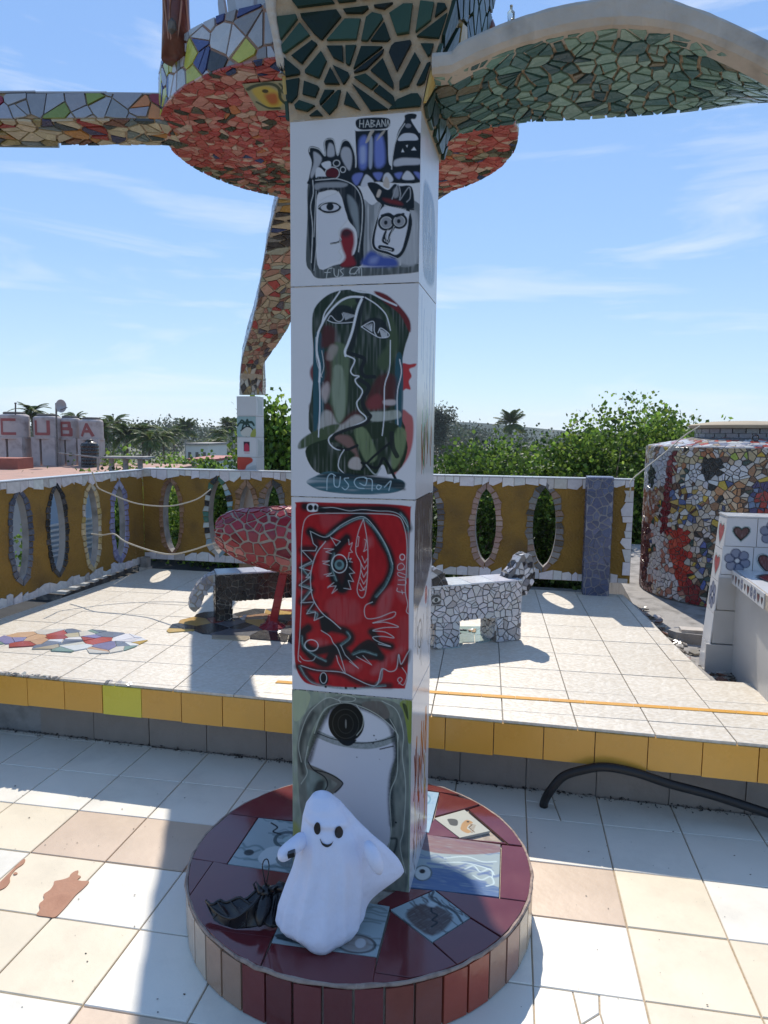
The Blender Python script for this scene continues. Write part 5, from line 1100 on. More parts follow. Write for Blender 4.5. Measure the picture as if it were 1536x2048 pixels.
mp_ = [g_surf(x, y, .003) for x, y in top]; mb_ = [g_surf(x, y, .003) for x, y in bot]; n_ = len(mp_)
put('mouth', mp_+mb_, [(i, i+1, n_+i+1, n_+i) for i in range(n_-1)], M_INK, T_G, smooth=True)
def limb(name, pts, rad, flat=1.0, m=M_PLUSH):
    b = MB(); p = spline([(*q, r) for q, r in zip(pts, rad)], 6); b.tube([Vector(q[:3]) for q in p], [q[3] for q in p], 16); o = b.build(name, m, T_G, smooth=True, cols=False)
    md = o.modifiers.new('s', 'SUBSURF'); md.levels = 1; md.render_levels = 1; return o
pa = [gy(606, 1678, 1.775), gy(588, 1692, 1.745), gy(573, 1704, 1.735), gy(563, 1713, 1.730), gy(557, 1717, 1.730)]
limb('arm', pa, [.021, .021, .020, .016, .004])
pa = [gy(733, 1684, 1.760), gy(741, 1700, 1.742), gy(749, 1718, 1.738), gy(756, 1736, 1.742), gy(760, 1748, 1.75)]
limb('arm', pa, [.010, .018, .020, .016, .004])
b = MB(); q = gy(576, 1718, 1.705); b.box(q, (.018, .0, .006), (0, .016, 0), (-.002, 0, .012)); b.build('wrist_band', M_RUBBER, T_G, cols=False)

# ================================================================== RUBBER BAT
def bz(x, y, z): return gz(x, y, ZB+z)
T_T = thing('rubber_bat', bz(530, 1850, 0), 'black rubber bat with spread ribbed wings and a cord loop lying beside the plush ghost', 'toy')
def wing(lead, hem, root, name):
    """fan membrane between a bony leading edge and a scalloped hem, sagging between the ribs"""
    b = MB(); n = 10; rows = []
    L = spline(lead, 4); H = spline(hem, 4) if False else np.array(hem)
    # resample both to the same count
    def rs(c, m):
        c = np.array([tuple(q) for q in c], float); d = np.r_[0, np.cumsum(np.linalg.norm(np.diff(c, axis=0), axis=1))]; t = np.linspace(0, d[-1], m); return np.array([[np.interp(x, d, c[:, k]) for k in range(3)] for x in t])
    m_ = 33; A_, B_ = rs(L, m_), rs(H, m_)
    for i in range(n+1):
        s = i/n; q = A_*(1-s)+B_*s; sag = .010*math.sin(math.pi*s); wv = np.abs(np.sin(np.linspace(0, 4*math.pi, m_)))
        q[:, 2] -= sag*wv*.6; rows.append(q)
    V_ = np.vstack(rows); F_ = [(i*m_+k, (i+1)*m_+k, (i+1)*m_+k+1, i*m_+k+1) for i in range(n) for k in range(m_-1)]
    o = put(name, V_, F_, M_RUBBER, T_T, smooth=True); md = o.modifiers.new('t', 'SOLIDIFY'); md.thickness = .0018
    for k in (0, 8, 16, 24, 32):
        r = MB(); r.tube([Vector(rows[i][k])+Vector((0, 0, .001)) for i in range(0, n+1)], [.0034-.0022*i/n for i in range(n+1)], 6); r.build('rib', M_RUBBER, o, smooth=True, cols=False)
    r = MB(); r.tube([Vector(q)+Vector((0, 0, .0015)) for q in A_[::2]], .0036, 7); r.build('wing_arm', M_RUBBER, o, smooth=True, cols=False)
    return o
wing([bz(412, 1803, .035), bz(440, 1830, .022), bz(468, 1838, .03), bz(500, 1815, .055), bz(524, 1790, .07)],
     [bz(412, 1803, .034), bz(428, 1855-14, .006), bz(445, 1850, .003), bz(470, 1858, .002), bz(500, 1856, .004), bz(530, 1850, .01)], None, 'wing')
wing([bz(412, 1802, .036), bz(424, 1810, .036), bz(440, 1800, .045), bz(452, 1806, .042), bz(478, 1795, .06), bz(490, 1800, .055), bz(514, 1780, .075)],
     [bz(440, 1832, .02), bz(452, 1838, .022), bz(468, 1838, .028), bz(482, 1830, .04), bz(500, 1816, .052), bz(512, 1806, .062), bz(524, 1792, .07)], None, 'wing')
wing([bz(545, 1790, .065), bz(560, 1775, .08), bz(578, 1780, .075), bz(590, 1800, .05)], [bz(530, 1850, .012), bz(545, 1856, .004), bz(562, 1852, .004), bz(580, 1838, .006)], None, 'wing')
b = MB(); p = [bz(519, 1853, .016), bz(521, 1836, .03), bz(527, 1815, .045), bz(533, 1798, .06), bz(537, 1786, .07)]; b.tube([Vector(q[:3]) for q in spline(p, 5)], [float(x) for x in spline([(.006,), (.016,), (.022,), (.019,), (.011,)], 5)[:, 0]], 14); body = b.build('body', M_RUBBER, T_T, smooth=True, cols=False)
hc = bz(532, 1782, .075); b = MB(); b.lathe(hc-Vector((0, 0, .018)), [(.002, 0), (.014, .004), (.019, .014), (.018, .024), (.011, .032), (.002, .036)], 16); head = b.build('head', M_RUBBER, T_T, smooth=True, cols=False)
for x0, y0, x1, y1 in ((518, 1780, 513, 1764), (541, 1776, 553, 1769)):
    b = MB(); b.tube([bz(x0+4, y0+6, .085), bz(x0+2, y0, .092), bz(x1, y1, .108)], [.011, .008, .001], 8); b.build('ear', M_RUBBER, head, smooth=True, cols=False)
b = MB(); b.tube([bz(551, 1780, .075), bz(560, 1773, .085), bz(570, 1777, .085), bz(575, 1786, .07)], [.010, .016, .014, .006], 10); b.build('folded_wing', M_RUBBER, T_T, smooth=True, cols=False)
for (x, y) in ((512, 1780), (560, 1782)):
    b = MB(); b.tube([bz(x, y, .07), bz(x-5, y-12, .085), bz(x+1, y-18, .09)], [.004, .003, .001], 6); b.build('claw', M_RUBBER, T_T, smooth=True, cols=False)
yy = hc.y-.002; q = [gy(x, y, yy) for x, y in [(532, 1774), (529, 1760), (526, 1742), (525, 1730), (529, 1720), (535, 1719), (538, 1730), (537, 1745), (534, 1760), (533, 1774)]]
b = MB(); b.tube([Vector(v) for v in spline(q, 5)], .0017, 7); b.build('cord_loop', M_RUBBER, T_T, smooth=True, cols=False)

# ================================================================== BLACK HOSE
hp_ = [gz(1088, 1618, -.02), gz(1088, 1606, .02), AB(to_ab(gz(1096, 1580, .06))[0], 2.765, .085), gb(1125, 1554, 2.76), gb(1165, 1540, 2.755), gb(1210, 1534, 2.755), gb(1270, 1545, 2.76), gb(1340, 1568, 2.78), gb(1430, 1592, 2.80), gb(1540, 1628, 2.80), gb(1640, 1660, 2.80), gz(1760, 1690, .012)]
b = MB(); b.tube([Vector(v) for v in spline(hp_, 8)], .017, 16); o = b.build('black_hose', mat('black_hose_plastic', (.006, .006, .007), .55, .05, 12, .1, 40), smooth=True, cols=False)
tag(o, 'thick black hose arching out of the broken floor tile along the platform front', 'hose')
# ================================================================== ROUND MOSAIC CANOPY
DZ, DR, DC = 2.70, .735, Vector((-.195, 3.150, 0)); DH = .17
T_D = thing('round_canopy', (DC.x, DC.y, DZ), 'round canopy with a red mosaic underside and a white, blue and yellow shard rim', 'canopy')
b = MB(); b.lathe(DC, [(DR-.006, DZ+.006), (DR-.006, DZ+DH), (DR-.03, DZ+DH+.01)], 64); core = b.build('slab', mat('pink_grout', (.44, .27, .21), .9, .15, 25, .5, 60), T_D, cols=False)
PAL_D = [(6, (.46, .10, .09)), (2.5, (.36, .05, .05)), (3, (.54, .25, .21)), (1.6, (.56, .40, .33)), (.6, (.05, .05, .03)), (.25, (.03, .05, .16)), (.3, (.5, .17, .06))]
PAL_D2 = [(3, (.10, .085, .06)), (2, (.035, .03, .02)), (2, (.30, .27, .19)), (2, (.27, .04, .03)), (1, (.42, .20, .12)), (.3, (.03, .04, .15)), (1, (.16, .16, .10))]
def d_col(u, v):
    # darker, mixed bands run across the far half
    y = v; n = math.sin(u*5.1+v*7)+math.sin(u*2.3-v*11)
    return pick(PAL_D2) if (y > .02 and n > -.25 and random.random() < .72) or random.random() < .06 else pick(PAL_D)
def d_under(u, v, h): return Vector((DC.x-u, DC.y+v, DZ-h+.004))
dom = [(DR*math.cos(2*math.pi*k/48), DR*math.sin(2*math.pi*k/48)) for k in range(48)]
def d_rim(u, v, h):
    t = u/DR; r = DR+h-.006; return DC+Vector((r*math.cos(t), r*math.sin(t), DZ+.004+v))
PAL_R = [(5, (.50, .52, .60)), (2, (.30, .30, .33)), (1.2, (.55, .55, .10)), (1.4, (.04, .045, .05)), (1.2, (.05, .07, .22)), (1, (.25, .30, .38))]
cu = [p for p in cells(dom, .037, .0038, aspect=1.4, jit=.46)]
cr = cells(rect(0, 0, 2*math.pi*DR, DH), .058, .006, aspect=.85, jit=.42)
mosaic(core, [(cr, d_rim, .006, PAL_R)], limit=140, name='rim_tile_piece')
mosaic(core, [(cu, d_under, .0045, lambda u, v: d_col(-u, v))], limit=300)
# a painted tile let into the underside, beside the pillar
c = Canvas(70, 50, (0, 0), (100, 0), (100, 60), (0, 60), base=(.33, .33, .22), seed=77)
c.fill([(10, 14), (40, 8), (60, 26), (56, 50), (24, 52)], (.52, .42, .09), soft=6); c.fill([(30, 26), (52, 24), (50, 44), (34, 46)], (.42, .14, .05), soft=8); c.stroke([(4, 12), (20, 6), (46, 4), (60, 14), (58, 36), (70, 52)], 6, (.06, .08, .05)); c.stroke([(8, 40), (26, 54), (50, 56)], 5, (.07, .09, .06)); c.disc(34, 18, 6, 4, K, .9); c.disc(74, 20, 10, 7, (.06, .09, .06), .9, ring=3); c.stroke([(64, 6), (80, 30), (92, 14), (98, 40)], 4, (.06, .08, .05))
P = [gz(x, y, DZ-.0045) for x, y in [(484, 168), (600, 158), (606, 218), (516, 222)]]
H_, W__ = c.h, c.w; u = np.tile(np.arange(W__)/(W__-1.0), H_)[:, None]; v = np.repeat(np.arange(H_)/(H_-1.0), W__)[:, None]; q = [np.array(p) for p in P]
V_ = q[0]*(1-u)*(1-v)+q[1]*u*(1-v)+q[2]*u*v+q[3]*(1-u)*v; i = (np.arange(H_-1)[:, None]*W__+np.arange(W__-1)[None, :]).ravel()
put('painted_tile', V_, np.c_[i, i+W__, i+W__+1, i+1].tolist(), M_PAINT, core, np.clip(c.c.reshape(-1, 3), 0, 1))
# white shards standing along the near part of the rim
for x, y0, y1, w in [(436, 52, 38, 12), (450, 50, 6, 12), (463, 48, -6, 9), (474, 46, -8, 14), (492, 44, -14, 16), (512, 40, -30, 18), (530, 36, -30, 16), (548, 34, -26, 14), (424, 66, 58, 10)]:
    t = math.atan2(gz(x, y0+60, DZ).y-DC.y, gz(x, y0+60, DZ).x-DC.x); rr = DR-.012; base = DC+Vector((rr*math.cos(t), rr*math.sin(t), DZ+DH-.01))
    hgt = (y0-y1)/1420*2.9+.06; tx = Vector((-math.sin(t), math.cos(t), 0)); nn = Vector((math.cos(t), math.sin(t), 0)); ww = w/1420*2.9*1.5
    lean = random.uniform(-.02, .03)
    poly = [(-ww/2, 0), (ww/2, 0), (ww/2+lean, hgt*random.uniform(.85, 1)), (-ww/4+lean, hgt*random.uniform(.9, 1.1)), (-ww/2+lean*.5, hgt*.7)]
    if area(poly) < 0: poly = poly[::-1]
    vs, fs = prism(poly, grid_map(base, tx, Z, nn), -.008, .004, .001); vs_n = len(poly); fs.append(tuple(range(vs_n))[::-1]); put('standing_shard', vs, fs, M_GLAZE, T_D, np.array(pick([(3, (.48, .50, .58)), (1, (.38, .38, .42))])))
# reddish brown post with raised wavy ribs, rising from the left of the canopy
pb = gy(346, 130, 2.62); px0, px1 = gy(320, 60, 2.62).x, gy(373, 60, 2.62).x; pc = (px0+px1)/2; pw = (px1-px0)/2
m_brown = mat('oxide_brown_glaze', (.16, .045, .028), .35, .15, 14, .3, 30, color2=(.07, .02, .018))
b = MB(); b.lathe((pc, 2.66, 0), [(pw*1.15, DZ+.10), (pw*1.0, DZ+.25), (pw*.95, DZ+.6), (pw*.9, DZ+1.1)], 20, jitter=.02); post = b.build('ribbed_post', m_brown, T_D, smooth=True, cols=False)
b = MB()
for ph in range(5):
    q = [Vector((pc+(pw*1.03)*math.cos(a), 2.66+(pw*1.03)*math.sin(a), DZ+.12+.05*k)) for k in range(19) for a in [-1.57+(ph-2)*.5+.22*math.sin(k*.7+ph*1.7)]]
    b.tube(q, .0035, 5)
b.build('raised_line', mat('pale_raised_line', (.38, .18, .11), .5, .1, 20), post, cols=False)
for k in range(3):
    b = MB(); b.lathe((pc+(.0 if k else -.002), 2.66-pw*1.0, 0), [(.004, DZ+.16+k*.14), (.016, DZ+.175+k*.14), (.015, DZ+.20+k*.14), (.003, DZ+.215+k*.14)], 10); b.build('dark_inset', M_GROUT_D, post, cols=False)

# small figures on the far edge of the canopy
def perch(name, x, yb, yt, w, d, col, label, cat, glass=False):
    p = gy(x, yb, d); q = gy(x, yt, d); h = q.z-p.z; T = thing(name, p, label, cat); r = w/1420*d/2
    if glass:
        b = MB(); b.lathe(p, [(r*.9, 0), (r, h*.2), (r, h*.55), (r*.35, h*.75), (r*.35, h*.98)], 14); m = bpy.data.materials.new('clear_glass'); m.use_nodes = True; B = m.node_tree.nodes['Principled BSDF']; B.inputs['Transmission Weight'].default_value = .85; B.inputs['Roughness'].default_value = .05; B.inputs['Base Color'].default_value = (.8, .85, .85, 1)
        b.build('bottle_body', m, T, smooth=True, cols=False); b = MB(); b.lathe(p+Vector((0, 0, h*.97)), [(r*.42, 0), (r*.42, h*.08)], 10); b.build('neck_ring', M_GLAZE, T, smooth=True)
    else:
        b = MB(); b.lathe(p, [(r, 0), (r*1.05, h*.2), (r*.75, h*.33)], 12, col, jitter=.08); b.build('base', m_brown, T, smooth=True)
        b = MB(); b.lathe(p+Vector((0, 0, h*.33)), [(r*.5, 0), (r*.62, h*.12), (r*.35, h*.26), (r*.45, h*.34), (r*.4, h*.44)], 12, (.05, .045, .045), jitter=.12); b.lathe(p+Vector((0, 0, h*.75)), [(r*.3, 0), (r*.5, h*.08), (r*.45, h*.2), (r*.1, h*.26)], 12, (.05, .045, .045), jitter=.1); b.build('figure', M_SHARD, T, smooth=True)
perch('clay_figurine', 968, 72, -14, 44, 2.55, (.2, .05, .03), 'small dark figurine on a brown base above the arm near the top edge', 'figurine')
perch('glass_bottle', 1022, 42, 12, 14, 2.35, None, 'tiny clear glass bottle standing on the top of the green arm', 'bottle', True)

# ================================================================== LEFT BEAM
T_L = thing('mosaic_beam', gy(150, 240, 2.95), 'mosaic covered beam running left from the round canopy against the sky', 'beam')
BY0, BY1 = 2.90, 3.14
def bm_z(x): return 2.70+.004*math.sin(x*5)
def bm_front(u, v, h): return Vector((-2.6+u, BY0-h+.0, bm_z(u)+v))
def bm_under(u, v, h): return Vector((-2.6+u, BY0+v, bm_z(u)-h))
BL = 2.6-.86
b = MB(); b.box((-2.6, BY0+.004, 2.704), (BL, 0, 0), (0, BY1-BY0, 0), (0, 0, .088)); b.build('core', M_GROUT_T, T_L, cols=False)
PF = [(5, (.30, .33, .40)), (1.4, (.24, .02, .05)), (1.2, (.22, .30, .07)), (1, (.42, .36, .30)), (.4, (.5, .2, .07)), (2, (.36, .37, .40))]
PU = [(4.5, (.54, .47, .34)), (2, (.05, .06, .065)), (1.5, (.17, .21, .22)), (1, (.22, .10, .07)), (.6, (.30, .035, .03)), (.8, (.33, .27, .12)), (.5, (.45, .22, .06)), (.4, (.06, .05, .12))]
ug = cells(rect(0, 0, BL, BY1-BY0), .062, .008, aspect=1.3, jit=.45)
mosaic(T_L, [(cells(rect(0, 0, BL, .092), .062, .005, aspect=1.2), bm_front, .006, PF), ([[(x, (BY1-BY0)-y) for x, y in p][::-1] for p in ug], bm_under, .007, PU),
             (cells(rect(0, 0, BL, .092), .07, .006), lambda u, v, h: Vector((-2.6+BL-u, BY1+h, 2.70+v)), .006, PF)], limit=240)
b = MB(); x = -2.6
while x < -.9:
    w = random.uniform(.12, .3); b.box((x, BY0-.006, 2.792), (w-.002, 0, random.uniform(-.002, .004)), (0, BY1-BY0+.01, 0), (0, 0, .006), (.35, .36, .40)); x += w
b.build('top_tiles', M_GLAZE, T_L, kind='stuff')
# stepped lower lip at the far left
b = MB(); b.box((-2.6, BY1-.002, 2.69), (1.21, 0, 0), (0, .018, 0), (0, 0, .06), (.22, .25, .24)); b.build('lower_lip', M_SHARD, T_L)

# ================================================================== SUPPORT: TILED COLUMN AND LEANING MOSAIC TRUNK
CY = 5.95
cl, cr_, cs = gy(474, 870, CY).x, gy(513, 870, CY-.02).x, gy(526, 870, CY+.16).x
cw = cr_-cl; T_C = thing('mosaic_support', (cl+cw/2, CY+cw/2, -.3), 'square tiled column behind the back parapet carrying a leaning mosaic trunk', 'column')
ztop = gy(474, 792, CY).z; Ct = Vector((E1.x, E1.y, 0)); Cn = Vector((E2.x, E2.y, 0)); c0 = Vector((cl, CY, 0))
ce1 = E1*(cw/E1.x); L1 = ce1.length; ce2 = E2*L1
b = MB(); b.box(c0+E1*.004+E2*.004+Vector((0, 0, -.3)), E1*(L1-.008), E2*(L1-.008), (0, 0, ztop+.3-.004)); b.build('core', M_GROUT_L, T_C, cols=False)
zz_ = [ztop]+[gy(474, y, CY).z for y in (832, 874, 914, 955)]+[.85, .66]
def art_small(kind, seed):
    c = Canvas(40, 40, (0, 0), (100, 0), (100, 100), (0, 100), base=(.55, .55, .55), seed=seed)
    if kind == 1:
        c.fill([(0, 0), (100, 0), (100, 100), (0, 100)], (.26, .38, .38), smooth=False, streak=.3); c.stroke([(48, 96), (52, 60), (46, 34)], 8, K)
        for a in range(7): c.stroke([(46, 34), (46+30*math.cos(a), 30+14*math.sin(a)), (46+44*math.cos(a), 44+20*math.sin(a))], 9, (.03, .06, .05))
        c.fill([(20, 70), (50, 50), (80, 60), (84, 92), (30, 96)], (.5, .5, .45)); c.stroke([(20, 70), (50, 50), (80, 60), (84, 92)], 6, K); c.fill([(80, 70), (98, 60), (98, 98), (70, 98)], (.30, .33, .08))
    if kind == 2: c.fill([(34, 22), (66, 22), (66, 72), (34, 72)], (.05, .02, .04), smooth=False); c.fill([(38, 40), (50, 30), (62, 44), (62, 70), (38, 70)], (.42, .04, .08)); c.stroke([(38, 80), (64, 80)], 3, (.4, .1, .1))
    if kind == 3: c.fill([(0, 0), (70, 0), (80, 20), (50, 40), (40, 60), (10, 70), (0, 60)], (.45, .07, .05)); c.fill([(20, 70), (60, 50), (100, 40), (100, 100), (10, 100)], (.40, .43, .43), .8)
    if kind == 4:
        for k in range(6): c.stroke([(20+k*12, 10+k*3), (30+k*9, 50), (24+k*11, 92)], 3, (.12, .22, .20), .8)
    return c
for k in range(len(zz_)-1):
    z1, z0 = zz_[k]-.002, zz_[k+1]+.002
    art_small((0, 1, 2, 3, 0, 0)[k], 500+k).sheet('painted_tile' if k in (1, 2, 3) else 'square_tile', c0+E1*.001+Vector((0, 0, z1)), E1*(L1-.002), (0, 0, z0-z1), -E2, T_C)
    art_small((4, 0, 4, 0, 0, 0)[k], 520+k).sheet('square_tile', c0+E1*L1+E2*.001+Vector((0, 0, z1)), E2*(L1-.002), (0, 0, z0-z1), E1, T_C)
# the trunk: stations (left x, right x, y of picture, depth, thickness)
ST = [(480, 524, 790, CY+.03, .15), (481, 525, 755, CY+.02, .15), (483, 525, 728, 5.85, .15), (491, 550, 694, 5.65, .15), (503, 576, 655, 5.40, .15), (515, 592, 605, 5.15, .15), (523, 612, 555, 4.97, .14), (532, 715, 500, 4.82, .14), (543, 845, 450, 4.64, .13), (554, 862, 408, 4.46, .13), (560, 900, 384, 4.36, .13), (570, 915, 340, 4.18, .13), (590, 905, 290, 3.95, .12), (610, 890, 254, 3.70, .10)]  # upper stations widened, hidden behind pillar and canopy, to cast shade on the plinth
sta = [(gy(l, y, d), gy(r_, y, d), th) for l, r_, y, d, th in ST]
cum = [0]
for i in range(1, len(sta)): cum.append(cum[-1]+((sta[i][0]+sta[i][1])/2-(sta[i-1][0]+sta[i-1][1])/2).length)
def tr_at(s):
    s = min(max(s, 0), cum[-1]-1e-6); i = max(k for k in range(len(cum)-1) if cum[k] <= s); t = (s-cum[i])/(cum[i+1]-cum[i])
    L_ = sta[i][0]*(1-t)+sta[i+1][0]*t; R_ = sta[i][1]*(1-t)+sta[i+1][1]*t; th = sta[i][2]*(1-t)+sta[i+1][2]*t
    d = ((sta[i+1][0]+sta[i+1][1])-(sta[i][0]+sta[i][1])).normalized(); x = (R_-L_).normalized(); nn = x.cross(d).normalized()
    if nn.y > 0: nn = -nn
    return L_, R_, th, nn
def tr_front(u, v, h):
    L_, R_, th, nn = tr_at(v); return L_+(R_-L_)*(u/.3)+nn*h
def tr_left(u, v, h):
    L_, R_, th, nn = tr_at(v); return L_-nn*(th*(1-u/.15))-(R_-L_).normalized()*h
def tr_right(u, v, h):
    L_, R_, th, nn = tr_at(v); return R_-nn*(th*(u/.15))+(R_-L_).normalized()*h
b = MB(); rows = []
ns = 26
for k in range(ns):
    L_, R_, th, nn = tr_at(cum[-1]*k/(ns-1)); x = (R_-L_).normalized()*.004
    rows += [L_+x-nn*.002, R_-x-nn*.002, R_-x-nn*th, L_+x-nn*th]
b.add(rows, [(i*4+k, i*4+(k+1) % 4, i*4+4+(k+1) % 4, i*4+4+k) for i in range(ns-1) for k in range(4)]+[(0, 3, 2, 1), (4*ns-4, 4*ns-3, 4*ns-2, 4*ns-1)])
trunk = b.build('leaning_trunk', M_GROUT_L, T_C, cols=False)
PT1 = [(3, (.40, .33, .23)), (2, (.35, .19, .14)), (1.5, (.18, .09, .06)), (1, (.28, .30, .24)), (.8, (.33, .05, .04)), (1, (.10, .09, .11)), (2, (.44, .28, .20))]
PT2 = [(3, (.45, .38, .27)), (4, (.04, .032, .03)), (2, (.42, .25, .06)), (1.5, (.17, .17, .16)), (.4, (.3, .05, .04)), (.3, (.03, .05, .15))]
PT0 = [(3, (.45, .43, .38)), (2, (.06, .05, .05)), (2, (.22, .08, .07)), (1, (.36, .26, .12))]
tot = cum[-1]
def tr_col(u, v): return pick(PT0 if v < .30 else PT1 if v < tot*.56 else PT2)
tf = []
for p in cells(rect(0, 0, .3, tot), .058, .007, aspect=.9, jit=.44): tf.append(p)
mosaic(trunk, [(tf, tr_front, .007, tr_col), (cells(rect(0, 0, .15, tot), .055, .005), tr_left, .006, [(4, (.42, .46, .55)), (1, (.3, .3, .34))]), (cells(rect(0, 0, .15, tot), .055, .005), tr_right, .006, PT1)], limit=260)
# ================================================================== RED MOSAIC CREATURE
T_R = thing('mosaic_creature', (-.66, 4.06, ZP), 'stout blunt nosed creature covered in crimson broken tiles standing on slim red legs', 'sculpture')
cx_ = [-.965, -.955, -.925, -.86, -.76, -.65, -.52, -.38, -.24, -.12, -.03, .02]; cr2 = [.002, .055, .092, .130, .158, .178, .192, .192, .180, .150, .095, .002]; cz_ = [.935, .935, .933, .925, .912, .900, .890, .885, .885, .89, .90, .91]
def cre(u, v, h):
    x = u; r = float(np.interp(x, cx_, cr2)); z = float(np.interp(x, cx_, cz_)); sl = (float(np.interp(x+.01, cx_, cr2))-float(np.interp(x-.01, cx_, cr2)))/.02
    t = v/.18; nl = math.sqrt(1+sl*sl); return Vector((x-h*sl/nl, 4.02+(r*.85+h/nl)*math.cos(t)*-1, z+(r+h/nl)*math.sin(t)))
b = MB(); us = list(np.linspace(-.965, .02, 60)); nT_ = 36; b.add([cre(u, .18*2*math.pi*k/nT_, 0) for u in us for k in range(nT_)], [(i*nT_+k, (i+1)*nT_+k, (i+1)*nT_+(k+1) % nT_, i*nT_+(k+1) % nT_) for i in range(59) for k in range(nT_)])
cbody = b.build('body', M_GROUT_L, T_R, smooth=True, cols=False)
def cre_col(u, v):
    t = math.sin(v/.18); return pick([(4, (.25, .012, .022)), (2, (.32, .018, .024)), (1, (.18, .010, .02))]) if t > -.35 else pick([(3, (.33, .05, .05)), (2, (.42, .12, .10))])
cc_ = cells(rect(-.955, -.18*math.pi, .01, .18*math.pi), .053, .0125, jit=.36, thin=.12, crack=.22, aspect=1.1)
def safe(p): return [q for q in p if all(np.interp(x, cx_, cr2) > .03 for x, y in q)]
mosaic(cbody, [(safe(cc_), lambda u, v, h: cre(u, v, h), .007, cre_col)], limit=160, m=M_GLAZE)
def cr_leg(foot, top, w=.042):
    f, t = Vector(foot), Vector(top); b = MB(); d = t-f
    b.box(f-Vector((w/2, w/2, 0)), (w, 0, 0), (0, w, 0), d, (.33, .028, .028)); o = b.build('leg', M_GLAZE, T_R)
    k = 6
    for i in range(k):
        p = f+d*(i/k)
        for s, n_ in ((0, Vector((0, -1, 0))), (1, Vector((-1, 0, 0)))):
            ex = Vector((1, 0, 0)) if s == 0 else Vector((0, -1, 0)); org = p+(Vector((-w/2, -w/2, 0)) if s == 0 else Vector((-w/2, w/2, 0)))
            q = [(.001, .0015), (w-.001, .0015), (w-.001, d.length/k-.0015), (.001, d.length/k-.0015)]
            vs = [org+ex*x+d.normalized()*y+n_*.0005 for x, y in q]+[org+ex*x+d.normalized()*y+n_*.004 for x, y in q]
            put('leg_tile', vs, [(4, 5, 6, 7), (0, 1, 5, 4), (1, 2, 6, 5), (2, 3, 7, 6), (3, 0, 4, 7)], M_GLAZE, o, np.array(pick([(1, (.36, .03, .03))])))
    b = MB(); b.lathe(f, [(.085, -.001), (.075, .012), (.045, .03), (.032, .05), (.028, .075)], 9, (.22, .02, .03), jitter=.10); b.build('foot', M_SHARD, T_R)
cr_leg(gz(545, 1255, ZP), (-.56, 4.03, .76)); cr_leg((-.16, 4.06, ZP), (-.20, 4.04, .76)); cr_leg((-.50, 4.28, ZP), (-.50, 4.10, .76))

# ================================================================== BENCH ANIMALS
def bench(name, org, dr, label, body, legs, th, pal, grout, top_pal, extra, pic=None, size=.034, extra_solid=None):
    dr = Vector((*dr, 0)).normalized(); nn = Vector((-dr.y, dr.x, 0)); o = Vector((org[0], org[1], 0))
    T = thing(name, o+Vector((0, 0, ZP)), label, 'sculpture')
    P = lambda s, w, z: o+dr*s+nn*w+Vector((0, 0, z))
    front = lambda u, v, h: P(u, 0, v)-nn*h
    groups = []
    s0, s1, z0, z1 = body; b = MB(); b.box(P(s0+.003, .003, z0+.003), dr*(s1-s0-.006), nn*(th-.006), Vector((0, 0, z1-z0-.006))); bo = b.build('body', grout, T, cols=False)
    groups.append((cells(rect(s0, z0, s1, z1), size, .0042, jit=.47), front, .005, pal))
    groups.append((cells(rect(0, z0, th, z1), size, .005), lambda u, v, h: P(s1, u, v)+dr*h, .005, pal))
    groups.append((cells(rect(0, z0, th, z1), size, .005), lambda u, v, h: P(s0, th-u, v)-dr*h, .005, pal))
    groups.append((cells(rect(s0, z0, s1, z1), size*1.6, .005), lambda u, v, h: P(s1+s0-u, th, v)+nn*h, .005, pal))
    mosaic(bo, groups, limit=240)
    for l0, l1 in legs:
        b = MB(); b.box(P(l0+.003, .003, ZP-.001), dr*(l1-l0-.006), nn*(th-.006), Vector((0, 0, z0+.003-ZP))); lo = b.build('leg', grout, T, cols=False)
        mosaic(lo, [(cells(rect(l0, ZP+.003, l1, z0), size, .004, jit=.46), front, .005, pal), (cells(rect(0, ZP+.003, th, z0), size, .005, jit=.46), lambda u, v, h, l0=l0: P(l0, th-u, v)-dr*h, .005, pal),
                    (cells(rect(0, ZP+.003, th, z0), size, .005), lambda u, v, h, l1=l1: P(l1, u, v)+dr*h, .005, pal)], limit=90)
    # smooth tiles along the back
    x = s0+.002
    while x < s1-.01:
        w = min(random.uniform(.09, .16), s1-x); vs, fs = prism(rect(x+.001, -.006, x+w-.001, th+.006), lambda u, v, h: P(u, v, z1+h), -.002, .006); put('back_tile', vs, fs, M_GLAZE, T, np.array(pick(top_pal))); x += w
    for nm, poly, w0, w1, pl, sz in extra:
        if area(poly) < 0: poly = poly[::-1]
        b = MB(); n = len(poly); b.add([P(s, w0, z) for s, z in poly]+[P(s, w1, z) for s, z in poly], [tuple(range(n)), tuple(range(n, 2*n))[::-1]]+[(i, n+i, n+(i+1) % n, (i+1) % n) for i in range(n)])
        eo = b.build(nm, grout, T, cols=False)
        g = [(cells_in(poly, sz, .005, jit=.46), lambda u, v, h, w0=w0: P(u, w0, v)-nn*h, .005, pl)]
        for i in range(n):      # the edge faces
            (sa, za), (sb, zb_) = poly[i], poly[(i+1) % n]; L = math.hypot(sb-sa, zb_-za)
            if L < .015: continue
            t = dr*((sb-sa)/L)+Vector((0, 0, (zb_-za)/L)); en = t.cross(nn)
            if en.dot(dr*(zb_-za)-Vector((0, 0, sb-sa))) < 0: en = -en
            vs_ = [(.002, .003), (L-.002, .003), (L-.002, w1-w0-.003), (.002, w1-w0-.003)]
            base = P(sa, w0, za); mp2 = lambda u, v, h, base=base, t=t, en=en: base+t*u+nn*v+en*h
            g.append((cells(rect(0, 0, L, w1-w0), sz*1.1, .005, margin=.3), mp2, .004, pl))
        mosaic(eo, g, limit=60)
    if pic: pic(P, dr, nn, T)
    return T
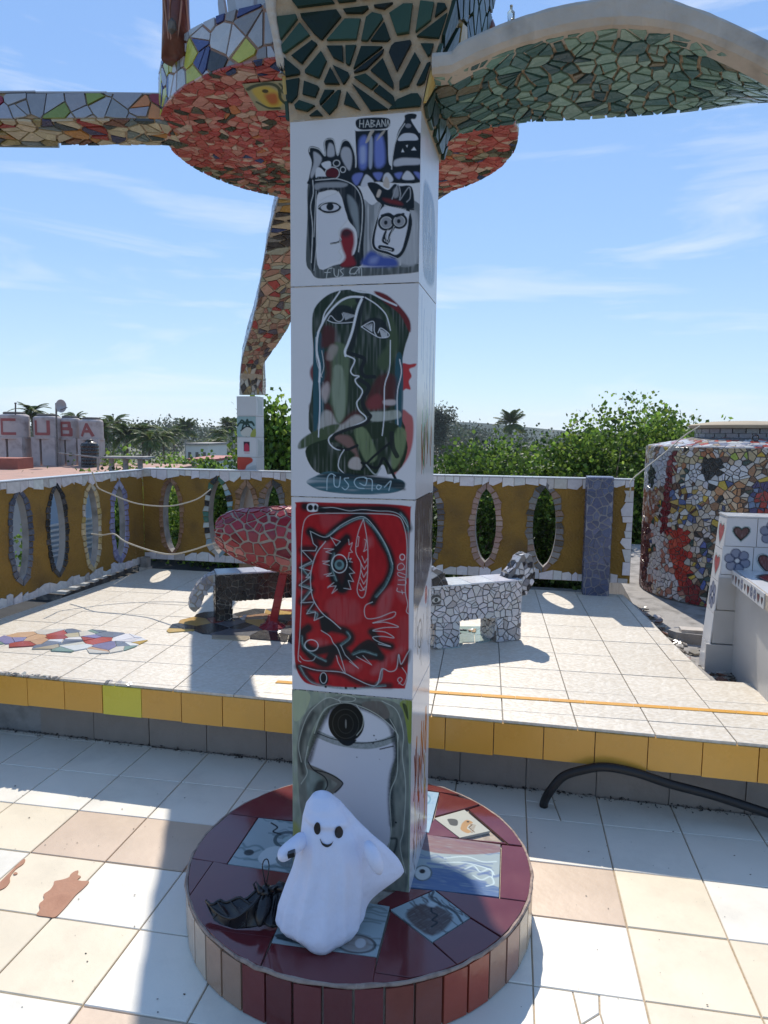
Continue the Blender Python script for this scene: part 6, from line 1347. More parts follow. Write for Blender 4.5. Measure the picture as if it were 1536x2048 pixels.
PW_ = [(6, (.56, .54, .54)), (1, (.42, .39, .38))]; PK_ = [(5, (.022, .018, .017)), (2, (.035, .028, .024)), (1, (.05, .035, .025))]; PBW = [(2.4, (.025, .024, .028)), (2.4, (.55, .54, .55)), (.5, (.2, .2, .22))]
def eye_tile(P, dr, nn, T):
    c = Canvas(50, 50, (0, 0), (100, 0), (100, 100), (0, 100), base=(.50, .48, .46), seed=91)
    c.fill([(6, 30), (30, 16), (70, 16), (96, 34), (92, 80), (60, 90), (20, 84)], (.05, .05, .05), .9, streak=.3); c.fill([(14, 56), (40, 34), (66, 34), (92, 54), (66, 72), (36, 74)], (.5, .5, .46)); c.disc(52, 54, 16, 18, K); c.disc(52, 54, 8, 9, (.2, .22, .2), ring=3)
    for k in range(7): c.stroke([(16+k*12, 24-abs(3-k)), (12+k*13, 4)], 6, K); c.stroke([(16+k*12, 80), (14+k*12, 98)], 6, K)
    c.sheet('eye_tile', P(-.072, -.0075, .668), dr*.066, (0, 0, -.066), -nn, T)
bench('bench_animal', (.3126, 3.6954), (.45735, .18345), 'white mosaic four legged bench animal with a painted eye standing right of the pillar', (-.30, .493, .502, .700), [(-.035, .108), (.338, .493)], .17, PW_, mat('mid_grout', (.20, .18, .165), .9, .2, 25, .4, 60), [(1, (.58, .60, .62))],
      [('ear', [(-.16, .70), (-.15, .765), (-.11, .80), (-.05, .805), (0.0, .78), (.035, .71), (.035, .70)], .0, .12, PBW, .03),
       ('tail', [(.43, .70), (.455, .66), (.50, .60), (.56, .605), (.60, .68), (.61, .76), (.585, .825), (.55, .84), (.52, .825), (.475, .76), (.44, .73)], .05, .13, PBW, .032)], eye_tile)
bench('bench_animal', (-1.003, 4.19), (.45, .15), 'dark brown mosaic four legged bench animal with a drooping pale tail left of the pillar', (0, .62, .480, .650), [(0, .09), (.50, .62)], .16, PK_, M_GROUT_L, [(1, (.50, .54, .62))],
      [('tail', [(.0, .65), (-.05, .635), (-.11, .58), (-.15, .50), (-.155, .45), (-.125, .425), (-.095, .45), (-.07, .53), (-.03, .58), (.0, .59)][::1], .02, .12, [(2, (.40, .40, .42)), (2, (.24, .24, .26)), (1, (.5, .5, .5))], .035)])

# ================================================================== MOSAIC WATER TANK
TC, TR, TZ0, TZ1 = Vector((2.80, 5.53, 0)), .725, .285, 1.432
T_K = thing('mosaic_tank', (TC.x, TC.y, TZ0), 'big round water tank whose many coloured broken tiles form a face', 'tank')
b = MB(); b.lathe(TC, [(TR-.003, TZ0-.005), (TR-.003, TZ1-.006), (.40, 1.498), (.37, 1.50)], 80); tb = b.build('shell', M_GROUT_D, T_K, cols=False)
def tk(u, v, h):
    t = u/TR; r = TR+h-.002; return TC+Vector((r*math.cos(t), r*math.sin(t), v))
def c4(x, y): return (1220+x*.2929, 800+y*.2929)
def P4(l): return [c4(x, y) for x, y in l]
REG = [(P4([(262, 500), (290, 450), (315, 460), (315, 540), (290, 585), (265, 570)]), [(1, (.015, .018, .02))]), (P4([(235, 610), (240, 440), (290, 400), (340, 430), (365, 480), (340, 560), (290, 610)]), [(1, (.42, .43, .48))]),
       (P4([(620, 430), (660, 405), (760, 405), (765, 470), (730, 530), (680, 545), (625, 500)]), [(1, (.014, .016, .02))]), (P4([(505, 530), (560, 450), (620, 420), (780, 415), (870, 440), (950, 485), (960, 520), (880, 540), (760, 575), (640, 580), (560, 540)]), [(1, (.50, .50, .52))]),
       (P4([(425, 350), (452, 350), (440, 480), (410, 620), (398, 860), (420, 900), (340, 900), (355, 700), (380, 560), (400, 450)]), [(2, (.13, .012, .02)), (1, (.19, .02, .025))]),
       (P4([(345, 900), (400, 860), (530, 900), (540, 960), (500, 1010), (580, 1050), (500, 1080), (555, 1150), (520, 1250), (470, 1290), (430, 1120), (400, 1000), (410, 940)]), [(3, (.36, .035, .025)), (1, (.42, .07, .04))]),
       (P4([(480, 1270), (560, 1240), (625, 1300), (620, 1400), (520, 1400)]), [(1, (.20, .02, .025))]), (P4([(330, 340), (440, 330), (400, 450), (380, 560), (350, 640), (340, 500), (300, 430)]), [(1, (.42, .42, .46))]),
       (P4([(270, 860), (350, 830), (360, 930), (440, 970), (420, 1010), (400, 1040), (470, 1160), (500, 1330), (360, 1370), (350, 1300), (250, 1230), (260, 1130), (310, 1000), (290, 940)]), [(4, (.50, .48, .48)), (1, (.36, .16, .12))]),
       (P4([(185, 850), (280, 850), (260, 1130), (300, 1330), (180, 1330)]), [(3, (.09, .025, .03)), (1, (.05, .02, .03)), (1, (.2, .1, .09))]), (P4([(200, 610), (330, 610), (340, 700), (280, 860), (215, 860)]), [(2, (.25, .10, .06)), (2, (.35, .25, .20)), (1, (.45, .42, .42))]),
       (P4([(280, 1020), (350, 1010), (370, 1200), (290, 1160)]), [(3, (.33, .09, .07)), (1, (.45, .35, .25))]), (P4([(440, 350), (1000, 340), (1000, 400), (760, 390), (540, 440), (480, 520), (430, 520)]), [(3, (.42, .33, .20)), (1, (.35, .14, .06)), (.5, (.30, .38, .06)), (1, (.5, .48, .46))]),
       (P4([(410, 560), (600, 560), (640, 680), (560, 860), (420, 860)]), [(.8, (.08, .11, .22)), (2, (.5, .48, .46)), (.5, (.4, .28, .08)), (1, (.10, .05, .03))]), (P4([(590, 580), (900, 570), (900, 760), (680, 720)]), [(3, (.42, .21, .10)), (2, (.5, .38, .26)), (.5, (.5, .35, .06)), (.5, K), (1, (.5, .48, .46))]),
       (P4([(950, 550), (1100, 550), (1100, 800), (960, 760)]), [(2, (.05, .05, .14)), (1, (.3, .03, .03)), (1, (.14, .2, .32))]), (P4([(640, 960), (700, 970), (690, 1300), (620, 1260)]), [(1, (.07, .10, .28)), (1, (.45, .38, .28)), (1, (.03, .06, .06))]),
       (P4([(180, 1330), (700, 1390), (700, 1560), (180, 1560)]), [(2, (.28, .28, .28)), (1, (.05, .06, .05)), (1, (.35, .33, .12)), (.7, (.3, .03, .03)), (1, (.46, .45, .44))])]
PGEN = [(4, (.46, .43, .40)), (3, (.42, .33, .23)), (1.2, (.28, .15, .085)), (.8, (.035, .06, .05)), (.5, (.06, .08, .17)), (1.6, (.13, .075, .05)), (.5, (.02, .02, .02)), (.4, (.45, .32, .05))]
def tk_col(u, v):
    p = shown(tk(u, v, 0))
    if p:
        for poly, pal in REG:
            if inside(p, poly): return pick(pal)
    return pick(PGEN)
tcell = cells(rect(0, TZ0+.01, 2*math.pi*TR, TZ1-.004), .036, .0052, aspect=.95, jit=.47)
def dome(u, v, h):
    t = u/TR; s = v/.36; r = TR-.008+(.375-TR)*s; return TC+Vector((r*math.cos(t), r*math.sin(t), TZ1-.004+.07*s+h))
mosaic(tb, [(tcell, tk, .0055, tk_col), (cells(rect(0, .004, 2*math.pi*TR, .35), .06, .005, aspect=1.4), dome, .005, [(4, (.52, .5, .5)), (1.5, (.42, .06, .04)), (1, (.4, .3, .2)), (.6, (.2, .22, .3))])], limit=300)
nb = 26
for k in range(nb):
    for row in range(2):
        t0, t1 = 2*math.pi*(k+.04+row*.5)/nb, 2*math.pi*(k+.96+row*.5)/nb; z0 = 1.497+row*.036; r0, r1 = .33, .372
        P = [TC+Vector((r*math.cos(t), r*math.sin(t), z)) for z in (z0, z0+.033) for t, r in ((t0, r1), (t1, r1), (t1, r0), (t0, r0))]
        put('brick', P, [(0, 3, 2, 1), (4, 5, 6, 7), (0, 1, 5, 4), (1, 2, 6, 5), (2, 3, 7, 6), (3, 0, 4, 7)], M_SHARD, tb, np.array(pick([(1, (.25, .24, .26))])))
b = MB(); b.lathe(TC, [(.34, 1.565), (.415, 1.57), (.42, 1.592), (.40, 1.60), (.25, 1.622), (.02, 1.63)], 48); b.build('lid', mat('concrete_lid', (.36, .29, .20), .85, .12, 6, .4, 30), T_K, smooth=False, cols=False)
q = gy(1511, 876, 4.95); b = MB(); b.tube([q+Vector((.022*math.cos(t), 0, .022*math.sin(t))) for t in np.linspace(0, 2*math.pi, 13)], .006, 6); b.build('ring_bolt', M_RUBBER, T_K, cols=False)

# ================================================================== TILED SEAT
T_S = thing('tiled_seat', AB(.95, 3.88, .285), 'white tiled seat with painted hearts and flowers standing in front of the mosaic tank', 'seat')
FB = 3.808; zt = 1.105
def sx(z): return .868+(z-.30)*(.058/.80)        # the left edge leans
b = MB(); prof = [(sx(.285)+.008, .285), (2.0, .285), (2.0, zt-.008), (sx(zt)+.008, zt-.008)]
b.add([AB(a, FB+.008, z) for a, z in prof]+[AB(a, FB+.165, z) for a, z in prof], [(0, 1, 2, 3), (7, 6, 5, 4), (0, 4, 5, 1), (1, 5, 6, 2), (2, 6, 7, 3), (3, 7, 4, 0)]); b.build('back_core', M_GROUT_L, T_S, cols=False)
def heart(c, cx, cy, s, col, k=5):
    col = tuple(x*.62+.01 for x in col)
    pts = [(cx+s*.9*math.sin(t)**3, cy-s*(.8*math.cos(t)-.3*math.cos(2*t)-.12*math.cos(3*t))) for t in np.linspace(0, 2*math.pi, 22)[:-1]]
    c.fill(pts, col, .95, soft=3, streak=.2); c.stroke(pts, k, (.02, .02, .02), closed=True); c.stroke([(x+(x-cx)*.18, y+(y-cy)*.18) for x, y in pts], 2, (.12, .22, .22), closed=True)
def flower(c, cx, cy, s):
    for a in range(6):
        t = a*1.047+.3; c.disc(cx+s*.62*math.cos(t), cy+s*.62*math.sin(t), s*.34, s*.34, (.12, .14, .22), .8); c.disc(cx+s*.62*math.cos(t), cy+s*.62*math.sin(t), s*.36, s*.36, (.03, .04, .08), ring=3)
    c.disc(cx, cy, s*.22, s*.22, (.03, .04, .08), ring=4)
def stile(kind, seed):
    c = Canvas(34, 34, (0, 0), (100, 0), (100, 100), (0, 100), base=(.56, .56, .57), seed=seed)
    if kind == 'h': heart(c, 50, 52, 28, (.13, .04, .035))
    if kind == 'H': heart(c, 50, 52, 38, (.19, .035, .03))
    if kind == 'r': heart(c, 50, 50, 36, (.50, .09, .09), 2)
    if kind == 'f': flower(c, 50, 50, 44)
    return c
# front of the back panel, rows of square tiles from the top
TS = .145
for rw, kinds in enumerate(['hfhfh', 'fHfHf', '     ']):
    z1 = zt-.002-rw*TS; 
    for cl_ in range(5):
        a0 = sx(z1-TS/2)+.002+cl_*TS
        stile(kinds[cl_], 600+rw*10+cl_).sheet('painted_tile' if kinds[cl_] != ' ' else 'square_tile', AB(a0, FB, z1), E1*(TS-.003), Vector((0, 0, -TS+.003)), -E2, T_S)
b = 0
for rw, kd in enumerate(['r', 'r', 'f', ' ', ' ']):
    z1 = zt-.002-rw*.165; z0 = z1-.162; a1, a0_ = sx(z1), sx(z0)
    stile(kd, 650+rw).sheet('painted_tile' if kd != ' ' else 'square_tile', AB(a1, FB+.163, z1), -E2*.161, E1*(a0_-a1)+Vector((0, 0, z0-z1)), -E1, T_S)
mb = MB(); mb.abbox(sx(zt)-.003, 2.0, FB-.004, FB+.17, zt-.0005, zt+.007, (.5, .5, .5)); mb.build('top_tile', M_GLAZE, T_S)
# lower part, faced with grey tiles
M_GREY_T = mat('grey_wall_tile', (.42, .41, .40), .35, .05, 8, .1, 30, rnd=.08)
for r_, (z0, z1, bb) in enumerate([(.285, .455, FB-.012), (.458, .63, FB-.003), (.633, .80, FB-.003)]):
    a = sx((z0+z1)/2)+(.004 if r_ else -.012)
    while a < 1.9:
        w = .155; q = MB(); q.abbox(a, a+w-.003, bb, FB+.006 if r_ == 0 else FB+.004, z0, z1-.002); q.build('wall_tile', M_GREY_T, T_S, cols=False); a += w
# the seat itself, coming forward from the panel
SA = [to_ab(gz(1452, 1128, .845)), to_ab(gz(1545, 1196, .845))]
s_a0, s_b0 = SA[0][0], FB-.002; s_a1, s_b1 = SA[1][0], SA[1][1]
q = MB(); pl = [(s_a0, s_b0), (s_a1, s_b1), (s_a1+.75, s_b1), (1.9, s_b0)]; extr(q, pl[::-1], .775, .838); q.build('seat_slab', M_GROUT_L, T_S, cols=False)
c = Canvas(90, 60, (0, 0), (100, 0), (100, 60), (0, 60), base=(.55, .55, .56), seed=700); c.fill([(10, 14), (40, 6), (90, 10), (96, 30), (60, 40), (20, 34)], (.26, .03, .03), streak=.3); c.stroke([(10, 14), (40, 6), (90, 10), (96, 30), (60, 40), (20, 34)], 3, (.03, .05, .06), closed=True); c.stroke([(6, 50), (30, 46), (60, 52), (90, 46)], 3, (.05, .09, .1))
c.sheet('painted_tile', AB(s_a0+.01, s_b0-.004, .8415), E1*.62, E1*(s_a1-s_a0)*.98+E2*(s_b1-s_b0)*.98, Z, T_S)
d = Vector((*(E1*(s_a1-s_a0)+E2*(s_b1-s_b0))[:2], 0)); Ld = d.length; dn = d.normalized(); nr = Vector((dn.y, -dn.x, 0)); 
if nr.dot(E1) > 0: nr = -nr
ks = 'hHhfhHffHhfh'
for k in range(10):
    w = .056
    if (k+1)*w > Ld+.05: break
    p0 = AB(s_a0, s_b0, .841)+dn*(k*w)+nr*.004
    stile(ks[k], 720+k).sheet('painted_tile', p0, dn*(w-.002), (0, 0, -.068), nr, T_S)
q = MB(); extr(q, [(s_a0+.02, s_b0), (s_a1+.05, s_b1+.06), (s_a1+.6, s_b1+.06), (1.85, s_b0)][::-1], .285, .7745); q.build('seat_support', M_GREY_T, T_S, cols=False)

# concrete block and rubble by the ledge
p = gz(1352, 1285, .285); T = thing('concrete_block', p, 'broken grey concrete block lying between the platform and the mosaic tank', 'block')
q = MB(); pts = [(0, 0), (.20, -.03), (.24, .13), (.05, .19), (-.03, .10)]; n = 5; q.add([p+E1*x+E2*y+Vector((0, 0, -.12)) for x, y in pts]+[p+E1*x+E2*y+Vector((0, 0, .055+random.uniform(-.01, .01))) for x, y in pts], [tuple(range(n))[::-1], tuple(range(n, 2*n))]+[(i, (i+1) % n, n+(i+1) % n, n+i) for i in range(n)]); q.build('slab', M_CONC, T, cols=False)
q = MB(); q.box(p+E1*.03+E2*.02+Vector((0, 0, .0555)), E1*.13, E2*.08, (0, 0, .02)); q.build('loose_corner', M_PLASTER, T, cols=False)
b = MB()
def chip(P, r, col, flat=.35):
    k = random.randint(4, 6); t0 = random.uniform(0, 6); hz = r*flat; pts = [P+Vector((r*random.uniform(.6, 1.1)*math.cos(t0+6.283*i/k), r*random.uniform(.6, 1.1)*math.sin(t0+6.283*i/k), 0)) for i in range(k)]
    tl = Vector((random.uniform(-.4, .4), random.uniform(-.4, .4), 1)); b.add([q_+Vector((0, 0, -tl.x*(q_.x-P.x)-tl.y*(q_.y-P.y))) for q_ in pts]+[q_+Vector((0, 0, hz-tl.x*(q_.x-P.x)-tl.y*(q_.y-P.y))) for q_ in pts], [tuple(range(k))[::-1], tuple(range(k, 2*k))]+[(i, (i+1) % k, k+(i+1) % k, k+i) for i in range(k)], col)
RC = [(3, (.30, .27, .23)), (2, (.45, .42, .38)), (1, (.20, .10, .07)), (2, (.12, .10, .08))]
for k in range(240):
    bb = random.uniform(3.45, 5.3); a = np.interp(bb, [3.45, 4.07, 4.8, 5.33], [.875, .763, .704, .63])+abs(random.gauss(.03, .05)); chip(AB(a, bb, .295), random.choice((.012, .02, .03)), pick(RC))
for k in range(160):
    a = random.uniform(.86, 1.5); chip(AB(a, FB-.03-abs(random.gauss(0, .05)), .295 if a > 1 else .30), random.choice((.012, .02, .035)), pick(RC), .25)
tag(b.build('tile_rubble', M_SHARD), 'broken tile chips and rubble along the right edge of the platform and the foot of the tiled seat', 'rubble', kind='stuff')
b = MB()
for k in range(70):
    a = random.uniform(-2.62, -2.12) if random.random() < .8 else random.uniform(-1.9, -1.78); chip(AB(a, 2.795+random.uniform(-.010, .012), ZP-.004), random.choice((.006, .010, .016)), pick([(2, (.42, .39, .35)), (1, (.2, .18, .16))]), .4)
tag(b.build('edge_crumbs', M_SHARD), 'crumbled mortar and chips along the left front edge of the platform', 'crumbs', kind='stuff')
for (x, y, s, lab) in ((462, 1238, 1.0, 'small heap of white tile chips at the front foot of the dark bench animal'), (944, 1262, .8, 'few loose tile chips lying under the white bench animal')):
    p = gz(x, y, ZP+.004); T = thing('tile_chips', p, lab, 'tile chips')
    for k in range(7):
        b = MB(); chip(p+Vector((random.gauss(0, .035*s), random.gauss(0, .02*s), .001+random.uniform(0, .006))), random.uniform(.010, .022)*s, pick([(1, (.5, .48, .46)), (.4, (.38, .25, .13))]), .3); b.build('chip', M_SHARD, T)

# ================================================================== ROPES
def rope(pts, rad, label, cols=6):
    b = MB(); b.tube([Vector(q_) for q_ in spline([tuple(p) for p in pts], cols)], rad, 6); tag(b.build('hanging_cord', M_ROPE, smooth=True, cols=False), label, 'cord')
# left ends are tied to the left parapet, right ends come forward over the back one
def hangc(px, d0, d1):
    n = len(px); return [gy(x, y, d0+(d1-d0)*i/(n-1)) for i, (x, y) in enumerate(px)]
rope(hangc([(184, 943), (191, 962), (197, 976), (222, 988), (262, 1004), (300, 1011), (340, 1012), (375, 1005), (400, 995), (422, 978)], 5.05, 5.35), .0052, 'upper pale cord sagging across the corner of the two ochre parapets')
rope(hangc([(183, 1068), (205, 1070), (228, 1068), (250, 1083), (290, 1098), (325, 1107), (350, 1108), (382, 1101), (410, 1092), (434, 1084)], 5.0, 4.3), .0052, 'lower pale cord running from the left parapet to the nose of the red creature')
q0 = gy(1400, 852, 5.35); rope([q0, gy(1368, 872, 5.30), gy(1330, 905, 5.24), gy(1290, 937, 5.15), gb(1262, 962, 5.34), gb(1261, 978, 5.30), gb(1258, 994, 5.31)], .0048, 'pale cord stretched from the tank lid down to the end of the back parapet')
# ================================================================== BEYOND THE TERRACE
# ---- vegetation
def leaf_mat(name, c, tr=.35): return mat(name, c, .55, .05, 3, attr='Col', trans=tr, rvar=.05, spec=.3)
M_LEAF = leaf_mat('broad_leaves', (1, 1, 1), .45); M_FROND = leaf_mat('palm_fronds', (1, 1, 1), .4)
M_BARK = mat('grey_brown_bark', (.14, .10, .07), .9, .2, 12, .7, 30)
def foliage(blobs, n, size, cols, seed, up=.35, shell=.55, droop=0.0):
    """many small folded leaves in sprays through the volume of several lobes; returns verts, faces, colours"""
    r = np.random.RandomState(seed); B = np.array(blobs, float); vol = (B[:, 3]*B[:, 4]*B[:, 5])**.8; w = vol/vol.sum()
    ns = max(1, n//9); ib = r.choice(len(B), ns, p=w); d = r.normal(size=(ns, 3)); d /= np.linalg.norm(d, axis=1)[:, None]
    rad = shell+(1.04-shell)*r.rand(ns)**.6
    # ragged outline: lumps of direction-dependent reach
    lump = 1+.16*np.sin(d[:, 0]*7+ib*1.7)*np.cos(d[:, 1]*6+ib)+.12*np.sin(d[:, 2]*9+d[:, 0]*5)
    c = B[ib, :3]+d*B[ib, 3:]*(rad*lump)[:, None]
    cen = np.repeat(c, 9, 0)+r.normal(size=(ns*9, 3))*size*1.5; m = len(cen); dd = np.repeat(d, 9, 0)
    ax = dd*.7+r.normal(size=(m, 3))*.75; ax[:, 2] += up-droop; ax /= np.linalg.norm(ax, axis=1)[:, None]
    sd = np.cross(ax, r.normal(size=(m, 3))); sd /= (np.linalg.norm(sd, axis=1)[:, None]+1e-9); nn_ = np.cross(ax, sd)
    L = size*(.6+.8*r.rand(m))[:, None]; Wd = L*.50
    v = np.stack([cen, cen+ax*L*.5+sd*Wd+nn_*L*.08, cen+ax*L, cen+ax*L*.5-sd*Wd+nn_*L*.08], 1).reshape(-1, 3)
    i = np.arange(m)*4; F = np.c_[np.r_[i, i], np.r_[i+1, i+2], np.r_[i+2, i+3]]
    C = np.array(cols)[r.randint(0, len(cols), ns)]*(.55+.95*r.rand(ns)**1.4)[:, None]; C = np.repeat(C, 9, 0)*(.7+.6*r.rand(m))[:, None]; C = np.repeat(C, 4, 0)
    return v, F, np.clip(C, 0, 1)
GREENS = [(.075, .14, .02), (.10, .175, .026), (.06, .115, .022), (.14, .225, .035), (.045, .085, .02)]
GR2 = [(.20, .31, .045), (.16, .27, .04), (.25, .34, .06)]
def tree(name, base, blobs, n, size, label, cols=GREENS, seed=0, cat='tree', group=None, trunk=.08, limbs=5):
    base = Vector(base); T = thing(name, base, label, cat, group)
    B = [(base.x+x, base.y+y, z, rx, ry, rz) for x, y, z, rx, ry, rz in blobs]
    v, F, C = foliage(B, n, size, cols, seed); put('crown', v, F, M_LEAF, T, C)
    b = MB(); r = random.Random(seed); c = B[0]; top = Vector((c[0], c[1], c[2]))
    b.tube([base, base.lerp(top, .35)+Vector((.05, .03, 0)), base.lerp(top, .7)-Vector((.04, 0, 0)), top], [trunk, trunk*.85, trunk*.6, trunk*.3], 9)
    for k in range(limbs):
        q = B[k % len(B)]; e = Vector((q[0]+r.uniform(-.6, .6)*q[3], q[1]+r.uniform(-.6, .6)*q[4], q[2]+r.uniform(.1, .6)*q[5])); s = base.lerp(top, r.uniform(.4, .85)); b.tube([s, s.lerp(e, .5)+Vector((0, 0, .08)), e], [trunk*.4, trunk*.25, trunk*.07], 6)
    b.build('trunk', M_BARK, T, smooth=True, cols=False); return T
def tb(x, ytop, d, w, h, extra=()):
    """lobes for a crown whose top shows at (x, ytop) at distance d"""
    p = gy(x, ytop, d); return p, [(0, 0, p.z-h*.45, w, w*.8, h*.45)]+[(ox, oy, p.z-h*q, w*s, w*s*.8, h*s*.5) for ox, oy, q, s in extra]
TL = [  # picture x, top y, distance, half width, depth of crown, leaves, size, palette, label
 (930, 905, 8.6, .85, 1.6, 13300, 0.046, GREENS, 'bushy green tree rising just right of the pillar behind the back parapet'),
 (1010, 888, 9.6, .8, 1.7, 12350, 0.05, GREENS+GR2, 'rounded green tree below the royal palm behind the back parapet'),
 (1095, 880, 9.2, .8, 1.8, 13300, 0.048, GREENS, 'leafy tree in the middle of the green belt behind the back parapet'),
 (1165, 868, 8.8, .62, 1.7, 12350, 0.046, GR2+GREENS, 'yellow-green tree behind the blue mosaic post'),
 (1232, 852, 9.6, .8, 2.0, 14250, 0.048, GREENS, 'dense green tree behind the right end of the back parapet'),
 (1300, 812, 9.2, .85, 2.4, 19950, 0.048, GREENS+GR2, 'tallest green tree standing behind the parapet beside the mosaic tank'),
 (1352, 828, 10.2, .7, 2.2, 9500, 0.05, GREENS, 'green tree partly hidden by the lid of the mosaic tank'),
 (562, 830, 8.4, .42, 2.3, 21000, .066, GR2+GREENS, 'bright green tree filling the gap between tiled column and pillar'),
 (610, 860, 9.0, .6, 2.2, 7600, 0.05, GREENS, 'green tree mostly hidden behind the painted pillar'),
 (345, 948, 7.9, .42, 1.6, 10450, 0.043, GR2, 'bright green shrub seen through the brown rimmed opening of the back parapet'),
 (440, 944, 7.6, .42, 1.6, 11400, 0.043, GR2+GREENS, 'bright green shrub seen through the white and green rimmed opening'),
 (535, 950, 7.5, .4, 1.5, 7600, 0.043, GREENS, 'dark green shrub seen through the opening left of the pillar'),
 (250, 958, 8.4, .5, 1.3, 7600, 0.043, GR2+GREENS, 'green shrub showing through the lilac rimmed opening of the left parapet'),
 (705, 900, 8.6, .8, 1.9, 6650, 0.05, GREENS, 'green tree standing behind the painted pillar'),
 (800, 900, 8.4, .7, 1.9, 6650, 0.05, GREENS, 'green tree standing behind the right edge of the painted pillar')]
for k, (x, y, d, w, h, n, sz, pal, lab) in enumerate(TL):
    r = random.Random(50+k); p, bl = tb(x, y, d, w, h, [(r.uniform(-.6, .6)*w, r.uniform(-.4, .4)*w, r.uniform(.25, .5), r.uniform(.45, .65)) for _ in range(4)]+[(r.uniform(-.5, .5)*w, r.uniform(-.3, .3)*w, .85, .9), (0, 0, 1.2, 1.0)])
    shrub = y > 940; tree('shrub' if shrub else 'leafy_tree', (p.x, p.y, -5.0), bl, n, sz, lab, pal, 900+k, 'shrub' if shrub else 'tree', 'shrubs growing behind the parapets' if shrub else 'trees behind the back parapet')
# the mass of low scrub below
r = random.Random(4); bl = [(r.uniform(-5.5, 5.5), r.uniform(8.5, 15), r.uniform(-3.2, -.9), r.uniform(.8, 1.5), r.uniform(.8, 1.4), r.uniform(.6, 1.1)) for _ in range(40)]
v, F, C = foliage(bl, 70000, .085, GREENS, 61); o = put('scrub', v, F, M_LEAF, None, C); tag(o, 'thick mass of low green scrub filling the ground behind the terrace', 'scrub', kind='stuff')
bl = [(r.uniform(-26, -3), r.uniform(24, 44), r.uniform(-3.0, -.95), r.uniform(1.2, 2.6), r.uniform(1, 2), r.uniform(.9, 1.5)) for _ in range(50)]
v, F, C = foliage(bl, 80000, .16, GREENS+GR2, 62); o = put('scrub', v, F, M_LEAF, None, C); tag(o, 'green scrub and low trees filling the ground left of the tiled column', 'scrub', kind='stuff')

# ---- palms
def frond(L, droop, nl, lw, r):
    nl = int(nl*1.5)
    V = []; F = []; pts = []
    for i in range(9):
        t = i/8; pts.append((L*t*(1-.12*t), 0, L*(.32*t-droop*t*t)))
    for i in range(8):      # midrib
        (x0, _, z0), (x1, _, z1) = pts[i], pts[i+1]; w = .02*L*(1-i/9); k = len(V); V += [(x0, -w, z0), (x0, w, z0), (x1, w, z1), (x1, -w, z1)]; F.append((k, k+1, k+2, k+3))
    for i in range(nl):
        t = .12+.86*i/nl; j = min(int(t*8), 7); f = t*8-j; x = pts[j][0]*(1-f)+pts[j+1][0]*f; z = pts[j][2]*(1-f)+pts[j+1][2]*f
        ll = L*lw*1.15*math.sin(math.pi*min(1, t*.9+.1))**.6*r.uniform(.8, 1.1)
        for s in (-1, 1):
            k = len(V); V += [(x, 0, z), (x+ll*.25, s*ll*.5, z-ll*.12-.0), (x+ll*.55, s*ll*.9, z-ll*(.35+r.uniform(0, .3))), (x+.055*L, s*ll*.06, z)]; F.append((k, k+1, k+2, k+3))
    return V, F
def palm_mesh(nf, L, seed, royal=False):
    r = random.Random(seed); V = []; F = []
    for k in range(nf):
        a = 2*math.pi*k/nf*1.0+r.uniform(-.3, .3); el = r.uniform(-.75, 1.35) if royal else r.uniform(-.35, 1.0); v, f = frond(L*r.uniform(.85, 1.1), r.uniform(.25, .5) if royal else r.uniform(.55, 1.0), 20, .26 if royal else .24, r)
        ca, sa, ce, se = math.cos(a), math.sin(a), math.cos(el), math.sin(el); off = len(V)
        for x, y, z in v:
            x2, z2 = x*ce-z*se, x*se+z*ce; V.append((x2*ca-y*sa, x2*sa+y*ca, z2))
        F += [tuple(i+off for i in q) for q in f]
    return V, F
PALM = {}
def palm(x, y, d, R_, kind, label, group, cols):
    c = gy(x, y, d); g = -5.0; T = thing(kind, (c.x, c.y, g), label, 'palm', group); key = (kind, random.randint(0, 2))
    if key not in PALM:
        V_, F_ = palm_mesh(22 if kind == 'coconut_palm' else 26, 1.0, hash(kind) % 7+key[1] if False else (3 if kind[0] == 'c' else 9)+key[1], kind[0] == 'r')
        me = bpy.data.meshes.new('crown'); me.from_pydata(V_, [], F_); me.materials.append(M_FROND)
        rr = np.random.RandomState(3+key[1]); cc = np.array(cols)[rr.randint(0, len(cols), len(V_)//4+1)]; cc = np.repeat(cc, 4, 0)[:len(V_)]
        a = me.color_attributes.new('Col', 'FLOAT_COLOR', 'POINT'); a.data.foreach_set('color', np.c_[cc, np.ones(len(cc))].astype(np.float32).ravel()); PALM[key] = me
    o = bpy.data.objects.new('crown', PALM[key]); COL.objects.link(o); o.scale = (R_, R_, R_); o.rotation_euler = (0, 0, random.uniform(0, 6.28)); hang(o, c, T)
    b = MB(); n = 7; h = c.z-g; bow = random.uniform(-.03, .03)*h if kind[0] == 'c' else 0; w = R_*(.07 if kind[0] == 'c' else .10)
    b.tube([Vector((c.x+bow*math.sin(math.pi*i/(n-1)), c.y, g+h*i/(n-1))) for i in range(n)], [w*1.4, w, w*.95, w*.9, w*.85, w*.8, w*.6], 8); b.build('trunk', M_BARK if kind[0] == 'c' else mat('pale_palm_trunk', (.34, .30, .26), .8, .1, 6), T, smooth=True, cols=False)
    if kind[0] == 'r': b = MB(); b.tube([c-Vector((0, 0, R_*.55)), c-Vector((0, 0, R_*.1))], [w*.95, w*.7], 8, (.07, .11, .04)); b.build('crownshaft', M_LEAF, T)
PC_ = [(.075, .13, .03), (.055, .10, .028), (.10, .15, .035), (.14, .15, .045)]
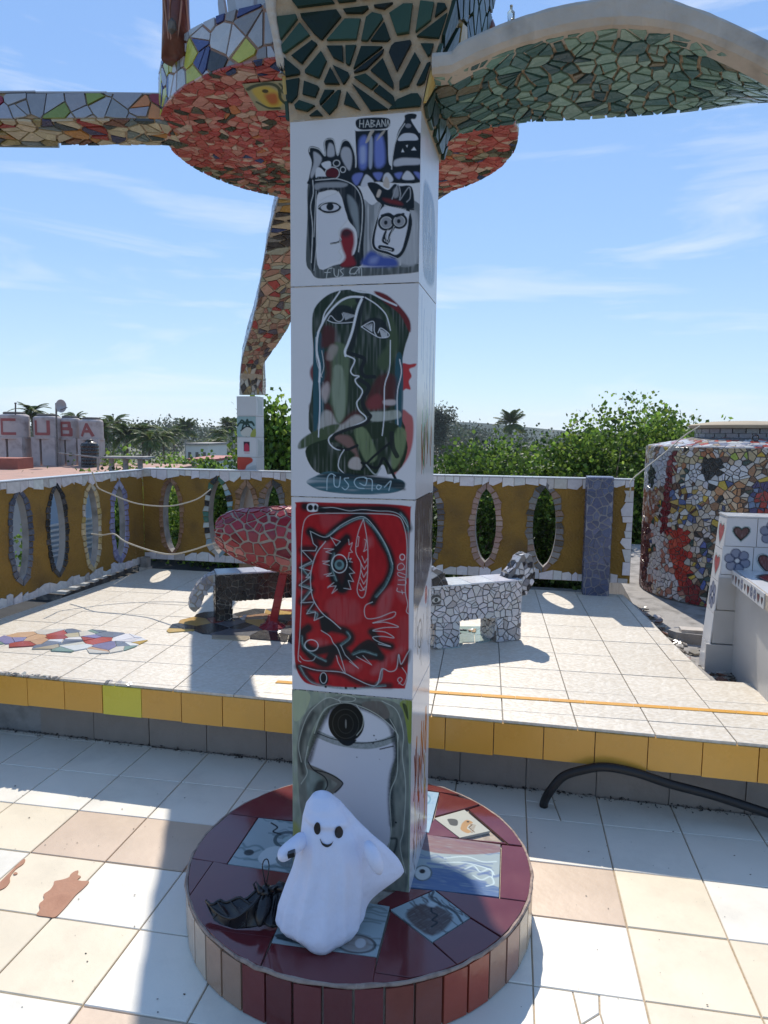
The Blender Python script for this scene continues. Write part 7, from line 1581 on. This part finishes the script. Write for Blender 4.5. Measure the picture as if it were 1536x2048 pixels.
CP = [(62, 826, 40, 22), (128, 846, 46, 18), (150, 838, 52, 16), (206, 860, 44, 24), (228, 848, 50, 20), (252, 872, 46, 24), (283, 862, 46, 26), (300, 880, 40, 24), (325, 872, 52, 24), (346, 868, 60, 18), (432, 886, 60, 20), (436, 866, 64, 14)]
CPL = ['coconut palm whose crown shows between the tanks lettered C and U', 'coconut palm crown just right of the dish mast', 'coconut palm crown above the gap between tanks B and A', 'leftmost tall coconut palm of the grove, touching the tank lettered A', 'coconut palm second from the tank lettered A', 'coconut palm at the front of the grove above the concrete roof frame', 'wide coconut palm in the middle of the grove', 'low coconut palm at the right foot of the grove', 'coconut palm next left of the lone royal palm', 'small coconut palm crown tucked under the lone royal palm', 'low coconut palm left of the bare stemmed royal palm', 'small coconut palm crown behind the royal palm by the column']
for k, (x, y, d, rp) in enumerate(CP): palm(x, y, d, rp*1.75/1420*d, 'coconut_palm', CPL[k], 'coconut palms in the grove beyond the roof', PC_)
palm(371, 860, 75, 31/1420*75, 'royal_palm', 'royal palm with a starry crown standing alone between grove and tiled column', None, PC_)
palm(455, 854, 72, 26/1420*72, 'royal_palm', 'royal palm with a bare stem just left of the tiled column', None, PC_)
palm(467, 850, 80, 20/1420*80, 'royal_palm', 'smaller royal palm crown touching the left side of the tiled column', None, PC_)
palm(1021, 848, 70, 38/1420*70, 'royal_palm', 'royal palm rising above the green trees right of the painted pillar', None, PC_)

# ---- wispy casuarina and the far wood
T = thing('casuarina_tree', (gy(885, 830, 60).x, 60, -5), 'pale feathery casuarina tree just right of the pillar on the skyline', 'tree')
bl = []; r = random.Random(8)
for k in range(13):
    p = gy(878+r.uniform(-8, 22), r.uniform(822, 880), 60); bl.append((p.x, p.y, p.z, .5, .5, .7))
v, F, C = foliage(bl, 5000, .14, [(.16, .18, .14), (.13, .15, .12)], 71, shell=.1); put('crown', v, F, M_LEAF, T, C)
b = MB()
for dx in (-6, 4, 12): p = gy(880+dx, 815+abs(dx), 60); b.tube([Vector((p.x, 60, -5)), p], [.09, .015], 5)
b.build('trunk', M_BARK, T, cols=False)
bl = []
for k in range(170):
    x = r.uniform(-80, 110); y = r.uniform(105, 150); top = 1.5+.0105*y*(.45+.4*math.sin(x*.11)+.3*math.sin(x*.31+1)); bl.append((x, y, top-2.6, r.uniform(2, 4), 2.5, r.uniform(2, 3.2)))
v, F, C = foliage(bl, 70000, .42, [(.06, .08, .055), (.07, .09, .06)], 72); o = put('far_wood', v, F, M_LEAF, None, C); tag(o, 'far belt of bluish green woodland along the skyline', 'woodland', kind='stuff')
b = MB(); xs = np.linspace(-420, 420, 60); hz = [6+3.2*math.sin(x*.013+1)+2*math.sin(x*.031) for x in xs]
vs = [(x, 520, -6) for x in xs]+[(x, 540, h) for x, h in zip(xs, hz)]+[(x, 640, -6) for x in xs]; n = 60
b.add(vs, [(i, i+1, n+i+1, n+i) for i in range(n-1)]+[(n+i, n+i+1, 2*n+i+1, 2*n+i) for i in range(n-1)]); struct(b.build('far_hills', mat('wooded_hill', (.05, .075, .04), .95, .2, .08), cols=False))

# ---- neighbouring roof with the four lettered water tanks
m_roof = mat('faded_pink_roof', (.42, .24, .18), .9, .12, 1.2, .3, 9, color2=(.30, .19, .15)); m_tank = mat('stained_pale_concrete', (.46, .40, .38), .9, .12, 2.2, .4, 8, color2=(.14, .11, .10), c2pos=(.52, .80), detail=9)
m_redp = mat('faded_red_paint', (.30, .085, .08), .8, .15, 6)
T = thing('neighbour_building', (-13, 26, -5), 'low building with a faded pink flat roof beyond the left parapet', 'building')
b = MB(); b.box((-21, 19, -5), (12.2, 0, 0), (0, 14, 0), (0, 0, 4.9)); b.build('walls', m_tank, T, cols=False)
b = MB(); b.box((-21.2, 18.8, -.098), (12.6, 0, 0), (0, 14.4, 0), (0, 0, .11)); b.build('roof', m_roof, T, cols=False)
for x0, x1, y0 in ((-18.6, -16.1, 24.5),):
    b = MB(); p, q = gy(-30, 938, 27), gy(36, 938, 27); b.box((p.x, 27, .013), (q.x-p.x, 0, 0), (0, 1.2, 0), (0, 0, .42)); b.build('roof_box', mat('red_clay_box', (.30, .09, .06), .8, .15, 5, .3, 20), T, cols=False)
STROKES = {'C': [[(1, 1), (0, 1), (0, 0), (1, 0)]], 'U': [[(0, 1), (0, 0), (1, 0), (1, 1)]], 'B': [[(0, 0), (0, 1), (.85, 1), (.9, .55), (0, .52)], [(0, .52), (1, .48), (1, 0), (0, 0)]], 'A': [[(0, 0), (.5, 1), (1, 0)], [(.2, .38), (.8, .38)]]}
TD = 30.0
for ch, x0, x1, yt, ym, yb, dd, lab in (('C', -12, 44, 829, 874, 938, 0, 'leftmost pale water tank, lettered with a red C, cut by the photo edge'), ('U', 57, 110, 833, 874, 932, .3, 'pale water tank lettered with a red U'),
                             ('B', 112, 152, 837, 876, 922, .8, 'pale water tank lettered with a red B under the roof mast'), ('A', 151, 197, 840, 877, 920, .5, 'pale water tank lettered with a red A above the black plastic tank')):
    d = TD+dd; pL, pR = gy(x0, ym, d), gy(x1, ym, d); zt_, zm, zb_ = gy(x0, yt, d).z, pL.z, .012; c = Vector(((pL.x+pR.x)/2, d+(pR.x-pL.x)/2, 0)); rr = (pR.x-pL.x)/2
    T = thing('lettered_tank', (c.x, c.y, 0), lab, 'tank', 'lettered water tanks on the neighbouring roof')
    b = MB(); b.lathe(c, [(rr*.98, zm), (rr, zm+.05), (rr, zt_-.06), (rr*.93, zt_), (rr*.8, zt_+.03)], 28, jitter=.004); b.build('drum', m_tank, T, cols=False)
    b = MB(); b.lathe(c, [(rr*.72, zt_+.02), (rr*.74, zt_+.10), (rr*.66, zt_+.13)], 24); b.build('lid', M_GROUT_D, T, cols=False)
    b = MB(); b.box((c.x-rr*.92, c.y-rr*.80, zb_), (rr*.62, 0, 0), (0, rr*1.5, 0), (0, 0, zm-zb_-.002)); b.box((c.x-rr*.10, c.y-rr*.86, zb_), (rr*1.0, 0, 0), (0, rr*1.5, 0), (0, 0, zm-zb_-.002)); b.build('pier', m_tank, T, cols=False, kind='stuff')
    b = MB(); b.lathe(c, [(rr*1.04, zm-.07), (rr*1.05, zm-.002)], 24); b.build('collar', m_tank, T, cols=False)
    h = (zt_-zm)*.62; w = rr*.92; zc_ = zm+(zt_-zm)*.16; L = MB()
    for st in STROKES[ch]:
        for (xa, za), (xb, zb2) in zip(st[:-1], st[1:]):
            k = max(2, int(5*abs(xb-xa))+2); dx, dz = (xb-xa)*w, (zb2-za)*h; l = math.hypot(dx, dz); nx, nz_ = -dz/l*.058, dx/l*.058; ex, ez_ = dx/l*.035, dz/l*.035
            def on(x, z, lift=.012):
                u = x-w/2; t = max(-.98, min(.98, u/rr)); return Vector((c.x+u*(rr+lift)/rr, c.y-math.sqrt(max(0, 1-t*t))*(rr+lift), z))
            row = []
            for i in range(k):
                t = i/(k-1); x = xa*w-ex+(dx+2*ex)*t; z = zc_+za*h-ez_+(dz+2*ez_)*t; row += [on(x-nx, z-nz_), on(x+nx, z+nz_)]
            L.add(row, [(2*i, 2*i+1, 2*i+3, 2*i+2) for i in range(k-1)])
    L.build('painted_letter', m_redp, T, cols=False)
# little slanted marks painted between the letters
p = gy(176, 912, 29.2); T = thing('black_tank', (p.x, 29.4, .012), 'black ribbed plastic water tank standing under the tank lettered A', 'tank'); rr = 17/1420*29.3; zt_ = gy(176, 884, 29.3).z
b = MB(); pr = [(rr, .013)]; zz = .013
while zz < zt_-.12: pr += [(rr*1.02, zz+.03), (rr*.985, zz+.10)]; zz += .14
pr += [(rr*.9, zt_-.05), (rr*.5, zt_), (rr*.3, zt_+.04)]; b.lathe((p.x, 29.4, 0), pr, 24); b.build('drum', M_RUBBER, T, cols=False); b = MB(); b.lathe((p.x, 29.4, zt_+.035), [(rr*.36, 0), (rr*.36, .06), (rr*.2, .08)], 16); b.build('lid', M_RUBBER, T, cols=False)
# mast with a dish between U and B
p = gy(113, 880, 29.6); q = gy(112, 806, 29.6); T = thing('antenna_mast', (p.x, p.y, .012), 'thin mast with a small round dish rising between the tanks U and B', 'antenna')
b = MB(); b.tube([Vector((p.x, p.y, .012)), q], .035, 6); b.build('pole', M_GROUT_D, T, cols=False); c = gy(122, 812, 29.5)
b = MB(); pts = [c+Vector((.20*math.cos(t), .06*math.cos(t), .27*math.sin(t))) for t in np.linspace(0, 2*math.pi, 19)[:-1]]; b.add(pts+[c+Vector((.04, .10, 0))], [(i, (i+1) % 18, 18) for i in range(18)]); b.build('dish', mat('grey_dish', (.35, .35, .36), .5, .05, 5), T, cols=False)
b = MB(); b.tube([q-Vector((0, 0, .35)), c+Vector((.3, -.1, -.06))], .02, 5); b.build('dish_arm', M_GROUT_D, T, cols=False)
p = gy(31, 830, 30); q = gy(31, 808, 30); T = thing('roof_rod', (p.x, p.y, p.z), 'thin upright rod on top of the tank lettered C', 'rod'); b = MB(); b.tube([p, q], .03, 6); b.build('rod', M_GROUT_D, T, cols=False); b = MB(); b.tube([q, q+Vector((0, 0, .06))], .045, 6); b.build('tip', M_GROUT_D, T, cols=False)
# concrete table frame on the roof, with a rail
T = thing('roof_frame', (gy(250, 925, 26).x, 26, .012), 'low concrete frame with a grey top standing on the pink roof', 'frame')
b = MB(); p, q = gy(208, 912, 26), gy(298, 914, 26); b.box((p.x, 25.8, gy(250, 917, 26).z), (q.x-p.x, 0, 0), (0, .9, 0), (0, 0, .07)); b.build('top', M_CONC, T, cols=False)
for x in (222, 250, 279):
    p = gy(x-4, 930, 26); b = MB(); b.box((p.x, 26, .013), (8/1420*26, 0, 0), (0, .15, 0), (0, 0, gy(250, 917, 26).z-.014)); b.build('leg', M_CONC, T, cols=False)
T = thing('roof_rail', (gy(196, 940, 24).x, 24, .012), 'thin grey pipe rail running across the pink roof', 'rail')
b = MB(); b.tube([gy(118, 906, 24), gy(196, 915, 24), gy(300, 918, 24)], .03, 6); b.build('pipe', M_CONC, T, cols=False); b = MB(); b.tube([gy(196, 941, 24), gy(196, 914, 24)], .04, 6); b.build('post', M_CONC, T, cols=False)
# small white house with a red coping
T = thing('white_house', (gy(405, 920, 40).x, 40, -5), 'small white flat roofed house with a red coping left of the tiled column', 'house')
p, q = gy(374, 925, 40), gy(432, 925, 40); zt_ = gy(400, 922, 40).z
b = MB(); b.box((p.x, 40, -5), (q.x-p.x, 0, 0), (0, 6, 0), (0, 0, zt_+5)); b.build('walls', mat('white_house_paint', (.62, .60, .56), .8, .06, 1), T, cols=False)
b = MB(); b.box((p.x-.05, 39.94, zt_), (q.x-p.x+.1, 0, 0), (0, 6.1, 0), (0, 0, .13)); b.build('coping', mat('red_coping', (.30, .05, .04), .7, .1, 3), T, cols=False)
p2, q2 = gy(372, 905, 50), gy(416, 905, 50); T = thing('white_house', (p2.x, 50, -5), 'pale grey two storey house showing behind the red coped house', 'house'); zt2 = gy(400, 890, 50).z
b = MB(); b.box((p2.x, 50, -5), (q2.x-p2.x, 0, 0), (0, 6, 0), (0, 0, zt2+5)); b.build('walls', MATS['white_house_paint'], T, cols=False)
b = MB(); b.box((p2.x-.1, 49.9, zt2), (q2.x-p2.x+.2, 0, 0), (0, 6.2, 0), (0, 0, .12)); b.build('roof_edge', M_CONC, T, cols=False)
for k in range(3):
    b = MB(); w = (q2.x-p2.x)/3; b.box((p2.x+w*k+w*.3, 49.98, zt2-1.0), (w*.4, 0, 0), (0, .02, 0), (0, 0, .5)); b.build('window', M_GROUT_D, T, cols=False)
# dark slab added so the gap under the left parapet reads dark, white edged steps above
b = MB(); b.box(AB(-9.5, .5, -.55), E1*6.15, E2*6.3, (0, 0, .30)); struct(b.build('gap_dark_slab', mat('gap_slab_dark', (.035, .033, .032), .9, .1, 5, .4, 20), cols=False))
T = thing('outside_steps', AB(-3.9, 4.6, -.25), 'flight of white edged steps glimpsed in the gap below the left parapet', 'steps')
sA, sB = gz(92, 1186, .16), gz(236, 1130, .16)
for k in range(9):
    p = sA.lerp(sB, k/8); b = MB(); b.box(p-E1*.15, E1*.34, E2*.055, (0, 0, .02), (.55, .53, .48)); b.build('step', M_GLAZE, T)
b = MB(); b.box(sA-E1*.1-Vector((0, 0, .405)), E1*.25, sB-sA, (0, 0, .39)); b.build('string', M_GROUT_D, T, cols=False)
for x, y, d, w, n, lab in ((186, 985, 9.5, .55, 6500, 'green shrub showing through the cream rimmed opening of the left parapet'), (236, 975, 9.0, .5, 6500, 'green shrub showing through the left side of the lilac rimmed opening'), (108, 1040, 8.5, .45, 4000, 'low green shrub at the foot of the black rimmed opening of the left parapet')):
    p, bl = tb(x, y, d, w, 1.7, [(-.2, .1, .5, .7), (.2, -.1, .8, .9), (0, 0, 1.2, 1)]); tree('shrub', (p.x, p.y, -5.0), bl, n, .055, lab, GR2+GREENS, int(x), 'shrub', 'shrubs growing behind the parapets')
p = ga(112, 1010, -4.6); T = thing('outside_screen', (p.x, p.y, -.25), 'pale blue panel with white slats seen through the black rimmed opening', 'screen')
b = MB(); b.box(p-E2*.35-Vector((0, 0, p.z+.24)), E1*-.03, E2*.95, (0, 0, p.z+.24+.22)); b.build('panel', mat('pale_blue_panel', (.33, .42, .52), .6, .05, 3), T, cols=False)
for k in range(7):
    b = MB(); b.box(p-E2*.33+E1*.004+Vector((0, 0, -.5+k*.05)), E1*.02, E2*.9, (0, 0, .022), (.6, .6, .6)); b.build('slat', M_GLAZE, T)

# ================================================================== HAZE
hz_ = MB(); hz_.box((-260, -20, -6.6), (520, 0, 0), (0, 680, 0), (0, 0, 22)); m = bpy.data.materials.new('thin_air'); m.use_nodes = True; t = m.node_tree; t.nodes.remove(t.nodes['Principled BSDF'])
pv = t.nodes.new('ShaderNodeVolumePrincipled'); pv.inputs['Color'].default_value = (.80, .90, 1, 1); pv.inputs['Density'].default_value = .0004; pv.inputs['Anisotropy'].default_value = .2
t.links.new(pv.outputs[0], t.nodes['Material Output'].inputs['Volume'])
USE_HAZE = True
if USE_HAZE:
    h = hz_.build('haze', m, cols=False); h['kind'] = 'stuff'
